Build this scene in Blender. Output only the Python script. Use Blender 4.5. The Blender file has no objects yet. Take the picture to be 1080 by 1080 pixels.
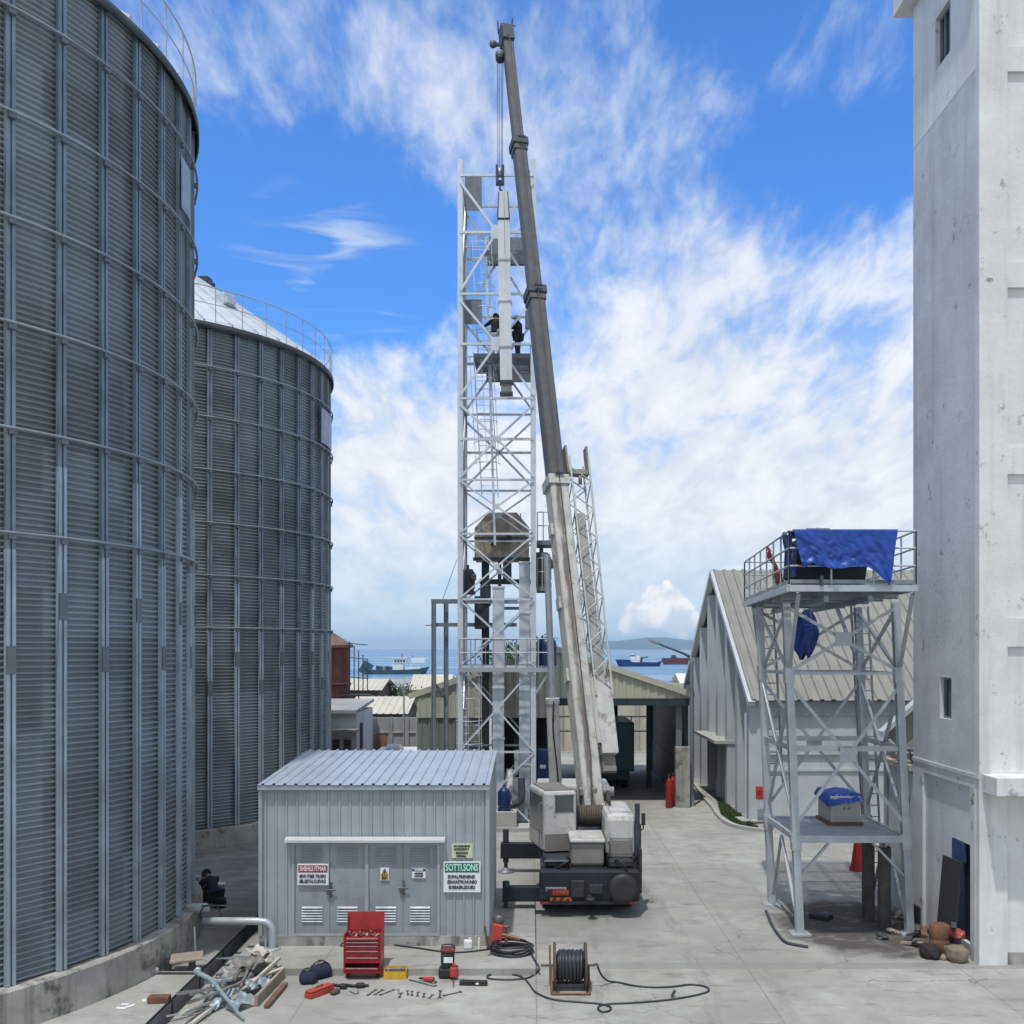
import bpy, bmesh, math, random
from mathutils import Vector, Matrix, Euler
R = math.radians
PI = math.pi
rnd = random.Random(7)
SC = bpy.context.scene
COL = SC.collection
F, H, CX, HY = 1100.0, 6.5, 560.0, 684.0

def P(x, y, Y):
    return Vector(((x - CX) * Y / F, Y, H - (y - HY) * Y / F))

def G(x, y, z=0.0):
    Y = (H - z) * F / (y - HY)
    return Vector(((x - CX) * Y / F, Y, z))

def ZY(y, Y):
    return H - (y - HY) * Y / F

def XX(x, Y):
    return (x - CX) * Y / F

# ------------------------------------------------------------------ materials
def mat(name, col, rough=0.6, metal=0.0, var=0.12, scale=2.0, bump=0.0, bscale=30.0,
        streak=0.0, sscale=6.0, spots=0.0, spotcol=(0.05, 0.045, 0.04), spotscale=1.5, spotcut=0.6,
        rust=0.0, emit=None):
    m = bpy.data.materials.new(name)
    m.use_nodes = True
    nt = m.node_tree
    b = nt.nodes['Principled BSDF']
    b.inputs['Roughness'].default_value = rough
    b.inputs['Metallic'].default_value = metal
    L = nt.links.new
    geo = nt.nodes.new('ShaderNodeNewGeometry')
    def noise(sc, detail=5, vec=None, rough=0.6):
        n = nt.nodes.new('ShaderNodeTexNoise')
        n.inputs['Scale'].default_value = sc
        n.inputs['Detail'].default_value = detail
        n.inputs['Roughness'].default_value = rough
        L(vec or geo.outputs['Position'], n.inputs['Vector'])
        return n.outputs['Fac']
    def ramp(v, a, c, lo=0.0, hi=1.0):
        r = nt.nodes.new('ShaderNodeMapRange')
        r.inputs[1].default_value = a; r.inputs[2].default_value = c
        r.inputs[3].default_value = lo; r.inputs[4].default_value = hi
        L(v, r.inputs[0]); return r.outputs[0]
    def mixc(fac, a, c, mode='MIX'):
        n = nt.nodes.new('ShaderNodeMix'); n.data_type = 'RGBA'; n.blend_type = mode
        if isinstance(fac, (int, float)): n.inputs[0].default_value = fac
        else: L(fac, n.inputs[0])
        for i, v in ((6, a), (7, c)):
            if isinstance(v, tuple): n.inputs[i].default_value = (*v[:3], 1)
            else: L(v, n.inputs[i])
        return n.outputs[2]
    cur = tuple(col)
    if var:
        v = ramp(noise(scale), 0.3, 0.7)
        cur = mixc(v, tuple(c * (1 - var) for c in col), tuple(min(1, c * (1 + var)) for c in col))
    if streak:
        mp = nt.nodes.new('ShaderNodeMapping')
        mp.inputs['Scale'].default_value = (sscale, sscale, sscale * 0.06)
        L(geo.outputs['Position'], mp.inputs['Vector'])
        s = ramp(noise(1.0, 6, mp.outputs[0]), 0.5, 0.75, 0, streak)
        cur = mixc(s, cur, tuple(c * 0.35 for c in col))
    if spots:
        s1 = ramp(noise(spotscale, 8, None, 0.7), spotcut, spotcut + 0.1, 0, spots)
        cur = mixc(s1, cur, spotcol)
    if rust:
        s2 = ramp(noise(4.0, 8, None, 0.75), 0.62 - rust * 0.2, 0.72 - rust * 0.2)
        cur = mixc(s2, cur, (0.16, 0.06, 0.025))
    if isinstance(cur, tuple): b.inputs['Base Color'].default_value = (*cur, 1)
    else: L(cur, b.inputs['Base Color'])
    rr = ramp(noise(scale * 2.3), 0.3, 0.7, max(0, rough - 0.1), min(1, rough + 0.1))
    L(rr, b.inputs['Roughness'])
    if bump:
        bp = nt.nodes.new('ShaderNodeBump'); bp.inputs['Strength'].default_value = bump
        bp.inputs['Distance'].default_value = 0.02
        L(noise(bscale, 6), bp.inputs['Height']); L(bp.outputs[0], b.inputs['Normal'])
    if emit:
        b.inputs['Emission Color'].default_value = (*emit[0], 1)
        b.inputs['Emission Strength'].default_value = emit[1]
    return m

M = {}
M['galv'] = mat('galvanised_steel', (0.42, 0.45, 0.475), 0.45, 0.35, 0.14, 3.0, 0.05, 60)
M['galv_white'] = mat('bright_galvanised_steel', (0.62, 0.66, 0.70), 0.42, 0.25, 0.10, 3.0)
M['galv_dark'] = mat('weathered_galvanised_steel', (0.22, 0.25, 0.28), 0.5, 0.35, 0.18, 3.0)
M['stiff_dark'] = mat('weathered_silo_stiffener', (0.20, 0.25, 0.28), 0.5, 0.35, 0.25, 1.5, streak=0.25)
M['stiff_light'] = mat('newer_silo_stiffener', (0.35, 0.42, 0.465), 0.45, 0.35, 0.2, 1.5, streak=0.25)
M['ring_galv'] = mat('grey_ring_steel', (0.26, 0.30, 0.325), 0.5, 0.35, 0.15, 3)
M['splice'] = mat('dull_splice_plate', (0.15, 0.18, 0.20), 0.6, 0.3)
M['cone'] = mat('silo_roof_sheet', (0.58, 0.62, 0.66), 0.5, 0.25, 0.1, 1.5, streak=0.2)
M['conc_plinth'] = mat('stained_concrete_ring', (0.36, 0.35, 0.31), 0.9, 0, 0.25, 1.2, 0.4, 25, streak=1.0, sscale=3.2, spots=0.75, spotcol=(0.07, 0.062, 0.05), spotscale=1.6, spotcut=0.52)
M['conc'] = mat('plain_concrete', (0.40, 0.40, 0.37), 0.9, 0, 0.15, 1.5, 0.3, 30, spots=0.4, spotcol=(0.14, 0.13, 0.11), spotscale=0.9)
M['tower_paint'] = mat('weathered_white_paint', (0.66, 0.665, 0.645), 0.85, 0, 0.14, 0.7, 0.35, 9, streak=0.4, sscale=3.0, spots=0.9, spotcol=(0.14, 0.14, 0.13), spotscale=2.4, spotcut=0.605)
M['tower_side'] = mat('shade_tinted_white_paint', (0.56, 0.58, 0.595), 0.9, 0, 0.16, 0.7, 0.35, 9, streak=0.32, sscale=2.2, spots=0.9, spotcol=(0.12, 0.125, 0.13), spotscale=2.1, spotcut=0.61)  # same white paint, darkened and blued to imitate the shaded side
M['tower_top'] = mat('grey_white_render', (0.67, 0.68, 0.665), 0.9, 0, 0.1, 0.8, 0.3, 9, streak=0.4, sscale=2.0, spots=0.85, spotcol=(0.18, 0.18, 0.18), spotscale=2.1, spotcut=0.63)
M['shed_wall'] = mat('grey_wall_sheet', (0.33, 0.365, 0.385), 0.45, 0.1, 0.10, 1.5, streak=0.28, sscale=4, spots=.35, spotcol=(.20, .20, .19), spotscale=2.2, spotcut=.64)
M['shed_roof'] = mat('pale_blue_roof_sheet', (0.42, 0.465, 0.52), 0.4, 0.2, 0.10, 1.2, streak=0.12)
M['shed_door'] = mat('grey_door_paint', (0.28, 0.315, 0.335), 0.45, 0.1, 0.14, 1.2, streak=.3, sscale=5, spots=0.5, spotcol=(0.17, 0.17, 0.18), spotscale=1.8, spotcut=.57)
M['shed_trim'] = mat('pale_metal_trim', (0.52, 0.53, 0.52), 0.5, 0.1, 0.06)
M['dark_gap'] = mat('dark_recess', (0.02, 0.022, 0.025), 0.8)
M['white'] = mat('white_paint', (0.72, 0.73, 0.72), 0.5, 0, 0.06, 2)
M['black'] = mat('black_rubber', (0.02, 0.02, 0.022), 0.6, 0, 0.2, 4)
M['cable'] = mat('black_cable_sheath', (0.028, 0.032, 0.04), 0.45, 0, 0.2, 12)
M['navy'] = mat('dark_navy_paint', (0.009, 0.014, 0.022), 0.6, 0.0, 0.3, 3, spots=0.35, spotcol=(0.06, 0.055, 0.05), spotscale=3)
M['navy2'] = mat('navy_plastic', (0.012, 0.03, 0.10), 0.4, 0, 0.15, 3)
M['chassis'] = mat('dirty_dark_chassis', (0.032, 0.035, 0.04), 0.6, 0.2, 0.35, 3, spots=0.6, spotcol=(0.12, 0.11, 0.10), spotscale=2.6, spotcut=0.57)
M['crane_white'] = mat('worn_cream_crane_paint', (0.50, 0.49, 0.44), 0.5, 0.05, 0.14, 2, streak=0.6, sscale=6, spots=0.7, spotcol=(0.15, 0.12, 0.09), spotscale=3.5, spotcut=0.56)
M['crane_body'] = mat('off_white_crane_paint', (0.50, 0.50, 0.465), 0.42, 0.05, 0.12, 2, streak=0.4, sscale=4, spots=0.7, spotcol=(0.17, 0.15, 0.12), spotscale=2.8, spotcut=0.55)
M['boom_grey'] = mat('weathered_dark_boom_paint', (0.095, 0.095, 0.092), 0.5, 0.2, 0.18, 3, streak=0.4, sscale=7)
M['counter'] = mat('grey_counterweight_paint', (0.22, 0.205, 0.185), 0.6, 0, 0.12, 2, spots=0.4, spotcol=(0.13, 0.12, 0.11), spotscale=3)
M['rusty'] = mat('rusty_steel', (0.17, 0.085, 0.05), 0.8, 0.1, 0.35, 6, 0.2, 40)
M['rust_red'] = mat('rust_red_sheet', (0.13, 0.035, 0.028), 0.7, 0.05, 0.25, 1.5, streak=0.5, sscale=3, spots=.6, spotcol=(.06, .035, .03), spotscale=3, spotcut=.54)
M['red'] = mat('red_enamel', (0.30, 0.014, 0.018), 0.38, 0.05, 0.2, 4, spots=.5, spotcol=(.12, .03, .03), spotscale=6, spotcut=.58)
M['red2'] = mat('faded_red_paint', (0.40, 0.05, 0.035), 0.5, 0, 0.2, 5, spots=0.4, spotcol=(0.1, 0.03, 0.03), spotscale=6)
M['yellow'] = mat('yellow_plastic', (0.55, 0.34, 0.02), 0.5, 0, 0.2, 6, spots=.5, spotcol=(.25, .17, .06), spotscale=7, spotcut=.58)
M['chrome'] = mat('bright_tool_steel', (0.42, 0.43, 0.45), 0.3, 0.8, 0.1, 8)
M['tool'] = mat('dull_tool_steel', (0.13, 0.13, 0.135), 0.45, 0.6, 0.3, 12)
M['glass'] = mat('dark_window_glass', (0.03, 0.04, 0.045), 0.12, 0.0, 0.2, 1)
M['cabglass'] = mat('grey_cab_glass', (0.07, 0.085, 0.085), 0.15, 0.0, 0.3, 2)
M['tarp'] = mat('blue_tarpaulin', (0.008, 0.05, 0.30), 0.42, 0, 0.22, 3, 0.5, 9, spots=.3, spotcol=(.03, .09, .34), spotscale=5, spotcut=.56)
M['tarp_dark'] = mat('dark_blue_tarpaulin', (0.008, 0.035, 0.19), 0.5, 0, 0.15, 2.5, 0.15, 20)
M['box_grey'] = mat('dull_metal_box', (0.42, 0.41, 0.38), 0.55, 0.15, 0.08, 2, spots=0.4, spotcol=(0.2, 0.18, 0.15), spotscale=2.4)
M['hall_roof'] = mat('cream_green_sheet', (0.47, 0.48, 0.36), 0.55, 0.05, 0.08, 1.2, streak=0.12, sscale=3)
M['hall_wall'] = mat('grey_green_shutter', (0.20, 0.225, 0.19), 0.6, 0.05, 0.1, 1.5, streak=0.2, sscale=3)
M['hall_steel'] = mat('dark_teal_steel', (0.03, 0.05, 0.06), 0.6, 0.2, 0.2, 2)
M['pillar'] = mat('grey_blue_column', (0.18, 0.21, 0.22), 0.7, 0.1, 0.15, 2)
M['teal'] = mat('teal_truck_paint', (0.015, 0.075, 0.085), 0.5, 0.1, 0.15, 2)
M['wh_wall'] = mat('grey_white_warehouse_wall', (0.47, 0.50, 0.52), 0.85, 0, 0.09, 0.8, 0.2, 14, streak=0.3, sscale=1.5, spots=0.4, spotcol=(0.16, 0.16, 0.15), spotscale=1.2, spotcut=0.64)
M['wh_roof'] = mat('beige_grey_roof_sheet', (0.235, 0.235, 0.20), 0.55, 0.1, 0.14, 0.6, streak=0.25, sscale=2)
M['annex_wall'] = mat('dirty_white_wall', (0.52, 0.54, 0.55), 0.9, 0, 0.1, 0.8, 0.25, 14, streak=0.35, sscale=1.6, spots=0.6, spotcol=(0.12, 0.12, 0.11), spotscale=1.3, spotcut=0.62)
M['hopper'] = mat('stained_brown_bin_sheet', (0.36, 0.315, 0.23), 0.7, 0.1, 0.2, 1.6, streak=0.6, sscale=2.5)
M['hill'] = mat('far_hillside', (0.05, 0.075, 0.05), 0.95, 0, 0.3, 0.004)
M['blockwall'] = mat('grey_block_wall', (0.34, 0.345, 0.335), 0.9, 0, 0.15, 1.5, 0.4, 8, streak=0.4, sscale=1.5)
M['cream'] = mat('cream_sheet_roof', (0.52, 0.49, 0.39), 0.6, 0, 0.1, 0.5, streak=0.2, sscale=1.5)
M['town_wall'] = mat('dull_house_wall', (0.42, 0.39, 0.35), 0.9, 0, 0.15, 0.5, streak=0.4, sscale=1)
M['town_dark'] = mat('dark_brown_house_wall', (0.07, 0.055, 0.05), 0.9, 0, 0.2, 0.5)
M['town_roof'] = mat('grey_tin_roof', (0.34, 0.34, 0.33), 0.6, 0.1, 0.2, 0.4, rust=0.2)
M['bark'] = mat('tree_bark', (0.08, 0.06, 0.045), 0.95)
M['leaf'] = mat('dark_green_leaves', (0.045, 0.075, 0.025), 0.7, 0, 0.5, 0.8)
M['leaf2'] = mat('mid_green_leaves', (0.07, 0.11, 0.035), 0.7, 0, 0.5, 0.8)
M['grass'] = mat('short_grass', (0.05, 0.085, 0.025), 0.9, 0, 0.4, 3)
M['skin'] = mat('skin', (0.26, 0.15, 0.10), 0.6, 0, 0.05, 5)
M['navy_cloth'] = mat('navy_cloth', (0.014, 0.022, 0.05), 0.9, 0, 0.15, 5)
M['black_cloth'] = mat('black_cloth', (0.012, 0.013, 0.018), 0.9, 0, 0.15, 5)
M['pale_cloth'] = mat('pale_grey_cloth', (0.42, 0.44, 0.46), 0.9, 0, 0.1, 5)
M['dark_trouser'] = mat('dark_brown_cloth', (0.025, 0.02, 0.02), 0.9, 0, 0.15, 5)
M['red_cloth'] = mat('faded_red_cloth', (0.30, 0.055, 0.05), 0.9, 0, 0.2, 5, spots=0.6, spotcol=(0.55, 0.45, 0.42), spotscale=6, spotcut=0.58)
M['wood'] = mat('grey_board', (0.28, 0.24, 0.18), 0.85, 0, 0.2, 3, streak=0.2)
M['brick'] = mat('brown_block', (0.15, 0.07, 0.045), 0.9, 0, 0.2, 10)
M['sand'] = mat('sandy_rubble', (0.30, 0.27, 0.21), 0.95, 0, 0.3, 4, 0.6, 20)
M['sign_white'] = mat('white_sign_board', (0.72, 0.74, 0.78), 0.5, 0, 0.04, 4)
M['sign_lilac'] = mat('faded_lilac_board', (0.33, 0.36, 0.46), 0.5, 0, 0.25, 3)
M['sign_red'] = mat('dark_red_sign_panel', (0.27, 0.025, 0.045), 0.5, 0, 0.05, 4)
M['sign_green'] = mat('green_sign_panel', (0.015, 0.14, 0.085), 0.5, 0, 0.05, 4)
M['sign_yellow'] = mat('yellow_sticker', (0.62, 0.50, 0.06), 0.5, 0, 0.05, 4)
M['sign_cream'] = mat('cream_green_notice', (0.52, 0.58, 0.36), 0.6, 0, 0.1, 12)
M['sign_blue'] = mat('navy_sticker', (0.03, 0.05, 0.16), 0.5, 0, 0.05, 4)
M['ink'] = mat('dark_lettering', (0.035, 0.035, 0.06), 0.7, 0, 0)
M['ink_white'] = mat('pale_lettering', (0.70, 0.62, 0.64), 0.7, 0, 0)
M['ink_mint'] = mat('mint_lettering', (0.50, 0.78, 0.66), 0.7, 0, 0)
M['orange'] = mat('orange_stripe', (0.62, 0.25, 0.03), 0.5, 0, 0.05)
M['tail_red'] = mat('red_reflector', (0.30, 0.02, 0.015), 0.3, 0, 0.1)
M['hull_teal'] = mat('dull_teal_hull', (0.03, 0.085, 0.115), 0.6, 0, 0.15, 0.3)
M['hull_blue'] = mat('blue_hull', (0.012, 0.035, 0.16), 0.5, 0, 0.1, 0.3)
M['hull_red'] = mat('red_oxide_hull', (0.17, 0.045, 0.035), 0.6, 0, 0.2, 0.3)
M['ship_dark'] = mat('dark_deck_gear', (0.05, 0.05, 0.05), 0.7)
M['scrap_a'] = mat('grey_scrap_steel', (0.24, 0.23, 0.21), 0.6, 0.3, 0.3, 4, rust=0.15)
M['scrap_b'] = mat('pale_blue_scrap_sheet', (0.25, 0.31, 0.34), 0.5, 0.2, 0.15, 3)
M['scrap_c'] = mat('pale_scrap_board', (0.48, 0.45, 0.38), 0.8, 0, 0.2, 3)
M['dark_steel'] = mat('dark_steel', (0.055, 0.065, 0.075), 0.55, 0.2, 0.3, 2)
M['mesh_panel'] = mat('grey_mesh_infill', (0.17, 0.19, 0.21), 0.6, 0.2, 0.15, 8)

# ------------------------------------------------------------------ mesh builder
LOC = {}
def wl(o):
    return LOC.get(o.name, Vector((0, 0, 0))) if o else Vector((0, 0, 0))

class MB:
    def __init__(s):
        s.v = []; s.f = []; s.sm = []; s.mi = []; s.cur = 0
    def add(s, vs, fs, smooth=False):
        n = len(s.v)
        s.v += [tuple(v) for v in vs]
        for f in fs:
            s.f.append(tuple(i + n for i in f)); s.sm.append(smooth); s.mi.append(s.cur)
        return s
    def slot(s, i):
        s.cur = i; return s
    def bx(s, x0, x1, y0, y1, z0, z1, bev=0, mtx=None):
        if bev:
            bm = bmesh.new(); bmesh.ops.create_cube(bm, size=1)
            for v in bm.verts:
                v.co = Vector(((x0 + x1) / 2 + v.co.x * (x1 - x0), (y0 + y1) / 2 + v.co.y * (y1 - y0), (z0 + z1) / 2 + v.co.z * (z1 - z0)))
            bmesh.ops.bevel(bm, geom=bm.edges[:], offset=bev, segments=2, affect='EDGES', profile=0.5)
            bm.verts.index_update()
            vs = [v.co.copy() for v in bm.verts]; fs = [[v.index for v in f.verts] for f in bm.faces]
            bm.free()
        else:
            vs = [Vector(p) for p in ((x0, y0, z0), (x1, y0, z0), (x1, y1, z0), (x0, y1, z0), (x0, y0, z1), (x1, y0, z1), (x1, y1, z1), (x0, y1, z1))]
            fs = [(3, 2, 1, 0), (4, 5, 6, 7), (0, 1, 5, 4), (1, 2, 6, 5), (2, 3, 7, 6), (3, 0, 4, 7)]
        if mtx is not None: vs = [mtx @ v for v in vs]
        return s.add(vs, fs)
    def box(s, c, size, rot=(0, 0, 0), bev=0):
        m = Matrix.Translation(Vector(c)) @ Euler(rot).to_matrix().to_4x4()
        a, b, d = (k / 2 for k in size)
        return s.bx(-a, a, -b, b, -d, d, bev, m)
    def frame(s, p, q, up):
        p, q = Vector(p), Vector(q); d = (q - p).normalized(); up = Vector(up)
        if abs(d.dot(up.normalized())) > 0.98: up = Vector((0, 1, 0)) if abs(d.y) < 0.9 else Vector((1, 0, 0))
        sx = d.cross(up).normalized(); return p, q, d, sx, sx.cross(d).normalized()
    def bar(s, p, q, w, h=None, up=(0, 0, 1), off=(0, 0), taper=1.0):
        h = h or w
        p, q, d, a, b = s.frame(p, q, up)
        vs = []
        for e, k in ((p, 1.0), (q, taper)):
            for i, j in ((-1, -1), (1, -1), (1, 1), (-1, 1)):
                vs.append(e + a * (i * w / 2 * k + off[0]) + b * (j * h / 2 * k + off[1]))
        return s.add(vs, [(3, 2, 1, 0), (4, 5, 6, 7), (0, 1, 5, 4), (1, 2, 6, 5), (2, 3, 7, 6), (3, 0, 4, 7)])
    def ang(s, p, q, w, t=0.012, up=(0, 1, 0)):
        s.bar(p, q, w, t, up, (0, 0))
        return s.bar(p, q, t, w - t, up, (-w / 2 + t / 2, (w) / 2 ))
    def tube(s, p, q, r, r2=None, n=10, caps=True, smooth=True):
        r2 = r if r2 is None else r2
        p, q, d, a, b = s.frame(p, q, (0, 0, 1))
        vs = []
        for e, rr in ((p, r), (q, r2)):
            for i in range(n):
                t = 2 * PI * i / n
                vs.append(e + a * rr * math.cos(t) + b * rr * math.sin(t))
        s.add(vs, [(i, (i + 1) % n, n + (i + 1) % n, n + i) for i in range(n)], smooth)
        if caps: s.add(vs, [tuple(range(n - 1, -1, -1)), tuple(range(n, 2 * n))])
        return s
    def path(s, pts, r, n=8, closed=False):
        pts = [Vector(p) for p in pts]; k = len(pts); vs = []; a = None
        for i, p in enumerate(pts):
            if closed: d = (pts[(i + 1) % k] - pts[i - 1])
            else: d = pts[min(i + 1, k - 1)] - pts[max(i - 1, 0)]
            d.normalize()
            if a is None:
                up = Vector((0, 0, 1)) if abs(d.z) < 0.9 else Vector((1, 0, 0))
                a = d.cross(up).normalized()
            else: a = (a - d * a.dot(d)).normalized()
            b = d.cross(a)
            rr = r[i] if isinstance(r, (list, tuple)) else r
            for j in range(n):
                t = 2 * PI * j / n; vs.append(p + a * rr * math.cos(t) + b * rr * math.sin(t))
        fs = []
        for i in range(k if closed else k - 1):
            i2 = (i + 1) % k
            for j in range(n): fs.append((i * n + j, i * n + (j + 1) % n, i2 * n + (j + 1) % n, i2 * n + j))
        s.add(vs, fs, True)
        if not closed: s.add(vs, [tuple(range(n - 1, -1, -1)), tuple(range((k - 1) * n, k * n))])
        return s
    def lathe(s, prof, c, n=24, axis='Z', smooth=True, caps=True, a0=0, a1=2 * PI):
        c = Vector(c); vs = []; full = abs(a1 - a0 - 2 * PI) < 1e-6
        m = n if full else n + 1
        for r, z in prof:
            for i in range(m):
                t = a0 + (a1 - a0) * i / n; x, y = r * math.cos(t), r * math.sin(t)
                vs.append(c + (Vector((x, y, z)) if axis == 'Z' else Vector((z, x, y)) if axis == 'X' else Vector((y, z, x))))
        fs = []
        for k in range(len(prof) - 1):
            for i in range(n):
                j = (i + 1) % m
                fs.append((k * m + i, k * m + j, (k + 1) * m + j, (k + 1) * m + i))
        s.add(vs, fs, smooth)
        if caps and full:
            if prof[0][0] > 1e-4: s.add(vs[:m], [tuple(range(m - 1, -1, -1))])
            if prof[-1][0] > 1e-4: s.add(vs[-m:], [tuple(range(m))])
        return s
    def prism(s, poly, vec):
        n = len(poly); poly = [Vector(p) for p in poly]; vec = Vector(vec)
        vs = poly + [p + vec for p in poly]
        return s.add(vs, [tuple(range(n - 1, -1, -1)), tuple(range(n, 2 * n))] + [(i, (i + 1) % n, n + (i + 1) % n, n + i) for i in range(n)])
    def grid(s, fn, nu, nv, smooth=True):
        vs = [fn(i / nu, j / nv) for j in range(nv + 1) for i in range(nu + 1)]
        m = nu + 1
        return s.add(vs, [(j * m + i, j * m + i + 1, (j + 1) * m + i + 1, (j + 1) * m + i) for j in range(nv) for i in range(nu)], smooth)
    def sheet(s, o, u, v, nrm, pitch=0.25, rib=0.04, h=0.03, thick=0.0):
        """ribbed sheet: origin o, width vector u (across the ribs), length vector v (along them), nrm outward"""
        o, u, v, nrm = Vector(o), Vector(u), Vector(v), Vector(nrm).normalized()
        W = u.length; ud = u.normalized(); xs = [(0, 0)]
        k = max(1, round(W / pitch)); pt = W / k
        for i in range(k):
            c = (i + 0.5) * pt
            xs += [(c - rib, 0), (c - rib * 0.55, h), (c + rib * 0.55, h), (c + rib, 0)]
        xs.append((W, 0)); vs = []
        for x, hh in xs:
            vs += [o + ud * x + nrm * hh, o + ud * x + nrm * hh + v]
        return s.add(vs, [(2 * i, 2 * i + 2, 2 * i + 3, 2 * i + 1) for i in range(len(xs) - 1)])
    def build(s, name, m, parent=None, loc=None):
        me = bpy.data.meshes.new(name)
        o = bpy.data.objects.new(name, me); COL.objects.link(o)
        if parent:
            o.parent = parent; base = wl(parent); LOC[o.name] = base
        else:
            if loc is None:
                n = len(s.v); zs = min(v[2] for v in s.v)
                loc = (sum(v[0] for v in s.v) / n, sum(v[1] for v in s.v) / n, zs)
            base = Vector(loc); o.location = base; LOC[o.name] = base
        me.from_pydata([(v[0] - base.x, v[1] - base.y, v[2] - base.z) for v in s.v], [], s.f)
        for mm in (m if isinstance(m, (list, tuple)) else [m]): me.materials.append(M[mm] if isinstance(mm, str) else mm)
        me.polygons.foreach_set('use_smooth', s.sm); me.polygons.foreach_set('material_index', s.mi)
        bm = bmesh.new(); bm.from_mesh(me)
        if len(bm.faces) < 60000: bmesh.ops.recalc_face_normals(bm, faces=bm.faces[:])
        bm.to_mesh(me); bm.free(); me.update()
        return o

def tag(o, label=None, cat=None, group=None, kind=None):
    if label: o['label'] = label
    if cat: o['category'] = cat
    if group: o['group'] = group
    if kind: o['kind'] = kind
    return o

def thing(name, loc, label, cat, group=None):
    o = bpy.data.objects.new(name, None); COL.objects.link(o)
    o.location = loc; LOC[o.name] = Vector(loc); o.empty_display_size = 0.3
    return tag(o, label, cat, group)

def copy_tree(o, parent=None):
    c = o.copy(); COL.objects.link(c)
    if parent: c.parent = parent
    for ch in list(o.children): copy_tree(ch, c)
    return c

def text(body, size, loc, m, parent, name='lettering', rot=(PI / 2, 0, 0), width=None, depth=0.002, bold=0.0):
    cu = bpy.data.curves.new('txt', 'FONT'); cu.body = body; cu.size = size
    cu.align_x = 'CENTER'; cu.align_y = 'CENTER'; cu.extrude = depth; cu.offset = bold; cu.resolution_u = 3
    t = bpy.data.objects.new('txt', cu); COL.objects.link(t)
    bpy.context.view_layer.update()
    me = bpy.data.meshes.new_from_object(t.evaluated_get(bpy.context.evaluated_depsgraph_get()))
    bpy.data.objects.remove(t)
    xs = [v.co.x for v in me.vertices]; w = max(xs) - min(xs)
    mt = Matrix.Translation(Vector(loc) - wl(parent)) @ Euler(rot).to_matrix().to_4x4()
    if width: mt = mt @ Matrix.Diagonal((width / w, 1, 1, 1))
    me.transform(mt); me.materials.clear(); me.materials.append(M[m]); me.name = name
    o = bpy.data.objects.new(name, me); COL.objects.link(o); o.parent = parent
    return o

def smooth_pts(pts, k=6):
    """Catmull-Rom through points"""
    pts = [Vector(p) for p in pts]; out = []
    for i in range(len(pts) - 1):
        p0 = pts[max(i - 1, 0)]; p1 = pts[i]; p2 = pts[i + 1]; p3 = pts[min(i + 2, len(pts) - 1)]
        for j in range(k):
            t = j / k
            out.append(0.5 * ((2 * p1) + (p2 - p0) * t + (2 * p0 - 5 * p1 + 4 * p2 - p3) * t * t + (3 * p1 - p0 - 3 * p2 + p3) * t ** 3))
    out.append(pts[-1]); return out
# ------------------------------------------------------------------ camera, sky, sun
cam = bpy.data.cameras.new('camera'); camo = bpy.data.objects.new('camera', cam); COL.objects.link(camo)
camo.location = (0, 0, H); camo.rotation_euler = (PI / 2, 0, 0)
cam.sensor_width = 36; cam.lens = 36 * F / 1080; cam.shift_x = -20 / 1080; cam.shift_y = 144 / 1080
cam.clip_start = 0.5; cam.clip_end = 90000
SC.camera = camo
SC.view_settings.view_transform = 'Standard'; SC.view_settings.look = 'None'
SC.view_settings.exposure = 0.0; SC.view_settings.gamma = 1

SUN_EL, SUN_AZ = 70.0, 202.0          # azimuth clockwise from +Y (the view direction)
sd = Vector((math.sin(R(SUN_AZ)) * math.cos(R(SUN_EL)), math.cos(R(SUN_AZ)) * math.cos(R(SUN_EL)), math.sin(R(SUN_EL))))
sl = bpy.data.lights.new('sun', 'SUN'); sl.energy = 2.9; sl.angle = R(1.2); sl.color = (1, 0.968, 0.925)
so = bpy.data.objects.new('sun', sl); COL.objects.link(so)
so.rotation_euler = (-sd).to_track_quat('-Z', 'Y').to_euler(); so.location = (0, 0, 60)

W = bpy.data.worlds.new('World'); SC.world = W; W.use_nodes = True
nt = W.node_tree; L = nt.links.new
bg = nt.nodes['Background']; bg.inputs[1].default_value = 0.1
sky = nt.nodes.new('ShaderNodeTexSky'); sky.sky_type = 'NISHITA'; sky.sun_disc = False
sky.sun_elevation = R(SUN_EL); sky.sun_rotation = R(SUN_AZ); sky.air_density = 1.0; sky.dust_density = 0.6; sky.ozone_density = 3.0
tc = nt.nodes.new('ShaderNodeTexCoord')
def wmath(op, a, b=None, c=None, clamp=False):
    n = nt.nodes.new('ShaderNodeMath'); n.operation = op; n.use_clamp = clamp
    for i, v in enumerate((a, b, c)):
        if v is None: continue
        if isinstance(v, (int, float)): n.inputs[i].default_value = v
        else: L(v, n.inputs[i])
    return n.outputs[0]
def wsm(v, a, b, lo=0, hi=1):
    n = nt.nodes.new('ShaderNodeMapRange'); n.interpolation_type = 'SMOOTHSTEP'
    for i, k in ((1, a), (2, b), (3, lo), (4, hi)): n.inputs[i].default_value = k
    L(v, n.inputs[0]); return n.outputs[0]
def wmix(f, a, b, mode='MIX'):
    n = nt.nodes.new('ShaderNodeMix'); n.data_type = 'RGBA'; n.blend_type = mode
    if isinstance(f, (int, float)): n.inputs[0].default_value = f
    else: L(f, n.inputs[0])
    for i, v in ((6, a), (7, b)):
        if isinstance(v, tuple): n.inputs[i].default_value = (*v, 1)
        else: L(v, n.inputs[i])
    return n.outputs[2]
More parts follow.
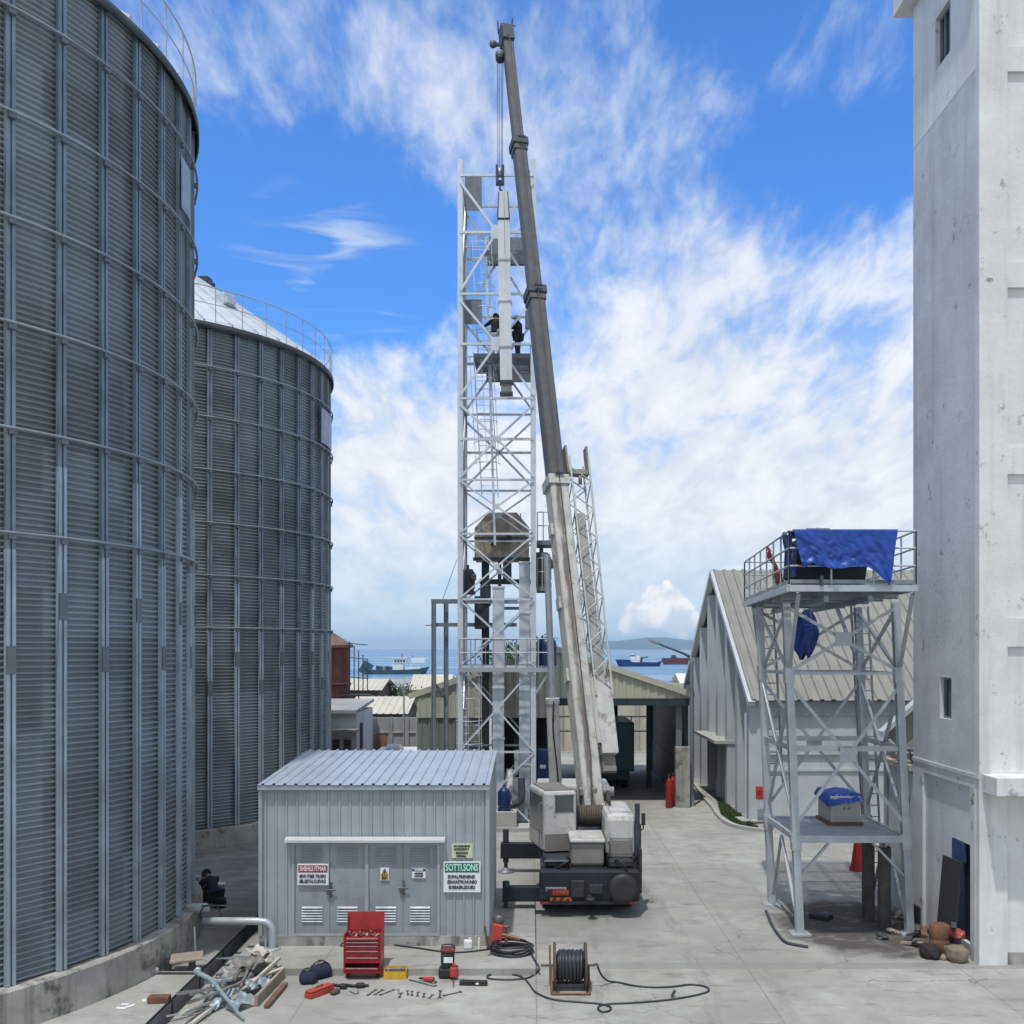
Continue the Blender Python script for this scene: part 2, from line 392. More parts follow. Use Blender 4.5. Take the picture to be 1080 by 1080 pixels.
sep = nt.nodes.new('ShaderNodeSeparateXYZ'); L(tc.outputs['Generated'], sep.inputs[0])
dx, dy, dz = sep.outputs
dzc = wmath('MAXIMUM', dz, 0.0)
den = wmath('ADD', dzc, 0.26)
cu = nt.nodes.new('ShaderNodeCombineXYZ'); L(wmath('DIVIDE', dx, den), cu.inputs[0]); L(wmath('DIVIDE', dy, den), cu.inputs[1])
def wnoise(vec, scale, detail=8, rough=0.55, dist=0.0, off=0.0, sc3=(1, 1, 1), rz=0.0):
    mp = nt.nodes.new('ShaderNodeMapping'); mp.inputs['Location'].default_value = (off, off * 0.7, off * 0.3)
    mp.inputs['Scale'].default_value = sc3; mp.inputs['Rotation'].default_value = (0, 0, rz)
    L(vec, mp.inputs['Vector'])
    n = nt.nodes.new('ShaderNodeTexNoise'); n.inputs['Scale'].default_value = scale; n.inputs['Detail'].default_value = detail
    n.inputs['Roughness'].default_value = rough; n.inputs['Distortion'].default_value = dist
    L(mp.outputs[0], n.inputs['Vector']); return n.outputs['Fac']
big = wnoise(cu.outputs[0], 2.4, 3, 0.5, 0.3, 3.1)
mid = wnoise(cu.outputs[0], 9.5, 10, 0.60, 0.35, 4.4, (1.0, 0.45, 1), 0.75)
fine = wnoise(cu.outputs[0], 30.0, 6, 0.6, 0.3, 1.3, (1, .4, 1), .7)
def lump(px, py, rad, amt):
    d = Vector(((px - CX) / F, 1, (HY - py) / F)).normalized()
    n = nt.nodes.new('ShaderNodeVectorMath'); n.operation = 'DOT_PRODUCT'
    nrm = nt.nodes.new('ShaderNodeVectorMath'); nrm.operation = 'NORMALIZE'; L(tc.outputs['Generated'], nrm.inputs[0])
    L(nrm.outputs[0], n.inputs[0]); n.inputs[1].default_value = d
    return wsm(n.outputs['Value'], math.cos(rad / F), 1.0, 0, amt)
bias = None
for a in ((600, 140, 190, 0.08), (300, 40, 150, 0.12), (740, 200, 110, 0.03), (800, 300, 150, 0.03), (820, 460, 300, 0.20), (470, 570, 300, 0.08),
          (330, 230, 150, -0.22), (890, 130, 150, -0.20), (420, 320, 130, -0.16), (560, 60, 130, 0.05), (430, 440, 110, 0.08), (395, 400, 60, .16), (700, 330, 120, .10), (890, 50, 80, 0.22), (800, 110, 60, 0.12), (640, 20, 120, -0.06), (840, 30, 90, -.08)):
    l_ = lump(*a); bias = l_ if bias is None else wmath('ADD', bias, l_)
bias = wmath('ADD', bias, wsm(dz, 0.56, 0.78, 0, 0.45))       # unseen cloud added overhead and behind, to whiten the fill light
bias = wmath('ADD', bias, wsm(dy, 0.15, -0.35, 0, 0.40))
cover = wmath('ADD', wmath('MULTIPLY', big, 0.30), wmath('MULTIPLY', mid, 0.78))
cover = wmath('ADD', cover, wmath('MULTIPLY', fine, 0.34))
cover = wmath('ADD', cover, bias)
cover = wmath('ADD', cover, wsm(dz, 0.30, 0.12, 0.0, 0.24))      # more cloud seen edge on low down
fac = wsm(cover, 0.62, 1.06, 0, 0.95)
fac = wmath('MULTIPLY', fac, wsm(dz, 0.22, 0.45, 1.0, 0.82))
veil = wmath('ADD', lump(860, 470, 330, 0.62), wsm(dz, 0.26, 0.10, 0, 0.42))
fac = wmath('MAXIMUM', fac, wmath('MULTIPLY', wmath('MULTIPLY', veil, wsm(dz, 0.35, 0.22, 0, 1)), wsm(big, 0.25, 0.6, 0.7, 1.0)))
# long cirrus wisps
tcv = nt.nodes.new('ShaderNodeCombineXYZ'); L(dx, tcv.inputs[0]); L(dz, tcv.inputs[1])
ci = wnoise(tcv.outputs[0], 9.0, 5, 0.5, 0.8, 2.2, (0.8, 5.0, 1), 0.62)
cirrus = wmath('MULTIPLY', wsm(ci, 0.50, 0.72), lump(345, 300, 110, 0.6))
fac = wmath('MAXIMUM', fac, cirrus)
# heaped cumulus low over the water
cn = wnoise(tc.outputs['Generated'], 42.0, 6, 0.55, 0.2, 5.0)
cl = lump(698, 640, 34, 0.9)
cl = wmath('ADD', cl, lump(665, 652, 26, 0.6))
cl = wmath('ADD', cl, lump(720, 655, 26, 0.6))
cum = wsm(wmath('ADD', cl, wmath('MULTIPLY', wmath('SUBTRACT', cn, 0.5), 1.3)), 0.34, 0.52)
tint = wmix(1.0, sky.outputs[0], (0.70, 1.42, 2.25), 'MULTIPLY')
hazeband = wsm(dz, 0.16, 0.0, 0, 0.55)
base = wmix(hazeband, tint, (4.2, 6.6, 9.0))
ccol = wmix(wsm(mid, 0.3, 0.75), (7.2, 7.8, 8.6), (10.0, 10.1, 10.2))
out = wmix(fac, base, ccol)
out = wmix(wsm(dz, 0.15, 0.0, 0, 0.62), out, (5.6, 7.6, 9.4))
out = wmix(cum, out, wmix(wsm(cn, 0.4, 0.62), (7.8, 8.4, 9.2), (11.0, 10.8, 10.6)))
L(out, bg.inputs[0])

# ------------------------------------------------------------------ ground, water, hills
def ground_material():
    m = bpy.data.materials.new('yard_concrete'); m.use_nodes = True
    t = m.node_tree; Lk = t.links.new; b = t.nodes['Principled BSDF']; b.inputs['Roughness'].default_value = 0.9
    geo = t.nodes.new('ShaderNodeNewGeometry')
    def nz(sc, det=6, ro=0.6, s3=None, off=0):
        n = t.nodes.new('ShaderNodeTexNoise'); n.inputs['Scale'].default_value = sc; n.inputs['Detail'].default_value = det; n.inputs['Roughness'].default_value = ro
        mp = t.nodes.new('ShaderNodeMapping'); mp.inputs['Location'].default_value = (off, off, 0)
        if s3: mp.inputs['Scale'].default_value = s3
        Lk(geo.outputs['Position'], mp.inputs['Vector']); Lk(mp.outputs[0], n.inputs['Vector']); return n.outputs['Fac']
    def mr(v, a, c, lo=0, hi=1, sm=True):
        n = t.nodes.new('ShaderNodeMapRange'); n.interpolation_type = 'SMOOTHSTEP' if sm else 'LINEAR'
        for i, k in ((1, a), (2, c), (3, lo), (4, hi)): n.inputs[i].default_value = k
        Lk(v, n.inputs[0]); return n.outputs[0]
    def mx(f, a, c):
        n = t.nodes.new('ShaderNodeMix'); n.data_type = 'RGBA'
        if isinstance(f, (int, float)): n.inputs[0].default_value = f
        else: Lk(f, n.inputs[0])
        for i, v in ((6, a), (7, c)):
            if isinstance(v, tuple): n.inputs[i].default_value = (*v, 1)
            else: Lk(v, n.inputs[i])
        return n.outputs[2]
    def mth(op, a, c=None):
        n = t.nodes.new('ShaderNodeMath'); n.operation = op
        for i, v in enumerate((a, c)):
            if v is None: continue
            if isinstance(v, (int, float)): n.inputs[i].default_value = v
            else: Lk(v, n.inputs[i])
        return n.outputs[0]
    sp = t.nodes.new('ShaderNodeSeparateXYZ'); Lk(geo.outputs['Position'], sp.inputs[0])
    x, y, z = sp.outputs
    c = mx(mr(nz(0.35), 0.3, 0.7), (0.285, 0.28, 0.248), (0.41, 0.405, 0.365))
    c = mx(mr(nz(1.7, 8, 0.65), 0.35, 0.7, 0, 0.6), c, (0.255, 0.25, 0.222))
    c = mx(mr(nz(0.9, 8, 0.7, (1, 2.2, 1), 9), 0.52, 0.68, 0, 0.75), c, (0.185, 0.178, 0.155))      # water stains
    c = mx(mr(nz(14, 6, 0.7), 0.62, 0.75, 0, 0.5), c, (0.22, 0.215, 0.2))
    c = mx(mr(nz(1.1, 8, 0.7, None, 21), 0.60, 0.72, 0, 0.6), c, (0.50, 0.50, 0.47))
    cbn = t.nodes.new('ShaderNodeCombineXYZ'); Lk(mth('FLOOR', mth('DIVIDE', mth('ADD', x, -0.1), 4.3)), cbn.inputs[0]); Lk(mth('FLOOR', mth('DIVIDE', mth('ADD', y, -21.55), 4.6)), cbn.inputs[1])
    wnn = t.nodes.new('ShaderNodeTexWhiteNoise'); Lk(cbn.outputs[0], wnn.inputs['Vector'])
    c = mx(mr(wnn.outputs[0], 0, 1, 0, 0.32, False), c, (0.235, 0.232, 0.215))
    # tyre marks along the lane, hairline cracks, oil spots
    wob2 = mth('ADD', mth('MULTIPLY', mth('SINE', mth('MULTIPLY', y, 0.21)), 0.5), mth('MULTIPLY', mth('SUBTRACT', nz(0.4, 3), 0.5), 0.6))
    for cx_, a_ in ((1.0, .5), (2.9, .5), (4.2, .3), (5.9, .3)):
        tr = mr(mth('ABSOLUTE', mth('SUBTRACT', mth('ADD', x, wob2), cx_)), 0.22, 0.08)
        c = mx(mth('MULTIPLY', tr, mr(nz(1.3, 8, 0.7, (2.5, .5, 1), cx_ * 7), 0.42, 0.66, 0, a_)), c, (0.13, 0.128, 0.12))
    vo = t.nodes.new('ShaderNodeTexVoronoi'); vo.feature = 'DISTANCE_TO_EDGE'; vo.inputs['Scale'].default_value = 0.33
    va = t.nodes.new('ShaderNodeVectorMath'); va.operation = 'ADD'; Lk(geo.outputs['Position'], va.inputs[0])
    nn = t.nodes.new('ShaderNodeTexNoise'); nn.inputs['Scale'].default_value = 1.6; nn.inputs['Detail'].default_value = 6; Lk(geo.outputs['Position'], nn.inputs['Vector'])
    vs_ = t.nodes.new('ShaderNodeVectorMath'); vs_.operation = 'SCALE'; vs_.inputs['Scale'].default_value = 0.9; Lk(nn.outputs['Color'], vs_.inputs[0]); Lk(vs_.outputs[0], va.inputs[1]); Lk(va.outputs[0], vo.inputs['Vector'])
    c = mx(mth('MULTIPLY', mr(vo.outputs['Distance'], 0.007, 0.002), mr(nz(0.3, 3, .5, None, 50), 0.50, 0.62, 0, 0.65)), c, (0.09, 0.088, 0.08))
    c = mx(mr(nz(2.3, 4, 0.5, None, 70), 0.70, 0.76, 0, 0.55), c, (0.12, 0.115, 0.105))
    c = mx(mr(nz(55, 3, 0.6, None, 3), 0.66, 0.74, 0, 0.5), c, (0.13, 0.125, 0.115))
    # the older, damp slab between silo and shed
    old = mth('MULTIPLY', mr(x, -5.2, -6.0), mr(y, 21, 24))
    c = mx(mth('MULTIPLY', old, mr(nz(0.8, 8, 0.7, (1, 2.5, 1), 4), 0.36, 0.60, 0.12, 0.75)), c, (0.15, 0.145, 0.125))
    # cast slabs: joints every few metres
    def joint(v, off, per, w):
        k = mth('PINGPONG', mth('ADD', v, off), per / 2)
        wob = mth('MULTIPLY', mth('SUBTRACT', nz(2.5, 4), 0.5), 0.03)
        return mr(mth('ADD', k, wob), w, w * 0.35)
    j = mth('MAXIMUM', joint(x, -0.1 + 0.0, 4.3, 0.02), joint(y, -21.55, 4.6, 0.02))
    c = mx(mth('MULTIPLY', j, 0.42), c, (0.10, 0.10, 0.09))
    strip = mth('MULTIPLY', mr(mth('ABSOLUTE', mth('SUBTRACT', y, 21.35)), 0.20, 0.17), mr(x, 0.05, 0.12))
    c = mx(mth('MULTIPLY', strip, 0.6), c, (0.22, 0.22, 0.205))
    # oily dirt and sand round the platform legs, with platform shade painted in
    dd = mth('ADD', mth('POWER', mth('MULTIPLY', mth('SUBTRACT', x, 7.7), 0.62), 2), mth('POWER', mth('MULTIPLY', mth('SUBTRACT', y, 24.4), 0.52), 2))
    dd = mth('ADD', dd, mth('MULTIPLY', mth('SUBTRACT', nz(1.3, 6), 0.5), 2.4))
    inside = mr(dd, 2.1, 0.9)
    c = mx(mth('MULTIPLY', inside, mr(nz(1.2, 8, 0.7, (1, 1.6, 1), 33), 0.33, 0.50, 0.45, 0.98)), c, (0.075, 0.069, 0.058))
    c = mx(mth('MULTIPLY', inside, mr(nz(0.8, 6, 0.6, None, 12), 0.55, 0.68, 0, 0.8)), c, (0.42, 0.385, 0.30))
    # darker ragged ellipse under the truck
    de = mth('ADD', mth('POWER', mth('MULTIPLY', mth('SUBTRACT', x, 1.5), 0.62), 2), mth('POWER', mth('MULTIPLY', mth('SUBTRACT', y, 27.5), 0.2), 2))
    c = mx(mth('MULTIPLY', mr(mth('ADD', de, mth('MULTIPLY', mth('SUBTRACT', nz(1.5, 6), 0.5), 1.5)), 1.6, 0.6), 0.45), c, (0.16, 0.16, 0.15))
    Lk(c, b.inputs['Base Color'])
    bp = t.nodes.new('ShaderNodeBump'); bp.inputs['Strength'].default_value = 0.35; bp.inputs['Distance'].default_value = 0.02
    Lk(nz(9, 8, 0.7), bp.inputs['Height']); Lk(bp.outputs[0], b.inputs['Normal'])
    return m
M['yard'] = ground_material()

TX0, TX1, TY0, TY1 = -6.62, -6.32, 8.0, 29.5        # the drain
g = MB()
XS = [-700, TX0, TX1, 700]; YS = [-150, TY0, TY1, 178]
for i in range(3):
    for k in range(3):
        if i == 1 and k == 1: continue
        x0, x1, y0, y1 = XS[i], XS[i + 1], YS[k], YS[k + 1]
        g.add([(x0, y0, 0), (x1, y0, 0), (x1, y1, 0), (x0, y1, 0)], [(0, 1, 2, 3)])
D = -0.38
g.add([(TX0, TY0, D), (TX1, TY0, D), (TX1, TY1, D), (TX0, TY1, D), (TX0, TY0, 0), (TX1, TY0, 0), (TX1, TY1, 0), (TX0, TY1, 0)],
      [(0, 1, 2, 3), (0, 4, 5, 1), (1, 5, 6, 2), (2, 6, 7, 3), (3, 7, 4, 0)])
g.add([(-700, 178, 0), (700, 178, 0), (700, 190, -2.2), (-700, 190, -2.2)], [(0, 1, 2, 3)])
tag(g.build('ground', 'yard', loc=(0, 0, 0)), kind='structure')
dl = MB(); dl.bx(TX0 + 0.02, TX1 - 0.02, TY0 + 0.02, TY1 - 0.02, D + 0.01, D + 0.06)
tag(dl.build('drain_water', mat('black_drain_water', (0.012, 0.014, 0.016), 0.15, 0, 0.3, 2)), kind='structure')
ed = MB()
ed.bx(TX0 - 0.02, TX0 - 0.003, TY0, 26.5, -0.3, 0.045); ed.bx(TX1 + 0.003, TX1 + 0.02, TY0, 26.5, -0.3, 0.012)
for k in range(7): ed.bx(TX0 - 0.003, TX0 + 0.012, 16 + k * 1.6, 16.06 + k * 1.6, -0.3, 0.02)
tag(ed.build('drain_edging', 'dark_steel'), 'dark steel edging along both sides of the open yard drain', 'drain edging')

wm = bpy.data.materials.new('sea_water'); wm.use_nodes = True
t = wm.node_tree; b = t.nodes['Principled BSDF']
b.inputs['Base Color'].default_value = (0.085, 0.20, 0.32, 1); b.inputs['Roughness'].default_value = 0.28; b.inputs['IOR'].default_value = 1.33
ge = t.nodes.new('ShaderNodeNewGeometry'); mp = t.nodes.new('ShaderNodeMapping'); mp.inputs['Scale'].default_value = (0.35, 0.9, 1)
t.links.new(ge.outputs['Position'], mp.inputs[0])
n1 = t.nodes.new('ShaderNodeTexNoise'); n1.inputs['Scale'].default_value = 0.8; n1.inputs['Detail'].default_value = 6; t.links.new(mp.outputs[0], n1.inputs['Vector'])
bp = t.nodes.new('ShaderNodeBump'); bp.inputs['Strength'].default_value = 0.8; bp.inputs['Distance'].default_value = 0.6
t.links.new(n1.outputs[0], bp.inputs['Height']); t.links.new(bp.outputs[0], b.inputs['Normal'])
n2 = t.nodes.new('ShaderNodeTexNoise'); n2.inputs['Scale'].default_value = 0.012; n2.inputs['Detail'].default_value = 4
mp2 = t.nodes.new('ShaderNodeMapping'); mp2.inputs['Scale'].default_value = (0.4, 1.6, 1)
t.links.new(ge.outputs['Position'], mp2.inputs[0]); t.links.new(mp2.outputs[0], n2.inputs['Vector'])
rr = t.nodes.new('ShaderNodeMapRange'); rr.inputs[1].default_value = 0.4; rr.inputs[2].default_value = 0.62; rr.inputs[3].default_value = 0.2; rr.inputs[4].default_value = 0.42
t.links.new(n2.outputs[0], rr.inputs[0]); t.links.new(rr.outputs[0], b.inputs['Roughness'])
M['sea'] = wm
SEA = -1.5; HAZE = 1.1e-4
w = MB(); w.add([(-12000, 180, SEA), (12000, 180, SEA), (12000, 14000, SEA), (-12000, 14000, SEA)], [(0, 1, 2, 3)])
tag(w.build('sea', 'sea'), kind='structure')

hb = MB()
def hill(x0, x1, Y, hmax, seed, depth=1500, n=90, skew=0.5):
    rr = random.Random(seed); ph = [rr.uniform(0, 6.28) for _ in range(6)]
    def fn(u, v):
        e = max(0, math.sin(PI * u ** skew)) ** 0.9
        s = 0.72 + 0.16 * math.sin(5 * u + ph[0]) + 0.09 * math.sin(13 * u + ph[1]) + 0.05 * math.sin(31 * u + ph[2] + v * 5)
        z = hmax * e * s * math.sin(PI * v) ** 0.8
        return (x0 + (x1 - x0) * u, Y + depth * (v - 0.5), SEA - 2 + z)
    hb.grid(fn, n, 14)
hill(250, 2900, 9000, 128, 3, skew=0.75)
tag(hb.build('distant_hills', 'hill'), kind='structure')

hz_ = MB(); hz_.bx(-12600, 12600, -800, 14700, -4.8, 136)
hm = bpy.data.materials.new('sea_haze'); hm.use_nodes = True; ht = hm.node_tree; ht.nodes.remove(ht.nodes['Principled BSDF'])
pv = ht.nodes.new('ShaderNodeVolumePrincipled'); pv.inputs['Color'].default_value = (0.55, 0.78, 1.0, 1); pv.inputs['Density'].default_value = HAZE; pv.inputs['Anisotropy'].default_value = 0.0
ht.links.new(pv.outputs[0], ht.nodes['Material Output'].inputs['Volume'])
M['haze'] = hm
if HAZE: tag(hz_.build('haze', 'haze'), 'thin blue sea haze over the whole view', 'haze', kind='stuff')
# ------------------------------------------------------------------ grain silos
NS = 50; BETA = 2 * PI / NS
def silo_wall_material(name, col):
    m = bpy.data.materials.new(name); m.use_nodes = True
    t = m.node_tree; Lk = t.links.new; b = t.nodes['Principled BSDF']; b.inputs['Roughness'].default_value = 0.42; b.inputs['Metallic'].default_value = 0.4
    tcn = t.nodes.new('ShaderNodeTexCoord'); s = t.nodes.new('ShaderNodeSeparateXYZ'); Lk(tcn.outputs['Object'], s.inputs[0])
    def mth(op, a, c=None):
        n = t.nodes.new('ShaderNodeMath'); n.operation = op
        for i, v in enumerate((a, c)):
            if v is None: continue
            if isinstance(v, (int, float)): n.inputs[i].default_value = v
            else: Lk(v, n.inputs[i])
        return n.outputs[0]
    ang = mth('FLOOR', mth('DIVIDE', mth('ARCTAN2', s.outputs[1], s.outputs[0]), BETA * 2))
    row = mth('FLOOR', mth('DIVIDE', s.outputs[2], 0.84))
    cb = t.nodes.new('ShaderNodeCombineXYZ'); Lk(ang, cb.inputs[0]); Lk(row, cb.inputs[1])
    wn = t.nodes.new('ShaderNodeTexWhiteNoise'); Lk(cb.outputs[0], wn.inputs['Vector'])
    nz = t.nodes.new('ShaderNodeTexNoise'); nz.inputs['Scale'].default_value = 0.6; nz.inputs['Detail'].default_value = 7
    mp = t.nodes.new('ShaderNodeMapping'); mp.inputs['Scale'].default_value = (2.2, 2.2, 0.35); Lk(tcn.outputs['Object'], mp.inputs[0]); Lk(mp.outputs[0], nz.inputs['Vector'])
    v = mth('ADD', mth('MULTIPLY', wn.outputs[0], 0.5), mth('MULTIPLY', nz.outputs[0], 0.9))
    mrn = t.nodes.new('ShaderNodeMapRange'); Lk(v, mrn.inputs[0]); mrn.inputs[1].default_value = 0.3; mrn.inputs[2].default_value = 1.1
    mx = t.nodes.new('ShaderNodeMix'); mx.data_type = 'RGBA'; Lk(mrn.outputs[0], mx.inputs[0])
    mx.inputs[6].default_value = (*(c * 0.72 for c in col), 1); mx.inputs[7].default_value = (*(c * 1.28 for c in col), 1)
    Lk(mx.outputs[2], b.inputs['Base Color']); return m
M['silo_wall'] = silo_wall_material('corrugated_silo_sheet', (0.24, 0.28, 0.298))

def silo(cx, cy, rad, base, eave, apex, rings, ph, label, split, deck=True):
    t = thing('grain_silo', (cx, cy, 0), label, 'silo', 'grain silos along the left side')
    prof = []; pitch = 0.108; k = int((eave - base) / pitch)
    for i in range(k):
        for u, dr_ in ((0.0, -0.052), (0.20, -0.030), (0.36, 0.010), (0.52, 0.022), (0.68, 0.012), (0.84, -0.026)): prof.append((rad + dr_, base + (i + u) * pitch))
    MB().lathe(prof, (cx, cy, 0), 144, caps=False).build('wall', 'silo_wall', t)
    c = MB(); c.lathe([(rad + 0.28, -0.1), (rad + 0.28, base - 0.03), (rad + 0.25, base), (rad - 0.2, base)], (cx, cy, 0), 120, smooth=False, caps=False)
    c.build('concrete_ring', 'conc_plinth', t)
    # cone roof with ribs
    r = MB(); r.lathe([(rad + 0.16, eave - 0.06), (0.55, apex), (0.55, apex + 0.25), (0.0, apex + 0.3)], (cx, cy, 0), 100, caps=False)
    for i in range(NS):
        a = i * BETA; ca, sa = math.cos(a), math.sin(a)
        r.bar((cx + (rad + 0.14) * ca, cy + (rad + 0.14) * sa, eave - 0.02), (cx + 0.7 * ca, cy + 0.7 * sa, apex - 0.05), 0.05, 0.09)
    r.build('roof', 'cone', t)
    e = MB(); e.lathe([(rad + 0.02, eave - 0.02), (rad + 0.2, eave - 0.1), (rad + 0.2, eave - 0.28), (rad + 0.16, eave - 0.28), (rad + 0.16, eave - 0.12)], (cx, cy, 0), 120, caps=False)
    e.build('eave_flashing', 'dark_steel', t)
    for i, (az, fr) in enumerate(((-1.0, .45), (-0.55, 0.72), (-0.12, 0.42), (0.35, .7), (-1.6, .7), (-2.3, 0.5), (1.5, .6), (2.6, .6))):
        rr_ = rad * fr; zc = eave + (apex - eave) * (1 - fr)
        p = Vector((cx + rr_ * math.cos(az), cy + rr_ * math.sin(az), zc))
        v = MB(); v.box(p + Vector((0, 0, 0.25)), (0.5, 0.5, 0.42), (0, 0, az), 0.03); v.box(p + Vector((0.28 * math.cos(az), 0.28 * math.sin(az), 0.18)), (0.16, 0.42, 0.2), (0, 0, az))
        v.build('roof_vent', 'cone' if i % 2 else 'dark_steel', t)
    # railing round the eave
    rl = MB(); rr_ = rad + 0.12
    for hh in (0.55, 1.1):
        rl.path([(cx + rr_ * math.cos(a), cy + rr_ * math.sin(a), eave + hh) for a in [2 * PI * i / 120 for i in range(120)]], 0.02 if hh > 1 else 0.014, 5, True)
    for i in range(NS):
        a = i * BETA + 0.05; p = Vector((cx + rr_ * math.cos(a), cy + rr_ * math.sin(a), eave - 0.1)); rl.tube(p, p + Vector((0, 0, 1.2)), 0.017, n=5)
    rl.build('eave_railing', 'galv', t)
    top = MB()
    for hh in (0.5, 1.0): top.path([(cx + 1.5 * math.cos(a), cy + 1.5 * math.sin(a), apex - 0.3 + hh) for a in [2 * PI * i / 24 for i in range(24)]], 0.018, 5, True)
    for i in range(12):
        a = i * PI / 6; top.tube((cx + 1.5 * math.cos(a), cy + 1.5 * math.sin(a), apex - 0.9), (cx + 1.5 * math.cos(a), cy + 1.5 * math.sin(a), apex + 0.7), 0.016, n=5)
    top.build('roof_top_railing', 'galv', t)
    for z in rings:
        MB().path([(cx + (rad + 0.155) * math.cos(a), cy + (rad + 0.155) * math.sin(a), z) for a in [2 * PI * i / 150 for i in range(150)]], 0.027, 6, True).build('wind_ring', 'ring_galv', t)
    # stiffeners: one pair of shapes, turned round the axis
    def stiff(zs, zsp):
        s = MB(); x = rad + 0.02
        for j, (z0, z1, sl_) in enumerate(((base + 0.01, zs, 1), (zs, eave - 0.12, 0))):
            s.slot(sl_); a = 0.0 if sl_ == 0 else 0.012
            s.bx(cx + x - 0.01, cx + x + 0.07 + a, cy - 0.085, cy - 0.065, z0, z1); s.bx(cx + x - 0.01, cx + x + 0.07 + a, cy + 0.065, cy + 0.085, z0, z1)
            s.bx(cx + x + 0.055 + a, cx + x + 0.07 + a, cy - 0.065, cy - 0.02, z0, z1); s.bx(cx + x + 0.055 + a, cx + x + 0.07 + a, cy + 0.02, cy + 0.065, z0, z1)
            s.bx(cx + x - 0.005, cx + x + 0.04, cy - 0.065, cy + 0.065, z0, z1)
        s.slot(2); s.bx(cx + x + 0.07, cx + x + 0.095, cy - 0.085, cy + 0.085, zsp - 0.24, zsp + 0.24)
        for z in rings: s.bx(cx + x + 0.068, cx + x + 0.14, cy - 0.07, cy + 0.07, z - 0.11, z - 0.03)
        o = s.build('stiffener', ['stiff_dark', 'stiff_light', 'splice'], t)
        return o
    protos = [stiff(split, split - 0.95 * 2), stiff(split + 1.55, split - 0.95)]
    for i in range(NS):
        o = protos[i] if i < 2 else copy_tree(protos[i % 2], t)
        o.rotation_euler.z = ph + i * BETA
    return t
s1 = silo(-15.5, 22.22, 7.84, 0.72, 18.75, 23.4, (8.48, 10.27, 12.07, 13.87, 15.67, 17.45), -0.586 - BETA * 0.0,
     'nearest grey corrugated steel grain silo, filling the left edge of the view', 8.2)
s2 = silo(-15.63, 39.94, 7.74, 0.62, 17.2, 22.2, (7.19, 8.90, 10.62, 12.34, 14.06, 15.70), -0.853,
     'farther grey corrugated steel grain silo with its pale cone roof in view', 7.1)
for o in (s1, s2):
    pass
def silo_sign(cx, cy, rad, z0, z1, a, w, label):
    s = MB(); n = 10
    vs = []; 
    for i in range(n + 1):
        t_ = a + (i / n - 0.5) * w
        for rr_ in (rad + 0.13, rad + 0.15):
            for z in (z0, z1): vs.append((cx + rr_ * math.cos(t_), cy + rr_ * math.sin(t_), z))
    fs = []
    for i in range(n):
        b0 = i * 4; b1 = b0 + 4
        fs += [(b0 + 2, b1 + 2, b1 + 3, b0 + 3), (b0, b0 + 1, b1 + 1, b1), (b0 + 1, b0 + 3, b1 + 3, b1 + 1), (b0, b1, b1 + 2, b0 + 2)]
    fs += [(0, 1, 3, 2), (n * 4, n * 4 + 2, n * 4 + 3, n * 4 + 1)]
    s.add(vs, fs)
    return tag(s.build('silo_sign', 'sign_lilac'), label, 'sign')
silo_sign(-15.5, 22.22, 7.84, 16.0, 17.1, 0.075, 0.09, 'pale blank board seen edge on, high on the nearest silo')
silo_sign(-15.63, 39.94, 7.74, 14.2, 15.5, -0.02, 0.22, 'small white board high on the right edge of the farther silo')
# ------------------------------------------------------------------ grey sheet metal shed
SY, SX0, SX1 = 22.3, -5.78, -0.92
BY = 26.9
slab = MB(); slab.bx(-6.05, 0.10, 20.72, 27.6, -0.05, 0.15, 0.012)
tag(slab.build('slab', 'yard'), kind='structure')
sh = thing('metal_shed', ((SX0 + SX1) / 2, (SY + BY) / 2, 0.15), 'grey ribbed sheet metal shed with louvred double doors and pale roof', 'shed')
pl = MB(); pl.bx(SX0 - 0.02, SX1 + 0.02, SY - 0.03, BY, 0.14, 0.36); pl.build('plinth', 'conc_plinth', sh)
ze, zr = 3.58, 3.84
DX0, DX1, DZ1 = XX(308, SY), XX(464, SY), ZY(888, SY)
wmb = MB()
wmb.sheet((SX0, SY, 0.36), (DX0 - SX0, 0, 0), (0, 0, ze - 0.36), (0, -1, 0), 0.22, 0.03, 0.03)
wmb.sheet((DX1, SY, 0.36), (SX1 - DX1, 0, 0), (0, 0, ze - 0.36), (0, -1, 0), 0.22, 0.03, 0.03)
wmb.sheet((DX0, SY, DZ1), (DX1 - DX0, 0, 0), (0, 0, ze - DZ1), (0, -1, 0), 0.22, 0.03, 0.03)
wmb.sheet((SX1, SY, 0.36), (0, BY - SY, 0), (0, 0, ze - 0.36), (1, 0, 0), 0.22, 0.03, 0.03)
wmb.add([(SX1, SY, ze), (SX1, BY, ze), (SX1, BY, zr - 0.02)], [(0, 1, 2)])
wmb.sheet((SX0, BY, 0.36), (0, SY - BY, 0), (0, 0, ze - 0.36), (-1, 0, 0), 0.22, 0.03, 0.03)
wmb.add([(SX0, SY, ze), (SX0, BY, ze), (SX0, BY, zr - 0.02)], [(0, 1, 2)])
wmb.sheet((SX1, BY, 0.36), (SX0 - SX1, 0, 0), (0, 0, zr - 0.38), (0, 1, 0), 0.22, 0.03, 0.03)
wmb.build('wall', 'shed_wall', sh)
rf = MB(); nr = Vector((0, -(zr - ze), BY - SY)).normalized()
o0 = Vector((SX0 - 0.04, SY - 0.14, ze + 0.02)); v0 = Vector((0, BY - SY + 0.24, zr - ze))
rf.sheet(o0, (SX1 - SX0 + 0.08, 0, 0), v0, nr, 0.24, 0.035, 0.035)
rf.build('roof', 'shed_roof', sh)
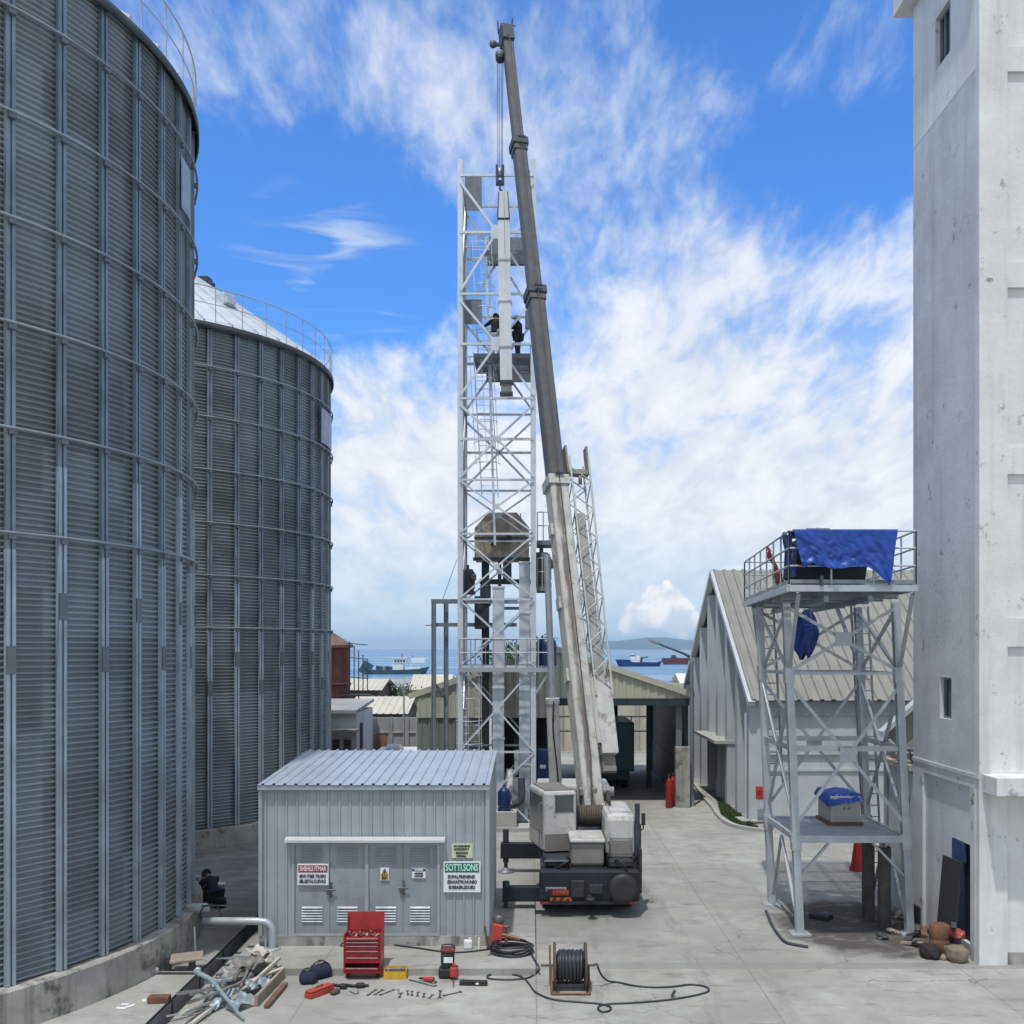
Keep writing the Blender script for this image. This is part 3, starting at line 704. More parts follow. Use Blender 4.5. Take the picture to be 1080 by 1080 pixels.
fz = MB(); fz.bx(SX0 - 0.04, SX1 + 0.04, SY - 0.12, SY - 0.04, ze - 0.09, ze + 0.015); fz.build('eave_trim', 'shed_wall', sh)
for x0 in (SX0 - 0.035, SX1 - 0.045):
    k = MB(); k.bx(x0, x0 + 0.08, SY - 0.05, SY + 0.05, 0.36, ze - 0.09); k.build('corner_trim', 'shed_wall', sh)
cn = MB(); cn.prism([(DX0 - 0.12, SY - 0.035, DZ1 + 0.12), (DX0 - 0.12, SY - 0.20, DZ1 + 0.07), (DX0 - 0.12, SY - 0.20, DZ1 + 0.02), (DX0 - 0.12, SY - 0.18, DZ1 + 0.02), (DX0 - 0.12, SY - 0.035, DZ1 + 0.08)], (DX1 - DX0 + 0.24, 0, 0))
cn.build('door_canopy', 'shed_trim', sh)
fr = MB()
for x0, x1 in ((DX0, DX0 + 0.06), (DX1 - 0.06, DX1)): fr.bx(x0, x1, SY - 0.035, SY + 0.06, 0.36, DZ1)
fr.bx(DX0 + 0.06, DX1 - 0.06, SY - 0.035, SY + 0.06, DZ1 - 0.05, DZ1); fr.bx(DX0 + 0.06, DX1 - 0.06, SY - 0.035, SY + 0.06, 0.36, 0.41)
xm = XX(387, SY); fr.bx(xm - 0.04, xm + 0.04, SY - 0.035, SY + 0.06, 0.41, DZ1 - 0.05)
fr.bx(DX0 + 0.06, DX1 - 0.06, SY + 0.07, SY + 0.09, 0.41, DZ1 - 0.05)
fr.build('door_frame', 'shed_wall', sh)
xa = DX0 + 0.065; xd = DX1 - 0.065
leaves = ((xa, (xa + xm - 0.045) / 2 - 0.004), ((xa + xm - 0.045) / 2 + 0.004, xm - 0.045), (xm + 0.045, (xm + 0.045 + xd) / 2 - 0.004), ((xm + 0.045 + xd) / 2 + 0.004, xd))
for i, (x0, x1) in enumerate(leaves):
    d = MB(); d.bx(x0, x1, SY + 0.0, SY + 0.035, 0.415, DZ1 - 0.055); od = d.build('door_leaf', 'shed_door', sh)
    lx0, lx1 = x0 + (x1 - x0) * 0.2, x1 - (x1 - x0) * 0.2
    for zb in (ZY(973, SY), ZY(911, SY)):
        lv = MB(); lv.bx(lx0 - 0.015, lx1 + 0.015, SY - 0.004, SY + 0.002, zb - 0.02, zb + 0.355)
        for q in range(6):
            z = zb + 0.01 + q * 0.058
            lv.prism([(lx0, SY - 0.004, z + 0.042), (lx0, SY - 0.03, z + 0.012), (lx0, SY - 0.028, z + 0.002), (lx0, SY - 0.004, z + 0.028)], (lx1 - lx0, 0, 0))
        lv.build('louvre', 'shed_door', od)
for xh, dz_ in ((leaves[0][1] + 0.03, ZY(938, SY)), (leaves[2][1] + 0.02, ZY(936, SY))):
    h = MB(); h.tube((xh, SY - 0.05, dz_ - 0.16), (xh, SY - 0.05, dz_ + 0.16), 0.014, n=8); h.tube((xh - 0.11, SY - 0.06, dz_), (xh + 0.11, SY - 0.06, dz_), 0.016, n=8)
    for s_ in (-0.13, 0.13): h.box((xh, SY - 0.025, dz_ + s_), (0.045, 0.05, 0.04))
    h.box((xh - 0.05, SY - 0.035, dz_ - 0.05), (0.07, 0.07, 0.09), bev=0.012)
    h.build('door_bolt', 'tool', sh)

def sign(name, px0, px1, py0, py1, m, label, dy=0.06):
    t = thing(name, ((XX(px0, SY) + XX(px1, SY)) / 2, SY - dy, ZY(py1, SY)), label, 'sign')
    b = MB(); b.bx(XX(px0, SY), XX(px1, SY), SY - dy, SY - dy + 0.02, ZY(py1, SY), ZY(py0, SY), 0.004); b.build('board', m, t)
    return t
def panel(t, px0, px1, py0, py1, m, dy=0.06, bev=0.006):
    b = MB(); b.bx(XX(px0, SY), XX(px1, SY), SY - dy - 0.006, SY - dy - 0.001, ZY(py1, SY), ZY(py0, SY), 0.002); return b.build('header_panel', m, t)
def line(t, s_, pxc, pyc, h, w, m, dy=0.06):
    return text(s_, h * SY / F * 1.35, (XX(pxc, SY), SY - dy - 0.009, ZY(pyc, SY)), m, t, width=w * SY / F, bold=0.004)
s_ = sign('safety_sign', 468, 507, 908, 940.5, 'sign_white', 'green headed white notice board right of the shed doors')
panel(s_, 469.3, 505.6, 909.5, 919.5, 'sign_green')
line(s_, 'SOTTI.SONS', 487.4, 914.6, 7.4, 34, 'ink_mint')
line(s_, 'EOPALPRENENIS', 486.7, 924.2, 3.5, 28.5, 'ink'); line(s_, 'EEANAETRUNUNSO', 487.6, 929.6, 3.5, 31, 'ink'); line(s_, 'EOEEAERLEDUEO', 487.4, 935.2, 3.5, 28, 'ink')
s_ = sign('warning_sign', 314.3, 347, 910.5, 933, 'sign_white', 'red headed white notice on the leftmost shed door', 0.055)
panel(s_, 315.3, 346, 912, 919.6, 'sign_red', 0.055)
line(s_, 'SHEHLS ITMAR', 330.7, 915.8, 5, 28, 'ink_white', 0.055); line(s_, 'SEVS ITESE TSUSIO', 330.4, 923.6, 3.5, 28, 'ink', 0.055); line(s_, 'SBLGETALCUSVAD', 330.4, 929, 3.8, 28, 'ink', 0.055)
s_ = sign('notice_board', 476.5, 498.6, 889.3, 904.6, 'sign_cream', 'small cream green notice above the green headed board', 0.05)
for k, (tx, w_) in enumerate((('NO ENERGIE IN', 17), ('ACCELECENT P', 16), ('SEARCHING', 13), ('OPENIAL', 11))): line(s_, tx, 487.3 - (k % 2) * 0.6, 892 + k * 3.3 + (k > 1) * 0.6, 1.9, w_, 'ink', 0.05)
s_ = sign('hazard_sticker', 401.2, 410.5, 915, 928.5, 'sign_white', 'white and yellow hazard triangle sticker on third shed door', 0.03)
b = MB(); b.prism([(XX(401.8, SY), SY - 0.036, ZY(928, SY)), (XX(409.9, SY), SY - 0.036, ZY(928, SY)), (XX(409.9, SY), SY - 0.036, ZY(921.6, SY)), (XX(405.9, SY), SY - 0.036, ZY(917, SY)), (XX(401.8, SY), SY - 0.036, ZY(921.6, SY))], (0, 0.004, 0)); b.build('yellow_panel', 'sign_yellow', s_)
b = MB()
tri = [(405.9, 915.8), (409, 923), (402.8, 923)]
for a_, c_ in ((0, 1), (1, 2), (2, 0)): b.bar((XX(tri[a_][0], SY), SY - 0.041, ZY(tri[a_][1], SY)), (XX(tri[c_][0], SY), SY - 0.041, ZY(tri[c_][1], SY)), 0.014, 0.006, (0, 1, 0))
b.bar((XX(406.2, SY), SY - 0.041, ZY(918, SY)), (XX(405.4, SY), SY - 0.041, ZY(922, SY)), 0.022, 0.006, (0, 1, 0)); b.build('triangle_mark', 'ink', s_)
line(s_, 'EEN', 405.9, 925.8, 3, 6, 'ink', 0.03)
s_ = sign('door_notice', 434.6, 449, 915.6, 926, 'sign_white', 'small white and navy notice on the rightmost shed door', 0.03)
panel(s_, 434.8, 448.8, 915.8, 918.6, 'sign_blue', 0.03)
line(s_, 'HAIGES', 441.8, 917.2, 1.6, 9, 'ink_white', 0.03); line(s_, 'AETERIR', 441.8, 921, 1.7, 10, 'ink', 0.03); line(s_, 'LOTUS', 441.8, 923.8, 1.6, 9, 'ink', 0.03)

# ------------------------------------------------------------------ concrete tower building (right)
BX, BY0, BY1 = 9.2, 21.4, 25.1
tb = thing('tower_building', (BX + 4, (BY0 + BY1) / 2, 0), 'tall white concrete tower block on the right with shade-tinted side', 'building')
XR = 19.0; ZT = 21.9
def zf(y): return ZY(y, BY0)
m_ = MB()
# front face: pilasters and cross beams stand proud of recessed panels
FY = BY0
beams = [(zf(303), zf(276)), (zf(75), zf(49)), (zf(500), zf(472)), (zf(682), zf(652)), (zf(838), zf(813))]
beams = sorted(beams); xp = BX + 0.58
m_.bx(BX, xp, FY, FY + 0.2, -0.1, ZT - 0.003)
for x0 in (13.6, 17.9): m_.bx(x0, x0 + 0.55, FY, FY + 0.2, -0.1, ZT - 0.003)
for z0, z1 in beams:
    for x0, x1 in ((xp, 13.6), (14.15, 17.9)): m_.bx(x0, x1, FY + 0.003, FY + 0.068, z0, z1)
    m_.bx(18.45, XR, FY + 0.003, FY + 0.068, z0, z1)
m_.build('front_frame', 'tower_paint', tb)
zs_ = [0] + [z for b_ in beams for z in b_] + [ZT]
k = MB(); k.bx(xp - 0.05, XR, FY + 0.07, FY + 0.45, -0.1, ZT - 0.01); k.build('recessed_wall', 'tower_paint', tb)
# side wall with real openings: window high up, small window, doorway
def side_wall(z0, z1, holes, m, nm, x=BX, th=0.16, y0=BY0 + 0.2, y1=BY1):
    w_ = MB(); ys = sorted({y0, y1} | {h[0] for h in holes} | {h[1] for h in holes}); zz = sorted({z0, z1} | {h[2] for h in holes} | {h[3] for h in holes})
    for i in range(len(ys) - 1):
        for j in range(len(zz) - 1):
            cy_, cz_ = (ys[i] + ys[i + 1]) / 2, (zz[j] + zz[j + 1]) / 2
            if any(h[0] < cy_ < h[1] and h[2] < cz_ < h[3] for h in holes): continue
            w_.bx(x, x + th, ys[i], ys[i + 1], zz[j], zz[j + 1])
    bm_ = w_.build(nm, m, tb)
    return bm_
def ys(px): return (BX) * F / (px - CX)
hw = (ys(1002.5), ys(987), 6.5 + 640 * 23.3 / F - 0.1, 0)
zw0 = H + (HY - 53) * 23.3 / F; zw1 = H + (HY - 24) * 23.3 / F
hole1 = (ys(1002.5), ys(987), zw0 - 0.25, zw1 + 0.3)
zb = H - (758 - HY) * ys(997) / F; zt_ = H - (714.5 - HY) * ys(997) / F
hole2 = (ys(1003.5), ys(991), zb, zt_)
hole3 = (ys(1024), ys(1001), 0.25, 2.35)
ZP = 18.5
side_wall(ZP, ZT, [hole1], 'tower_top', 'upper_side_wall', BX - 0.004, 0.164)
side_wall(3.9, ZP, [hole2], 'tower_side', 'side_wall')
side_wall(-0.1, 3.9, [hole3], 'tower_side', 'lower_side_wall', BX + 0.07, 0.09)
q = MB()
for y0, y1 in ((BY0 + .2, BY0 + 0.42), (BY1 - 0.62, BY1)): q.bx(BX - 0.01, BX + 0.069, y0, y1, -0.1, 3.9)
q.bx(BX - 0.01, BX + 0.069, BY0 + 0.42, BY1 - 0.62, 3.6, 3.9)
q.bx(BX - 0.03, BX - 0.011, BY0 + .002, BY1, 3.82, 3.90)
q.build('side_wall_frame', 'tower_side', tb)
def win(h, name='window', bars=2, gl='glass', din=0.09):
    f = MB(); x = BX + din; y0, y1, z0, z1 = h
    for a_ in (0, 1): f.bx(x, x + 0.05, y0 + (y1 - y0 - 0.05) * a_, y0 + 0.05 + (y1 - y0 - 0.05) * a_, z0, z1)
    f.bx(x, x + 0.05, y0 + 0.05, y1 - 0.05, z0, z0 + 0.05); f.bx(x, x + 0.05, y0 + 0.05, y1 - 0.05, z1 - 0.05, z1)
    for i in range(bars):
        yy = y0 + (y1 - y0) * (i + 1) / (bars + 1); f.bx(x + 0.005, x + 0.04, yy - 0.02, yy + 0.02, z0 + 0.05, z1 - 0.05)
    o = f.build(name, 'stiff_dark', tb)
    g_ = MB(); g_.bx(x + 0.05, x + 0.06, y0, y1, z0, z1); g_.build('pane', gl, o)
win(hole1, bars=2); win(hole2, bars=0)
dr = MB(); y0, y1, z0, z1 = hole3
dr.bx(BX + 0.165, BX + 0.2, y0, y1, z0, z1); dr.build('doorway_back', 'dark_gap', tb)
dr = MB(); dr.bx(BX + 0.10, BX + 0.14, y0 + (y1 - y0) * .52, y1 - 0.04, z0, z1 - 0.42); dr.build('door', 'navy2', tb)
dr = MB(); dr.bx(BX + 0.06, BX + 0.12, y0 + (y1 - y0) * .45, y1, z1 - 0.45, z1 - 0.02); dr.build('door_awning', 'sign_blue', tb)
k = MB(); k.bx(BX + 0.17, XR, BY0 + 0.46, BY1, -0.1, ZT - 0.02); k.build('core', 'tower_side', tb)
rf = MB(); rf.bx(BX - 0.36, XR + 0.3, BY0 - 0.36, BY1 + 0.36, ZT - 0.003, ZT + 0.5); rf.build('roof_slab', 'tower_paint', tb)
lg = MB(); lg.bx(BX + 0.05, XR, BY0 - 0.7, BY0 - 0.002, zf(838) + 0.05, zf(816), 0.02); lg.build('canopy_slab', 'tower_paint', tb)
kb = MB(); kb.bx(xp, XR, BY0 + 0.05, BY0 + 0.19, -0.1, 0.25); kb.build('base_course', 'conc_plinth', tb)

# low annex between tower block and the platform
an = thing('annex', (11.5, 26.2, 0), 'low dirty white annex with littered roof behind the tower block', 'annex')
a = MB(); a.bx(9.23, 20, 25.12, 27.3, -0.1, 3.55); a.build('wall', 'annex_wall', an)
a = MB(); a.bx(9.1, 20, 25.12, 27.4, 3.55, 3.68); a.build('roof', 'conc_plinth', an)
a = MB(); a.bx(9.205, 9.228, 25.4, 25.5, 0, 2.9); a.bx(9.205, 9.228, 26.9, 27.0, 0, 3.3); a.build('drain_pipe', 'galv_dark', an)
for i in range(12):
    b = MB(); x_ = 9.3 + rnd.random() * 0.9; y_ = 25.3 + rnd.random() * 1.8
    b.box((x_, y_, 3.72 + rnd.random() * .1), (0.3 + rnd.random() * .5, 0.2 + rnd.random() * .3, 0.05 + rnd.random() * .08), (rnd.uniform(-.2, .2), rnd.uniform(-.2, .2), rnd.random() * 3))
    tag(b.build('roof_scrap', ('rusty', 'scrap_a', 'wood')[i % 3]), ('rusty plate', 'grey scrap plate', 'weathered board')[i % 3] + ' lying loose on the low annex roof', 'scrap', 'scrap lying on the annex roof')
b = MB(); b.path([(9.3, 25.2, 4.05), (9.3, 26.4, 3.95), (9.35, 27.2, 4.1)], 0.05, 8); b.tube((9.3, 25.6, 3.68), (9.3, 25.6, 4.05), 0.03); b.tube((9.33, 26.9, 3.68), (9.33, 26.9, 4.05), 0.03); tag(b.build('roof_pipe', 'galv_dark'), 'grey pipe along the edge of the low annex roof', 'pipe')
ss = thing('side_shed', (13.5, 34.5, 0), 'small mossy shed with pale sloping verge behind the annex', 'shed')
a = MB(); a.prism([(11.2, 32.6, -0.1), (16, 32.6, -0.1), (16, 32.6, 8.2), (11.2, 32.6, 3.9)], (0, 0.3, 0)); a.build('wall', mat('mossy_wall', (0.30, 0.30, 0.23), 0.9, 0, 0.2, 1, streak=0.5, sscale=1.5), ss)
a = MB(); a.prism([(10.9, 32.3, 3.75), (16.2, 32.3, 8.5), (16.2, 32.3, 8.65), (10.9, 32.3, 3.93)], (0, 0.45, 0)); a.build('roof', 'wh_wall', ss)

# ------------------------------------------------------------------ warehouse (right, behind the platform)
WX, WY0, WY1 = 8.75, 38.9, 54.6
WE, WA = 4.75, 9.95; WM = (WY0 + WY1) / 2; WXR = 46
wh = thing('warehouse', (WX + 15, WM, 0), 'long grey warehouse with steep beige roof and pilastered gable', 'warehouse')
a = MB(); a.add([(WX, WY0, -0.1), (WX, WY1, -0.1), (WX, WY1, WE), (WX, WM, WA - 0.1), (WX, WY0, WE), (WXR, WY0, -0.1), (WXR, WY1, -0.1), (WXR, WY1, WE), (WXR, WM, WA - 0.1), (WXR, WY0, WE)],
               [(0, 1, 2, 3, 4), (5, 9, 8, 7, 6), (0, 4, 9, 5), (1, 6, 7, 2)]); a.build('wall', 'wh_wall', wh)
sl_ = (WA - WE) / (WM - WY0)
a = MB()
for s_, y0 in ((1, WY0 - 0.35), (-1, WY1 + 0.35)):
    o0 = Vector((WX - 0.72, y0, WE - 0.35 * sl_ + 0.06)); v0 = Vector((0, (WM - y0), WA - WE + 0.35 * sl_))
    n0 = Vector((0, -s_ * sl_, 1)).normalized()
    a.sheet(o0, (WXR - WX + 0.72, 0, 0), v0, n0, 0.42, 0.09, 0.06)
a.build('roof', 'wh_roof', wh)
for s_, y0 in ((1, WY0 - 0.35), (-1, WY1 + 0.35)):
    a = MB(); a.bar((WX - 0.60, y0, WE - 0.35 * sl_ - 0.06), (WX - 0.60, WM, WA - 0.05), 0.26, 0.20, (0, 0, 1)); a.build('verge', 'wh_wall', wh)
for i in range(8):
    y = WY0 + 0.25 + i * (WY1 - WY0 - 0.5) / 7; zt = WE + (min(y - WY0, WY1 - y)) * sl_ - 0.3
    a = MB(); a.bx(WX - 0.62, WX - 0.002, y - 0.24, y + 0.24, -0.1, zt); a.build('pilaster', 'wh_wall', wh)
for z in (3.1,):
    for i in range(7):
        y0 = WY0 + 0.5 + i * (WY1 - WY0 - 0.5) / 7; a = MB(); a.bx(WX - 0.12, WX - 0.003, y0, y0 + 1.7, z, z + 0.12); a.build('ledge', 'conc_plinth', wh)
a = MB(); a.bx(WX - 1.15, WX - 0.003, WY0 + 4.3, WY0 + 9.6, 2.55, 2.68); a.build('door_canopy', 'conc', wh)
for y0, y1 in ((WY0 + 3.0, WY0 + 3.9), (WY0 + 5.0, WY0 + 6.1), (WY0 + 7.2, WY0 + 8.4)):
    a = MB(); a.bx(WX - 0.03, WX - 0.003, y0, y1, -0.05, 2.3); a.build('door', 'dark_gap', wh)
a = MB(); a.bx(WX, WXR, WY0 - 0.18, WY0 - 0.003, 4.05, 4.55); a.build('fascia', mat('blue_grey_fascia', (0.27, 0.30, 0.33), 0.7, 0, 0.1, 1), wh)
a = MB(); a.bx(WX, WXR, WY0 - 0.10, WY0 - 0.004, 2.55, 2.75); a.bx(WX, WXR, WY0 - 0.06, WY0 - 0.004, 1.93, 2.03); a.build('string_course', 'wh_wall', wh)
a = MB(); a.tube((WX - 0.72, WY0 + 0.1, 0), (WX - 0.72, WY0 + 0.1, 4.1), 0.05); a.build('downpipe', 'wh_wall', wh)
fb = MB(); fb.bx(XX(797, 38.6), XX(805, 38.6), 38.45, 38.62, ZY(843, 38.6), ZY(829, 38.6), 0.03); o = fb.build('fire_hose_box', 'red2'); tag(o, 'small red fire hose box on the near corner of the warehouse', 'fire box')
b = MB(); b.lathe([(0.10, 0), (0.10, 0.05)], (XX(801, 38.44), 38.44, ZY(836, 38.44)), 16, 'Y'); b.build('dial', 'tail_red', o)
ant = MB(); z0 = 8.4; x0, y0 = 12.1, 44.0; ant.tube((x0, y0, 8.2), (x0, y0, 11.6), 0.03); ant.bar((x0 - 0.5, y0, 11.55), (x0 + 0.5, y0, 11.55), 0.05)
tag(ant.build('roof_aerial', 'galv_dark'), 'thin T shaped aerial mast on the warehouse roof', 'aerial')

# kerb, drain grating, grass by the warehouse
kp = [G(733, 828), G(742, 842), G(752, 853), G(757, 861), G(768, 870), G(785, 875), G(810, 878)]
kp = smooth_pts(kp, 5)
kb = MB()
for i in range(len(kp) - 1): kb.bar(kp[i] + Vector((0, 0, 0.06)), kp[i + 1] + Vector((0, 0, 0.06)), 0.16, 0.13)
tag(kb.build('kerb', 'conc'), kind='structure')
gp = [G(748, 838), G(760, 859), G(772, 867), G(786, 872), G(800, 874)]
gs = MB(); far = [Vector((WX - 0.6, 38.8, 0)), Vector((WX - 0.6, 41, 0)), Vector((WX - 0.6, 46, 0))]
poly = [p + Vector((0, 0, 0.03)) for p in ([G(757, 848)] + gp[1:] + far)]
gs.add(poly, [tuple(range(len(poly)))]); tag(gs.build('lawn_soil', mat('lawn_soil_cover', (0.06, 0.075, 0.03), 0.95, 0, 0.4, 2)), kind='structure')
bl = MB()
def inpoly(p):
    c = False; n = len(poly)
    for i in range(n):
        a_, b_ = poly[i], poly[i - 1]
        if (a_.y > p.y) != (b_.y > p.y) and p.x < (b_.x - a_.x) * (p.y - a_.y) / (b_.y - a_.y) + a_.x: c = not c
    return c
for i in range(9000):
    p = Vector((rnd.uniform(6.5, 8.6), rnd.uniform(37.2, 44), 0.03))
    if not inpoly(p) or (p.y > 41 and rnd.random() < .6): continue
    a_ = rnd.random() * 6.28; h_ = rnd.uniform(0.04, 0.14); w_ = 0.02
    d_ = Vector((math.cos(a_), math.sin(a_), 0)); l_ = Vector((rnd.uniform(-.05, .05), rnd.uniform(-.05, .05), h_))
    bl.add([p - d_ * w_, p + d_ * w_, p + l_], [(0, 1, 2)])
tag(bl.build('grass', 'grass'), 'short green grass in the bed beside the warehouse', 'grass', kind='stuff')
b = MB(); c0 = G(792, 867); b.box(c0 + Vector((0, 0, 0.1)), (0.95, 0.8, 0.06), (0.05, 0, 0.15)); tag(b.build('concrete_cover', 'conc'), 'pale concrete cover slab lying on the grass bed', 'slab')
# ------------------------------------------------------------------ white steel elevator tower
TYF, TYB = 38.0, 40.6
TXL, TXR = XX(485.5, TYF), XX(562.5, TYF)
et = thing('elevator_tower', ((TXL + TXR) / 2, (TYF + TYB) / 2, 0), 'tall white braced lattice steel tower with ladders and landings behind the shed', 'steel tower')
ZN = [ZY(y, TYF) for y in (872, 793, 703, 632, 563, 506, 420, 310, 185)]; ZN[0] = 0.02
ZTOP = ZY(168, TYF)
for ix, x in enumerate((TXL, TXR)):
    for iy, y in enumerate((TYF, TYB)):
        a = MB(); sx = 1 if ix == 0 else -1; sy = 1 if iy == 0 else -1
        zt = ZTOP if iy == 0 else ZN[-1] + 0.2
        a.bx(min(x - sx * 0.10, x + sx * 0.078), max(x - sx * 0.10, x + sx * 0.078), y - 0.012, y + 0.012, 0, zt)
        a.bx(min(x - sx * 0.10, x - sx * 0.078), max(x - sx * 0.10, x - sx * 0.078), min(y + sy * .012, y + sy * .24), max(y + sy * .012, y + sy * .24), 0, zt)
        a.bx(min(x + sx * 0.10, x + sx * 0.078), max(x + sx * 0.10, x + sx * 0.078), min(y + sy * .012, y + sy * .12), max(y + sy * .012, y + sy * .12), 0, zt)
        a.bx(x - 0.2, x + 0.2, y - 0.15, y + 0.25, 0, 0.04)
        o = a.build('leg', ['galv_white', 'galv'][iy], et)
def strut(p, q, w=0.09, m='galv_white', nm='strut', up=(0, 1, 0)):
    a = MB(); a.ang(p, q, w, 0.014, up); return a.build(nm, m, et)
def gusset(c, w, h, m, fx='y'):
    a = MB()
    if fx == 'y': a.bx(c[0] - w / 2, c[0] + w / 2, c[1] - 0.022, c[1] + 0.0, c[2] - h / 2, c[2] + h / 2)
    else: a.bx(c[0] - 0.01, c[0] + 0.012, c[1] - w / 2, c[1] + w / 2, c[2] - h / 2, c[2] + h / 2)
    a.build('gusset_plate', m, et)
KB = (6, 7)                       # the two top panels are K shaped
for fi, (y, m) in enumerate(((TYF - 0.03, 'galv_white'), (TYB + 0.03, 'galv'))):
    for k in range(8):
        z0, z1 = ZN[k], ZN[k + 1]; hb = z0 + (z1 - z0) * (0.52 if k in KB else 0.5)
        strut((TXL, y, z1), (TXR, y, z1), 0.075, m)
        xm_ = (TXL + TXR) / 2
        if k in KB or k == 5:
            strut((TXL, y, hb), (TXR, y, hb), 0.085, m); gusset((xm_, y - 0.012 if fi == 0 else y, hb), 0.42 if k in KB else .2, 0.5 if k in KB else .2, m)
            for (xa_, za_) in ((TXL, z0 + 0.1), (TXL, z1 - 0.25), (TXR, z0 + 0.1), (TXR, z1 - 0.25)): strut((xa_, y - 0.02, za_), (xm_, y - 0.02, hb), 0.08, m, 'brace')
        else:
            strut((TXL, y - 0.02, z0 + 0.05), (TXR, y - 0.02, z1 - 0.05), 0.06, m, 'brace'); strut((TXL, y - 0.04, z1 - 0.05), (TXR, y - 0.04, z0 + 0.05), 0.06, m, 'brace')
            gusset((xm_, y - 0.045, hb), 0.2, 0.2, m)
for x in (TXL, TXR):
    for k in range(8):
        z0, z1 = ZN[k], ZN[k + 1]
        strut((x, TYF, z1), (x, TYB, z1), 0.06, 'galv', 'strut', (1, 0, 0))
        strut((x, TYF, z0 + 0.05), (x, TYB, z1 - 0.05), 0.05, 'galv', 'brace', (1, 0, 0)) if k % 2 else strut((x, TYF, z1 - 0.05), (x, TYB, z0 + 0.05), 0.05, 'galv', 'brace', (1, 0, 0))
# landings
def landing(z, x0, x1, y0, y1, m='mesh_panel'):
    a = MB()
    a.bx(x0, x1, y0, y0 + 0.06, z - 0.16, z); a.bx(x0, x1, y1 - 0.06, y1, z - 0.16, z); a.bx(x0, x0 + 0.06, y0 + .06, y1 - .06, z - 0.16, z); a.bx(x1 - 0.06, x1, y0 + .06, y1 - .06, z - 0.16, z)
    n = int((y1 - y0) / 0.1)
    for i in range(n): a.bx(x0 + 0.06, x1 - 0.06, y0 + 0.08 + i * 0.1, y0 + 0.105 + i * 0.1, z - 0.04, z - 0.005)
    for i in range(int((x1 - x0) / 0.3)): a.bx(x0 + 0.1 + i * 0.3, x0 + 0.12 + i * 0.3, y0 + .06, y1 - .06, z - 0.05, z - 0.041)
    a.build('landing', m, et)
def guard(p0, p1, z, n=4, h=1.05, m='galv', nm='railing'):
    a = MB(); p0, p1 = Vector((p0[0], p0[1], z)), Vector((p1[0], p1[1], z))
    for hh in (h, h * 0.52): a.tube(p0 + Vector((0, 0, hh)), p1 + Vector((0, 0, hh)), 0.021, n=6)
    for i in range(n + 1):
        p = p0.lerp(p1, i / n); a.tube(p, p + Vector((0, 0, h)), 0.021, n=6)
    return a.build(nm, m, et)
def infill(p0, p1, z, h, m='mesh_panel'):
    a = MB(); a.bar((p0[0], p0[1], z + h / 2), (p1[0], p1[1], z + h / 2), 0.012, h, (0, 0, 1)); a.build('guard_panel', m, et)
zc = 21.55; landing(zc, XX(512, TYB), TXR - 0.05, TYB - 1.2, TYB); infill((XX(512, TYB), TYB - 0.02), (TXR - .1, TYB - .02), zc, 0.95); guard((TXL, TYB - .05), (XX(512, TYB), TYB - .05), zc, 3)
zc = 17.3; landing(zc, XX(500, 38.5), TXR - 0.1, TYF + 0.15, TYB - 0.2); infill((XX(513, TYB), TYB - .05), (TXR - .1, TYB - .05), zc - 0.45, 0.85); guard((TXL, TYB - .06), (TXR - .1, TYB - .06), zc, 5)
# side infill panels by the upper left leg
for z0, z1 in ((ZY(221, 38.6), ZY(184, 38.6)), (ZY(341, 38.6), ZY(315, 38.6))):
    a = MB(); a.bx(TXL + 0.12, TXL + 0.75, 38.7, 38.72, z0, z1); a.build('guard_panel', 'mesh_panel', et)
    a = MB(); a.bx(TXR - 0.30, TXR - 0.13, 38.7, 38.72, z0 - 0.2, z1 + .2); a.build('guard_panel', 'mesh_panel', et)
zc = ZY(704, 38)
landing(zc, TXL - 0.05, 0.72, TYF - 0.2, TYB + 0.25, 'galv'); guard((TXL - .02, TYF - .15), (0.68, TYF - .15), zc, 8); guard((TXL - .02, TYB + .2), (0.68, TYB + .2), zc, 8); guard((0.68, TYF - .15), (0.68, TYB + .2), zc, 3)
for y in (TYF - 0.1, TYB):
    a = MB(); a.bar((0.66, y, zc - 0.15), (TXR + 0.08, y, zc - 0.95), 0.07); a.build('bracket', 'galv', et)
zc = ZY(619, 38.6); landing(zc, TXR + 0.12, 0.62, 38.4, 39.9); guard((0.6, 38.45), (0.6, 39.85), zc, 3); guard((TXR + .15, 38.45), (0.6, 38.45), zc, 2)
landing(ZY(571, 39), TXR + 0.12, 0.9, 38.6, 40); guard((TXR + .15, 38.65), (0.9, 38.65), ZY(571, 39), 3)
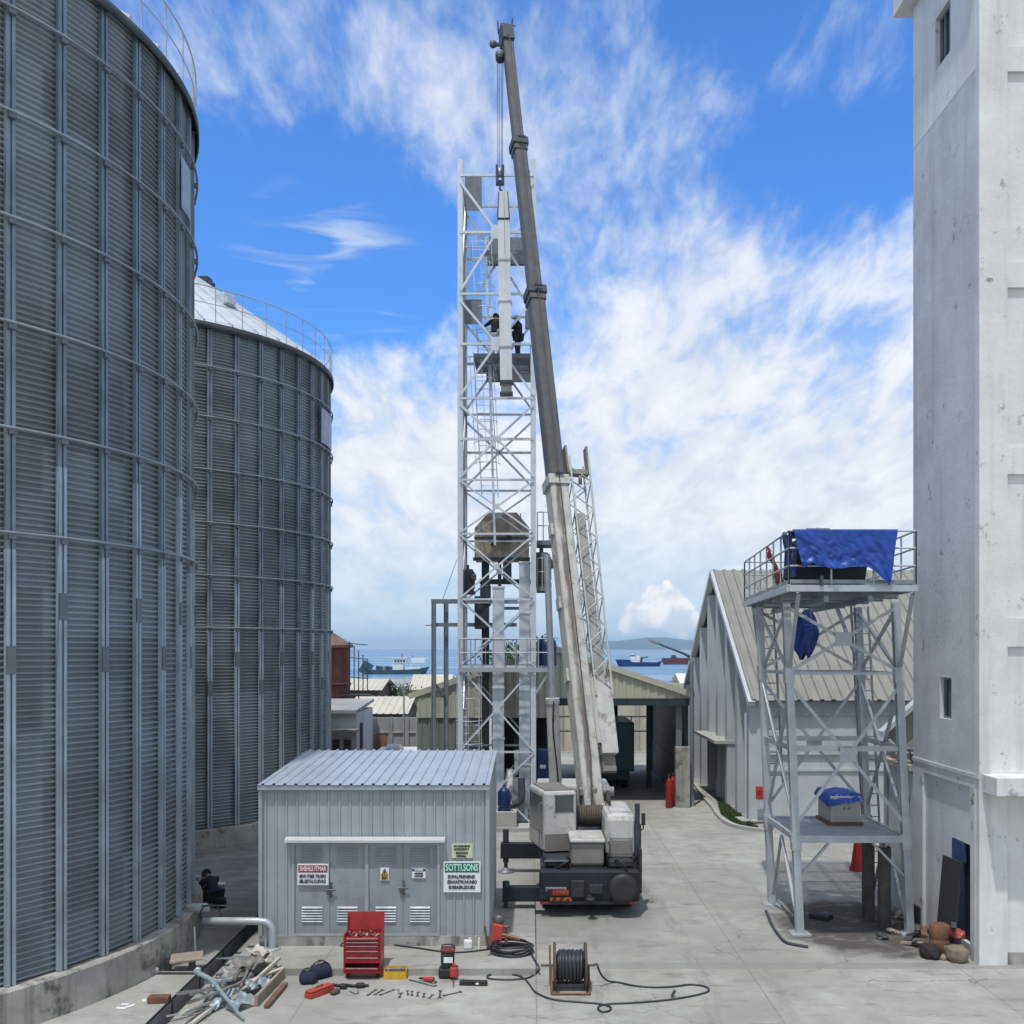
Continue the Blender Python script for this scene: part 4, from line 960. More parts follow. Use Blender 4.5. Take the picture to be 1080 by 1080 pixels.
# ladders with hoops
def ladder(p0, p1, w, hoops=True, m='galv_white', step=0.3):
    p0, p1 = Vector(p0), Vector(p1); a = MB(); n = int((p1 - p0).length / step)
    for s_ in (-w / 2, w / 2): a.bar(p0 + Vector((s_, 0, 0)), p1 + Vector((s_, 0, 0)), 0.04, 0.06)
    for i in range(n):
        p = p0.lerp(p1, (i + .5) / n); a.tube(p + Vector((-w / 2, 0, 0)), p + Vector((w / 2, 0, 0)), 0.013, n=5)
    o = a.build('ladder', m, et)
    if hoops:
        h_ = MB(); k = int((p1 - p0).length / 0.9)
        pts = lambda p: [p + Vector((w * 0.75 * math.cos(t), -w * 0.85 - w * 0.8 * math.sin(t) + w * .85 * (1 if False else 0), 0)) for t in [PI * i / 8 for i in range(9)]]
        for i in range(k):
            p = p0.lerp(p1, (i + 1.5) / (k + 1)); h_.path(pts(p), 0.014, 5)
        for j in (1, 4, 7):
            q0 = pts(p0.lerp(p1, 1.5 / (k + 1)))[j]; q1 = pts(p1.lerp(p0, 0.5 / (k + 1)))[j]; h_.tube(q0, q1, 0.011, n=5)
        h_.build('ladder_cage', m, o)
ladder((XX(517, 39.6), 39.6, ZY(525, 39.6)), (XX(508, 39.6), 39.6, ZY(372, 39.6)), 0.62)
ladder((XX(514, 39.7), 39.7, ZY(390, 39.7)), (XX(506, 39.7), 39.7, ZY(250, 39.7)), 0.62)
a = MB(); a.bar((XX(522, 39.5), 39.5, ZY(575, 39.5)), (XX(512, 39.5), 39.5, ZY(250, 39.5)), 0.09, 0.05); a.build('ladder_stringer', 'galv_white', et)
ladder((XX(496, 39), 39, 0.1), (XX(496, 39), 39, ZY(700, 39)), 0.66)
# square elevator casings
for (xa_, xb_, yt, yb_) in ((519.5, 531.5, 618, 872), (547.5, 559, 592, 853)):
    a = MB(); x0, x1 = XX(xa_, 39.2), XX(xb_, 39.2); z0, z1 = max(0.02, ZY(yb_, 39.2)), ZY(yt, 39.2)
    a.bx(x0, x1, 39.2, 39.62, z0, z1)
    n = int((z1 - z0) / 1.9)
    for i in range(n + 1):
        z = z1 - 0.02 - i * 1.9; a.bx(x0 - 0.03, x1 + 0.03, 39.17, 39.65, z - 0.05, z)
    a.build('elevator_casing', 'galv_white', et)
a = MB(); x0, x1 = XX(526, 38.9), XX(557, 38.9); a.bx(x0, x1, 38.9, 39.8, 0.02, 1.15, 0.03); a.prism([(x0, 38.9, 1.15), (x1, 38.9, 1.15), (x1 - .3, 38.9, 1.6), (x0 + .3, 38.9, 1.6)], (0, 0.8, 0)); a.build('boot_casing', 'shed_wall', et)
tk = MB(); cx_ = XX(577, 38.9); tk.lathe([(0.02, zc * 0 + 6.93), (0.2, 6.90), (0.33, 6.78), (0.36, 6.6), (0.36, 5.87)], (cx_, 38.9, 0), 20); tag(tk.build('water_tank', 'navy2'), 'navy round topped tank on the right end of the tower landing', 'tank')
def motor(c, s, label, m='dark_steel'):
    t = thing('drive_motor', c, label, 'motor'); c = Vector(c); a = MB()
    a.lathe([(0.10 * s, -0.52 * s), (0.24 * s, -0.5 * s), (0.27 * s, -0.42 * s), (0.27 * s, 0.3 * s), (0.2 * s, 0.42 * s), (0.06 * s, 0.44 * s), (0.06 * s, 0.6 * s)], c + Vector((0, 0, 0.55 * s)), 18)
    for i in range(14):
        t_ = i * PI / 7; a.box(c + Vector((0.275 * s * math.cos(t_), 0.275 * s * math.sin(t_), 0.5 * s)), (0.05 * s, 0.02 * s, 0.66 * s), (0, 0, t_))
    a.build('body', m, t)
    a = MB(); a.bx(c.x - .3 * s, c.x + .3 * s, c.y - .25 * s, c.y + .25 * s, c.z - 0.08 * s, c.z + 0.05 * s, .01); a.build('base', m, t)
    a = MB(); a.box(c + Vector((0.24 * s, -0.2 * s, 0.62 * s)), (0.24 * s, 0.2 * s, 0.26 * s), bev=.02); a.build('terminal_box', m, t)
motor((XX(571, 38.7), 38.8, ZY(619, 38.8) + .06), 1.25, 'dark drive motor on the small landing right of the steel tower')
motor((XX(493, 38.8), 39.0, ZY(625, 39.0)), 0.9, 'dark drive motor inside the left leg of the steel tower')
motor((XX(533, 39.2), 37.4, 0.75), 0.75, 'blue motor low beside the right side of the shed', 'navy2')
b = MB(); b.bx(XX(533, 37.4) - .4, XX(533, 37.4) + .4, 37.0, 37.8, 0, 0.69); b.bx(XX(533, 37.4) - .55, XX(533, 37.4) + 1.2, 36.9, 37.9, 0, 0.15); tag(b.build('motor_plinth', 'conc'), 'low concrete plinth under the blue motor', 'plinth')

# brown chamfered bin on its dark stand
BY = 41.7
bn = thing('storage_bin', (XX(529, BY), BY, ZY(592, BY)), 'stained brown bin with chamfered top behind the steel tower', 'bin')
pr = [(500.5, 590), (500.5, 557), (515, 540.5), (545, 540.5), (558, 556), (558, 590)]
a = MB(); a.prism([(XX(x, BY - 0.7), BY - 0.7, ZY(y, BY - .7)) for x, y in pr], (0, 1.5, 0)); a.build('body', 'hopper', bn)
for x in (519, 530, 536, 549):
    a = MB(); a.bx(XX(x, BY - .7) - 0.02, XX(x, BY - .7) + 0.02, BY - 0.73, BY - 0.702, ZY(588, BY), ZY(544, BY)); a.build('seam', 'hopper', bn)
a = MB(); a.bx(XX(500, BY), XX(559, BY), BY - 0.76, BY - 0.703, ZY(593, BY), ZY(589.5, BY)); a.bx(XX(501, BY), XX(558, BY), BY - 0.74, BY - 0.703, ZY(570, BY), ZY(568, BY)); a.build('band', 'dark_steel', bn)
a = MB(); a.path(smooth_pts([(XX(518, 40.9), 40.92, ZY(575, 40.9)), (XX(524, 40.9), 40.9, ZY(570, 40.9)), (XX(535, 40.9), 40.9, ZY(568.5, 40.9))]), 0.05, 6); a.lathe([(0.12, 0), (0.12, 0.1)], (XX(537, 40.9), 40.85, ZY(568, 40.9)), 12, 'Y'); a.build('hose', 'black', bn)
st = thing('steel_stand', (XX(520, BY), BY, 0), 'dark steel portal stand carrying the brown bin, with bare left posts', 'stand')
for (x, y, w) in ((512, BY, .30), (527, BY - .5, .14), (554.5, BY, .36), (512, BY + 1.0, .2), (554, BY + 1.0, .2)):
    a = MB(); x_ = XX(x, y); a.bx(x_ - w / 2, x_ + w / 2, y - .1, y + .1, 0, ZY(592.5, BY)); a.build('post', 'dark_steel', st)
for (x, y) in ((457.5, 41.2), (470.5, 41.6)):
    a = MB(); x_ = XX(x, y); a.bx(x_ - .09, x_ - .07, y - .08, y + .08, 0, ZY(634, y)); a.bx(x_ + .07, x_ + .09, y - .08, y + .08, 0, ZY(634, y)); a.bx(x_ - .07, x_ + .07, y - .01, y + .01, 0, ZY(634, y)); a.build('post', 'galv_dark', st)
for (xa_, xb_, yy, h_) in ((455, 546, 632, .18), (455, 545, 657, .15), (506, 560, 611, .2), (530, 560, 640, .12)):
    a = MB(); a.bx(XX(xa_, 41.4), XX(xb_, 41.4), 41.3, 41.42, ZY(yy, 41.4) - h_, ZY(yy, 41.4)); a.build('beam', 'galv_dark' if yy > 620 else 'dark_steel', st)
a = MB(); a.bx(XX(449, 41.4), XX(455, 41.4), 41.33, 41.4, ZY(660, 41.4), ZY(659, 41.4)); a.bar((XX(458, 41.3), 41.3, ZY(721, 41.3)), (XX(469, 41.5), 41.5, ZY(733, 41.5)), 0.1); a.build('strut', 'galv_dark', st)
a = MB(); a.box((XX(508, 41.1), 41.1, ZY(646, 41)), (0.55, 0.4, 1.3), bev=.04); a.box((XX(512, 41.1), 41.1, ZY(628, 41)), (0.42, 0.4, .9), bev=.08); a.build('gearbox', 'dark_steel', st)
a = MB(); a.box((XX(535, 41), 41.0, ZY(603, 41)), (.34, .34, .75), bev=.04); a.build('chute', 'dark_steel', st)
for (p, q, lb) in ((P(467, 632, 40.8), P(482, 590, 40.4), 'thin guy wire from the stand post up to the left tower leg'), (P(582, 640, 38.6), P(574, 598, 38.6), 'thin cable sloping down right of the steel tower')):
    a = MB(); a.tube(p, q, 0.012, n=5); tag(a.build('guy_wire', 'galv_dark'), lb, 'wire')
b = MB(); x0, x1 = XX(566, 40.2), XX(579, 40.2); b.bx(x0, x1, 40.2, 40.9, 0, 2.6, .05); o = b.build('intake_cabinet', 'navy2'); tag(o, 'navy blue cabinet between the steel tower and the crane cab', 'cabinet')
b = MB(); b.box(((x0 + x1) / 2, 40.19, 1.95), (0.22, 0.012, 0.14)); b.build('label_plate', 'sign_white', o)
for i, (px, py, Y, r_) in enumerate(((529, 840, 38.2, .12), (536, 820, 38.4, .10), (541, 850, 38, .13))):
    b = MB(); p = P(px, py, Y); b.path(smooth_pts([p + Vector((0, 0, -p.z)), p + Vector((0, 0, -0.3)), p, p + Vector((.3, 0, .25)), p + Vector((.3, .1, 1.0))]), r_, 8); tag(b.build('process_pipe', ('white', 'galv', 'dark_steel')[i]), ('white bent pipe beside the tower boot, nearest the shed', 'grey bent pipe at the tower foot between two others', 'dark bent pipe at the tower foot, nearest the crane')[i], 'pipe')

# ------------------------------------------------------------------ open green hall
HY0, HY1 = 43.4, 56.0
HXL, HXR = XX(440, HY0), XX(727, HY0); HXM = (HXL + HXR) / 2
HE, HA = ZY(732, HY0), ZY(684, HY0)
ha = thing('open_hall', (HXM, (HY0 + HY1) / 2, 0), 'open fronted hall with cream green gable and dark interior', 'hall')
sl2 = (HA - HE) / (HXM - HXL)
a = MB()
for x0 in (HXL - 0.35, HXR + 0.35):
    v0 = Vector((HXM - x0, 0, HA - HE + 0.35 * sl2)); o0 = Vector((x0, HY0 - 0.10, HE - 0.35 * sl2))
    n0 = Vector((-(HXM - x0) / abs(HXM - x0) * sl2, 0, 1))
    a.sheet(o0, (0, HY1 - HY0 + 0.6, 0), v0, n0, 0.4, 0.06, 0.05)
a.build('roof', 'hall_roof', ha)
a = MB(); zb_ = ZY(736.5, HY0)
n = 70
for i in range(n):
    x0 = HXL + (HXR - HXL) * i / n; x1 = HXL + (HXR - HXL) * (i + 1) / n; hh = lambda x: HE + (x - HXL if x < HXM else HXR - x) * sl2
    d_ = 0.03 * (i % 2); a.add([(x0, HY0 - d_, zb_), (x1 - .05, HY0 - d_, zb_), (x1 - .05, HY0 - d_, hh(x1)), (x0, HY0 - d_, hh(x0))], [(0, 1, 2, 3)])
    a.add([(x1 - .05, HY0 - d_, zb_), (x1, HY0 - .03 * ((i + 1) % 2), zb_), (x1, HY0 - .03 * ((i + 1) % 2), hh(x1)), (x1 - .05, HY0 - d_, hh(x1))], [(0, 1, 2, 3)])
a.build('gable', 'hall_roof', ha)
for s_, x0 in ((1, HXL - .35), (-1, HXR + .35)):
    a = MB(); a.bar((x0, HY0 - .10, HE - .35 * sl2 + 0.02), (HXM, HY0 - .10, HA + 0.02), 0.06, 0.24, (0, 0, 1)); a.build('verge_trim', 'cream', ha)
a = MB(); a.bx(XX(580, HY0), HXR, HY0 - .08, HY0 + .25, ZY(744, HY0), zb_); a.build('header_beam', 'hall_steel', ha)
xd_ = XX(579, HY0)
a = MB(); a.sheet((HXL, HY0 - 0.06, ZY(757, HY0)), (xd_ - HXL, 0, 0), (0, 0, zb_ + .03 - ZY(757, HY0)), (0, -1, 0), 0.25, .04, .03); a.build('upper_cladding', 'hall_roof', ha)
xo_ = XX(510, HY0)
a = MB(); a.sheet((HXL, HY0 + 0.02, 0), (xo_ - HXL, 0, 0), (0, 0, ZY(757, HY0)), (0, -1, 0), 0.35, .05, .04); a.build('shutter_wall', 'hall_wall', ha)
for x in (510, 545, 579, 668, 700):
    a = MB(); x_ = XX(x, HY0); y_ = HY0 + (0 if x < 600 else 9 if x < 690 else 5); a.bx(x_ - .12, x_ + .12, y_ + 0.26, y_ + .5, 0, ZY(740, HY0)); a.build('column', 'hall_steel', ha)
a = MB(); a.bx(XX(714, HY0), XX(720, HY0), HY0 + .26, HY0 + .5, 0, ZY(744, HY0)); a.build('column', 'pillar', ha)
for x in (HXL + 0.05, HXR - .05):
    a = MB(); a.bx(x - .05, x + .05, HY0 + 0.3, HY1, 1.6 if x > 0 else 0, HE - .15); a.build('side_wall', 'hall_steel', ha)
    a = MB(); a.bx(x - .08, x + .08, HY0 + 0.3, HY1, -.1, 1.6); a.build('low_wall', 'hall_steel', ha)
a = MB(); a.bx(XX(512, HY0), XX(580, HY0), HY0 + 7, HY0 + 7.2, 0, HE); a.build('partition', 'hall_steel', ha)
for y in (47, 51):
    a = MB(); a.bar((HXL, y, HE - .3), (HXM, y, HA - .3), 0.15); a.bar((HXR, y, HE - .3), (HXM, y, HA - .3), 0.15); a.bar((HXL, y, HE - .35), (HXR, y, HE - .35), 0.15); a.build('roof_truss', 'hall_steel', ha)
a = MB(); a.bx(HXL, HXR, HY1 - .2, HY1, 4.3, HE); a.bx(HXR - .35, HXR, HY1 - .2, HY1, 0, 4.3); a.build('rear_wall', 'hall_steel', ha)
b = MB(); b.bx(XX(713, 42.6), XX(728, 42.6), 42.6, 43.0, 0, ZY(788, 42.6), .02); tag(b.build('concrete_pillar', 'conc_plinth'), 'pale stained concrete pillar at the right corner of the hall', 'pillar')
def extinguisher(px, py, label):
    p = G(px, py); t = thing('gas_cylinder', p, label, 'cylinder'); a = MB(); a.lathe([(0.13, 0), (0.14, 0.03), (0.14, 1.0), (0.12, 1.12), (0.05, 1.2), (0.035, 1.26)], p, 16); a.build('body', 'red', t)
    a = MB(); a.lathe([(0.05, 1.26), (0.05, 1.34), (0.0, 1.36)], p, 10); a.box(p + Vector((0, 0, 1.42)), (0.16, .04, .03)); a.build('valve', 'black', t)
extinguisher(705.5, 852, 'red gas cylinder leftmost by the concrete pillar'); extinguisher(709.5, 850, 'red gas cylinder between the pillar and its twin')
# teal truck parked inside
tt = thing('box_truck', (3.6, 50, 0), 'teal box truck parked inside the dark hall', 'truck')
a = MB(); a.bx(2.3, XX(669, 47.5), 47.5, 52.5, 0.9, ZY(762, 47.5), .05); a.build('box_body', 'teal', tt)
a = MB(); a.bx(2.5, 4.5, 47.6, 55, 0.5, 0.89); a.build('chassis', 'chassis', tt)
a = MB(); a.bx(2.4, 4.6, 52.7, 54.9, 0.9, 2.6, .1); a.build('cab', 'teal', tt)
for x in (2.4, 4.2):
    for y in (48.8, 53.9):
        a = MB(); a.lathe([(0.25, 0), (0.46, 0.0), (0.5, 0.05), (0.5, 0.25), (0.46, 0.3), (.25, .3)], (x, y, 0.5), 20, 'X'); a.build('wheel', 'black', tt)
b = MB(); b.prism([(XX(652, 44), 50, 0.02), (XX(652, 44) + .7, 50, .02), (XX(652, 44) + .7, 53, 1.5), (XX(652, 44), 53, 1.5)], (.0, 0, .1)); tag(b.build('loading_ramp', 'hall_steel'), 'dark sloping loading ramp on the hall floor', 'ramp')
# pale yard wall seen through the hall
cw = thing('yard_wall', (5, 66, 0), 'cream block wall seen through the far opening of the hall', 'wall')
a = MB(); a.bx(0, 11, 66, 66.3, -.1, 4.3); a.build('panel', 'cream', cw)
for i in range(7):
    a = MB(); a.bx(0.2 + i * 1.6, .45 + i * 1.6, 65.85, 65.99, 0, 4.35); a.build('post', 'town_wall', cw)
for i, z in enumerate((1.4, 2.3)):
    b = MB(); b.tube((0, 64.5, z), (10.5, 64.5, z), 0.06, n=6)
    for x in (1, 4.5, 6.2, 8): b.tube((x, 64.5, 0 if i == 0 else 1.4), (x, 64.5, z), 0.05, n=6)
    tag(b.build('pipe_rail', 'dark_steel'), ('lower', 'upper')[i] + ' dark pipe rail in front of the cream wall', 'rail')

# ------------------------------------------------------------------ street lamp
lp = G(729.5, 850); lt = thing('street_lamp', lp, 'tall grey street lamp with long bent arm beside the hall', 'street lamp')
Yl = lp.y
pts = [lp, P(729.5, 780, Yl), P(729.5, 705, Yl), P(729, 696, Yl), P(726, 692, Yl), P(718, 688, Yl - .6), P(700, 681, Yl - 1.5), P(692, 677.5, Yl - 2)]
a = MB(); sp_ = smooth_pts(pts, 5); a.path(sp_, [0.09 - 0.05 * i / len(sp_) for i in range(len(sp_))], 10); a.lathe([(.16, 0), (.16, .04), (.11, .05), (.11, .5)], lp, 12); a.build('pole', 'galv_dark', lt)
a = MB(); a.bar(P(693, 678, Yl - 2), P(685.5, 675, Yl - 2.3), 0.17, 0.09, taper=.7); a.build('lamp_head', 'galv', lt)

# ------------------------------------------------------------------ left background
rs = thing('rusty_tank', (-12.2, 60, 0), 'rust red round tank with conical roof and ladder behind the silos', 'tank')
a = MB(); a.lathe([(1.78, -.1), (1.78, ZY(681, 60))], (-12.2, 60, 0), 40, caps=False)
for z in (2.2, 4.4): a.lathe([(1.78, z), (1.84, z + .02), (1.84, z + .12), (1.78, z + .14)], (-12.2, 60, 0), 40, caps=False)
a.build('shell', 'rust_red', rs)
a = MB(); a.lathe([(1.95, 6.55), (1.95, 6.7), (.3, 7.75), (0, 7.8)], (-12.2, 60, 0), 40, smooth=False); a.build('roof', mat('faded_rust_roof', (.17, .105, .085), .8, 0, .3, 2, rust=.1), rs)
a = MB()
for k in range(5): a.tube((-10.3 + .25 * k, 59.3, 1.5 + (k > 2) * 2.5), (-10.3 + .25 * k, 59.3, 6.9 - k * .25), .03, n=6)
for z in (3.6, 4.9, 6.0, 6.8): a.tube((-10.4, 59.3, z), (-9.3, 59.3, z - .1), .03, n=6)
a.bx(-10.9, -9.2, 58.9, 59.8, 3.8, 3.9); a.bx(-12, -11.2, 58.1, 58.2, 3.0, 3.14); a.build('ladder_frame', 'dark_steel', rs)
# small white house
hs = thing('small_building', (-9.9, 54, 0), 'low white building with grey flat roof beside the farther silo', 'building')
XH0, XH1 = -12.6, XX(376, 52); zr_ = ZY(752, 52)
a = MB(); a.prism([(XH0, 52, -.1), (XH1, 52, -.1), (XH1, 52, zr_), (XH0, 52, zr_ - .05)], (0, 5.3, 0)); a.build('wall', 'annex_wall', hs)
a = MB(); a.prism([(XH0 - .3, 51.6, zr_), (XH1 + .05, 51.6, zr_), (XH1 + .05, 57.5, zr_ + .3), (XH0 - .3, 57.5, zr_ + .3)], (0, 0, .16)); a.build('roof', 'town_roof', hs)
a = MB(); a.bx(XH0, XX(378, 51.5), 51.1, 51.99, 2.42, 2.52); a.build('awning', 'conc_plinth', hs)
for x in (350, 362):
    a = MB(); a.bx(XX(x, 52), XX(x + 9, 52), 51.93, 51.995, 1.1, 2.05); o = a.build('window', 'town_wall', hs); a = MB(); a.bx(XX(x + .8, 52), XX(x + 8.2, 52), 51.90, 51.925, 1.2, 1.97); a.build('pane', mat('brown_glass_%d' % x, (.06, .05, .035), .3), o)
a = MB(); a.bx(XH1, XH1 + .03, 53, 53.8, 1.4, 2.7); a.build('side_window', 'dark_gap', hs)
# block wall
bw = thing('block_wall', (-6, 58, 0), 'grey concrete block wall behind the shed roof', 'wall')
a = MB(); a.bx(XX(393, 58), XX(442, 58), 58, 58.3, -.1, ZY(757, 58)); a.build('panel', 'blockwall', bw)
for x in (395, 412, 429, 441):
    a = MB(); a.bx(XX(x, 58) - .12, XX(x, 58) + .12, 57.9, 57.995, 0, ZY(756, 58)); a.build('post', 'blockwall', bw)
a = MB(); a.bx(XX(393, 58), XX(442, 58), 57.93, 57.995, ZY(773, 58), ZY(771.5, 58)); a.build('ledge', 'conc', bw)
for i, (x, lb) in enumerate(((398, 'leftmost rusty sheet leaning on the grey block wall'), (405, 'rightmost rusty sheet leaning on the grey block wall'))):
    b = MB(); b.box((XX(x, 57.5), 57.5, .85), (.32, .05, 1.8), (-.2, 0, .05)); tag(b.build('rusty_sheet', 'rusty'), lb, 'sheet')
b = MB(); x0 = XX(400, 47); x1 = XX(452, 47); b.bx(x0, x1, 46, 48, 1.88, 1.98)
for xx_ in (x0 + .1, x1 - .1):
    for yy in (46.1, 47.9): b.bx(xx_ - .04, xx_ + .04, yy - .04, yy + .04, 0, 1.88)
tag(b.build('lean_to_canopy', 'white'), 'low white canopy just behind the shed roof', 'canopy')
b = MB(); b.lathe([(0.0, .25), (.3, .2), (.42, .05), (.42, 0)], (XX(416, 46.8), 46.8, 1.985), 16); tag(b.build('white_cover', 'white'), 'round white cover on top of the low canopy', 'cover')
b = MB(); b.tube((XX(426, 50), 50, 0), (XX(426, 50), 50, ZY(725, 50)), .05, .035); b.bar((XX(424, 50), 50, ZY(729, 50)), (XX(428, 50), 50, ZY(729, 50)), .05); tag(b.build('utility_pole', 'galv'), 'thin pale pole standing behind the shed roof', 'pole')
def house(name, x0, x1, y0, d, zw, zr, wallm, roofm, label, ridge='x', over=.5):
    t = thing(name, ((x0 + x1) / 2, y0 + d / 2, 0), label, 'house'); a = MB(); xm_ = (x0 + x1) / 2; ym_ = y0 + d / 2
    if ridge == 'x':
        a.prism([(x0, y0, -.1), (x0, y0 + d, -.1), (x0, y0 + d, zw), (x0, ym_, zr - .06), (x0, y0, zw)], (x1 - x0, 0, 0)); a.build('wall', wallm, t); a = MB(); s_ = (zr - zw) / (d / 2)
        for sg, ye in ((1, y0 - over), (-1, y0 + d + over)):
            a.sheet((x0 - over, ye, zw - over * s_), (x1 - x0 + 2 * over, 0, 0), (0, ym_ - ye, zr - zw + over * s_), (0, -sg * s_, 1), .5, .08, .05)
    else:
        a.prism([(x0, y0, -.1), (x1, y0, -.1), (x1, y0, zw), (xm_, y0, zr - .06), (x0, y0, zw)], (0, d, 0)); a.build('wall', wallm, t); a = MB(); s_ = (zr - zw) / ((x1 - x0) / 2)
        for sg, xe in ((1, x0 - over), (-1, x1 + over)):
            a.sheet((xe, y0 - over, zw - over * s_), (0, d + 2 * over, 0), (xm_ - xe, 0, zr - zw + over * s_), (-sg * s_, 0, 1), .5, .08, .05)
    a.build('roof', roofm, t)
    a = MB(); n = max(2, int((x1 - x0) / 3))
    for i in range(n):
        xx_ = x0 + (x1 - x0) * (i + .5) / n; a = MB(); a.bx(xx_ - .4, xx_ + .4, y0 - .04, y0 - .004, zw * .3, zw * .75); a.build('window', 'dark_gap', t)
    return t
house('cream_roof_house', XX(372, 76), XX(424, 76), 76, 9, ZY(751, 76), ZY(733, 83), 'town_dark', 'cream', 'dark walled house with broad cream roof behind the block wall')
house('far_house', XX(352, 100), XX(398, 100), 100, 10, 2.6, ZY(716, 105), 'town_dark', 'cream', 'farther house with pale cream roof nearest the rusty tank')
house('far_house', XX(400, 118), XX(425, 118), 118, 8, 1.8, 2.9, 'town_wall', 'town_roof', 'small far house with grey tin roof by the shore')
house('far_house', XX(436, 112), XX(470, 112), 112, 9, 2.2, 3.6, 'town_wall', 'cream', 'far house half hidden behind the bare steel posts')
house('far_house', XX(730, 90), XX(748, 90), 90, 9, 2.0, 3.0, 'town_wall', 'town_roof', 'small grey house seen between hall and warehouse')
house('far_house', XX(722, 125), XX(752, 125), 125, 9, 2.2, 3.4, 'town_wall', 'white', 'far pale house beyond the street lamp')
def tree(x, y, h, r, n, label, seed, m='leaf'):
    t = thing('tree', (x, y, 0), label, 'tree'); rr = random.Random(seed); a = MB(); top = Vector((x + rr.uniform(-.2, .2), y, h * .62))
    a.path([(x, y, 0), (x + .1, y, h * .3), top], [h * .035, h * .028, h * .015], 7); tips = []
    for i in range(8):
        an_ = rr.uniform(0, 6.28); b_ = Vector((x + .05, y, h * rr.uniform(.3, .55))); e_ = Vector((x + r * .75 * math.cos(an_), y + r * .75 * math.sin(an_), h * rr.uniform(.55, .9))); a.path([b_, b_.lerp(e_, .5) + Vector((0, 0, .1 * h)), e_], [h * .015, h * .01, h * .005], 5); tips.append(e_)
    tips += [top + Vector((0, 0, h * .2))]; a.build('trunk', 'bark', t); c = MB()
    for tip in tips:
        for j in range(n):
            d_ = Vector((rr.gauss(0, 1), rr.gauss(0, 1), rr.gauss(0, .7))) * r * .27; p = tip + d_; s_ = rr.uniform(.09, .2) * r * .45
            u = Vector((rr.gauss(0, 1), rr.gauss(0, 1), rr.gauss(0, 1))).normalized() * s_; v = Vector((rr.gauss(0, 1), rr.gauss(0, 1), rr.gauss(0, 1))).normalized() * s_ * .8
            c.add([p - u, p + v, p + u, p - v], [(0, 1, 2, 3)])
    c.build('crown', m, t)
tree(XX(437, 88), 88, 3.0, 1.3, 150, 'dark green tree rising behind the hall corner', 1)
tree(XX(431, 95), 95, 2.5, 1.2, 130, 'small dark tree left of the hall corner tree', 2, 'leaf2')
tree(XX(403, 112), 112, 2.3, 1.5, 130, 'low dark tree beyond the cream roof, left of its ridge', 3)
tree(XX(416, 110), 110, 2.4, 1.6, 130, 'low dark tree beyond the cream roof, right of its ridge', 4)
tree(XX(560, 74), 74, 7.3, 2.6, 260, 'bushy green tree behind the hall roof seen through the steel tower', 5, 'leaf2')
tree(XX(733, 100), 100, 3.0, 1.2, 120, 'small tree beyond the street lamp', 6)

# ------------------------------------------------------------------ ships
def wlp(px, py): 
    Y = (H - SEA) * F / (py - HY); return Vector(((px - CX) * Y / F, Y, SEA))
def hullmesh(x0, x1, y, w, zs, m, t, nm='hull', bow=.12, stern=.05):
    """zs: list of (u, ztop) sheer points"""
    a = MB(); N = 24; Lh = x1 - x0
    def top(u):
        for i in range(len(zs) - 1):
            if zs[i][0] <= u <= zs[i + 1][0]: k = (u - zs[i][0]) / (zs[i + 1][0] - zs[i][0]); return zs[i][1] * (1 - k) + zs[i + 1][1] * k
        return zs[-1][1]
    vs = []
    for i in range(N + 1):
        u = i / N; b_ = min(1, (u / bow) ** .6 if u < bow else 1, ((1 - u) / stern) ** .5 if 1 - u < stern else 1); b_ = max(b_, .12)
        x = x0 + Lh * u; xl = x0 + Lh * (0.07 + u * .86)
        vs += [(xl, y - w / 2 * b_ * .9, SEA - .3), (x, y - w / 2 * b_, SEA + top(u)), (x, y + w / 2 * b_, SEA + top(u)), (xl, y + w / 2 * b_ * .9, SEA - .3)]
    fs = []
    for i in range(N):
        for k in range(3): fs.append((i * 4 + k, i * 4 + k + 4, i * 4 + k + 5, i * 4 + k + 1))
    fs += [(0, 1, 2, 3), (N * 4, N * 4 + 3, N * 4 + 2, N * 4 + 1)]
    a.add(vs, fs); return a.build(nm, m, t)
# landing craft (left)
c = wlp(418, 711); Y = c.y; sc = Y / F
fx = lambda px: (px - CX) * sc
fz_ = lambda py: (711 - py) * sc + SEA
f1 = thing('landing_craft', (c.x, Y, SEA), 'teal and white landing craft with raised bow ramp, left on the sea', 'ship')
hullmesh(fx(384), fx(453), Y, 5.5, [(0, 2.6), (.12, 1.3), (.3, 1.3), (.6, 1.4), (.85, 1.7), (1, 2.4)], 'hull_teal', f1)
a = MB(); a.bar((fx(391), Y, SEA + 1.0), (fx(381), Y, SEA + 2.7), .25, 4); a.build('bow_ramp', 'hull_teal', f1)
a = MB(); a.bx(fx(415), fx(426), Y - 2, Y + 2, SEA + 1.2, fz_(699)); a.build('deckhouse', 'white', f1)
a = MB(); a.bx(fx(416), fx(429), Y - 2.2, Y + 2.2, fz_(699), fz_(694.5)); o = a.build('bridge', 'white', f1)
for k in range(4):
    b = MB(); b.bx(fx(417 + k * 3), fx(419 + k * 3), Y - 2.24, Y - 2.21, fz_(698.3), fz_(696)); b.build('window', 'ship_dark', o)
a = MB(); a.bx(fx(414.5), fx(430), Y - 2.4, Y + 2.4, fz_(694.5), fz_(693.7)); a.build('bridge_roof', 'white', f1)
a = MB(); a.bx(fx(434), fx(450), Y - 2.3, Y + 2.3, fz_(695), fz_(694)); a.bx(fx(435), fx(449), Y - 2.35, Y - 2.3, fz_(699), fz_(695)); a.build('stern_awning', 'white', f1)
a = MB()
for px in (434, 441.5, 449.5): a.tube((fx(px), Y - 2.2, SEA + 1.5), (fx(px), Y - 2.2, fz_(695)), .06, n=6)
a.build('awning_post', 'white', f1)
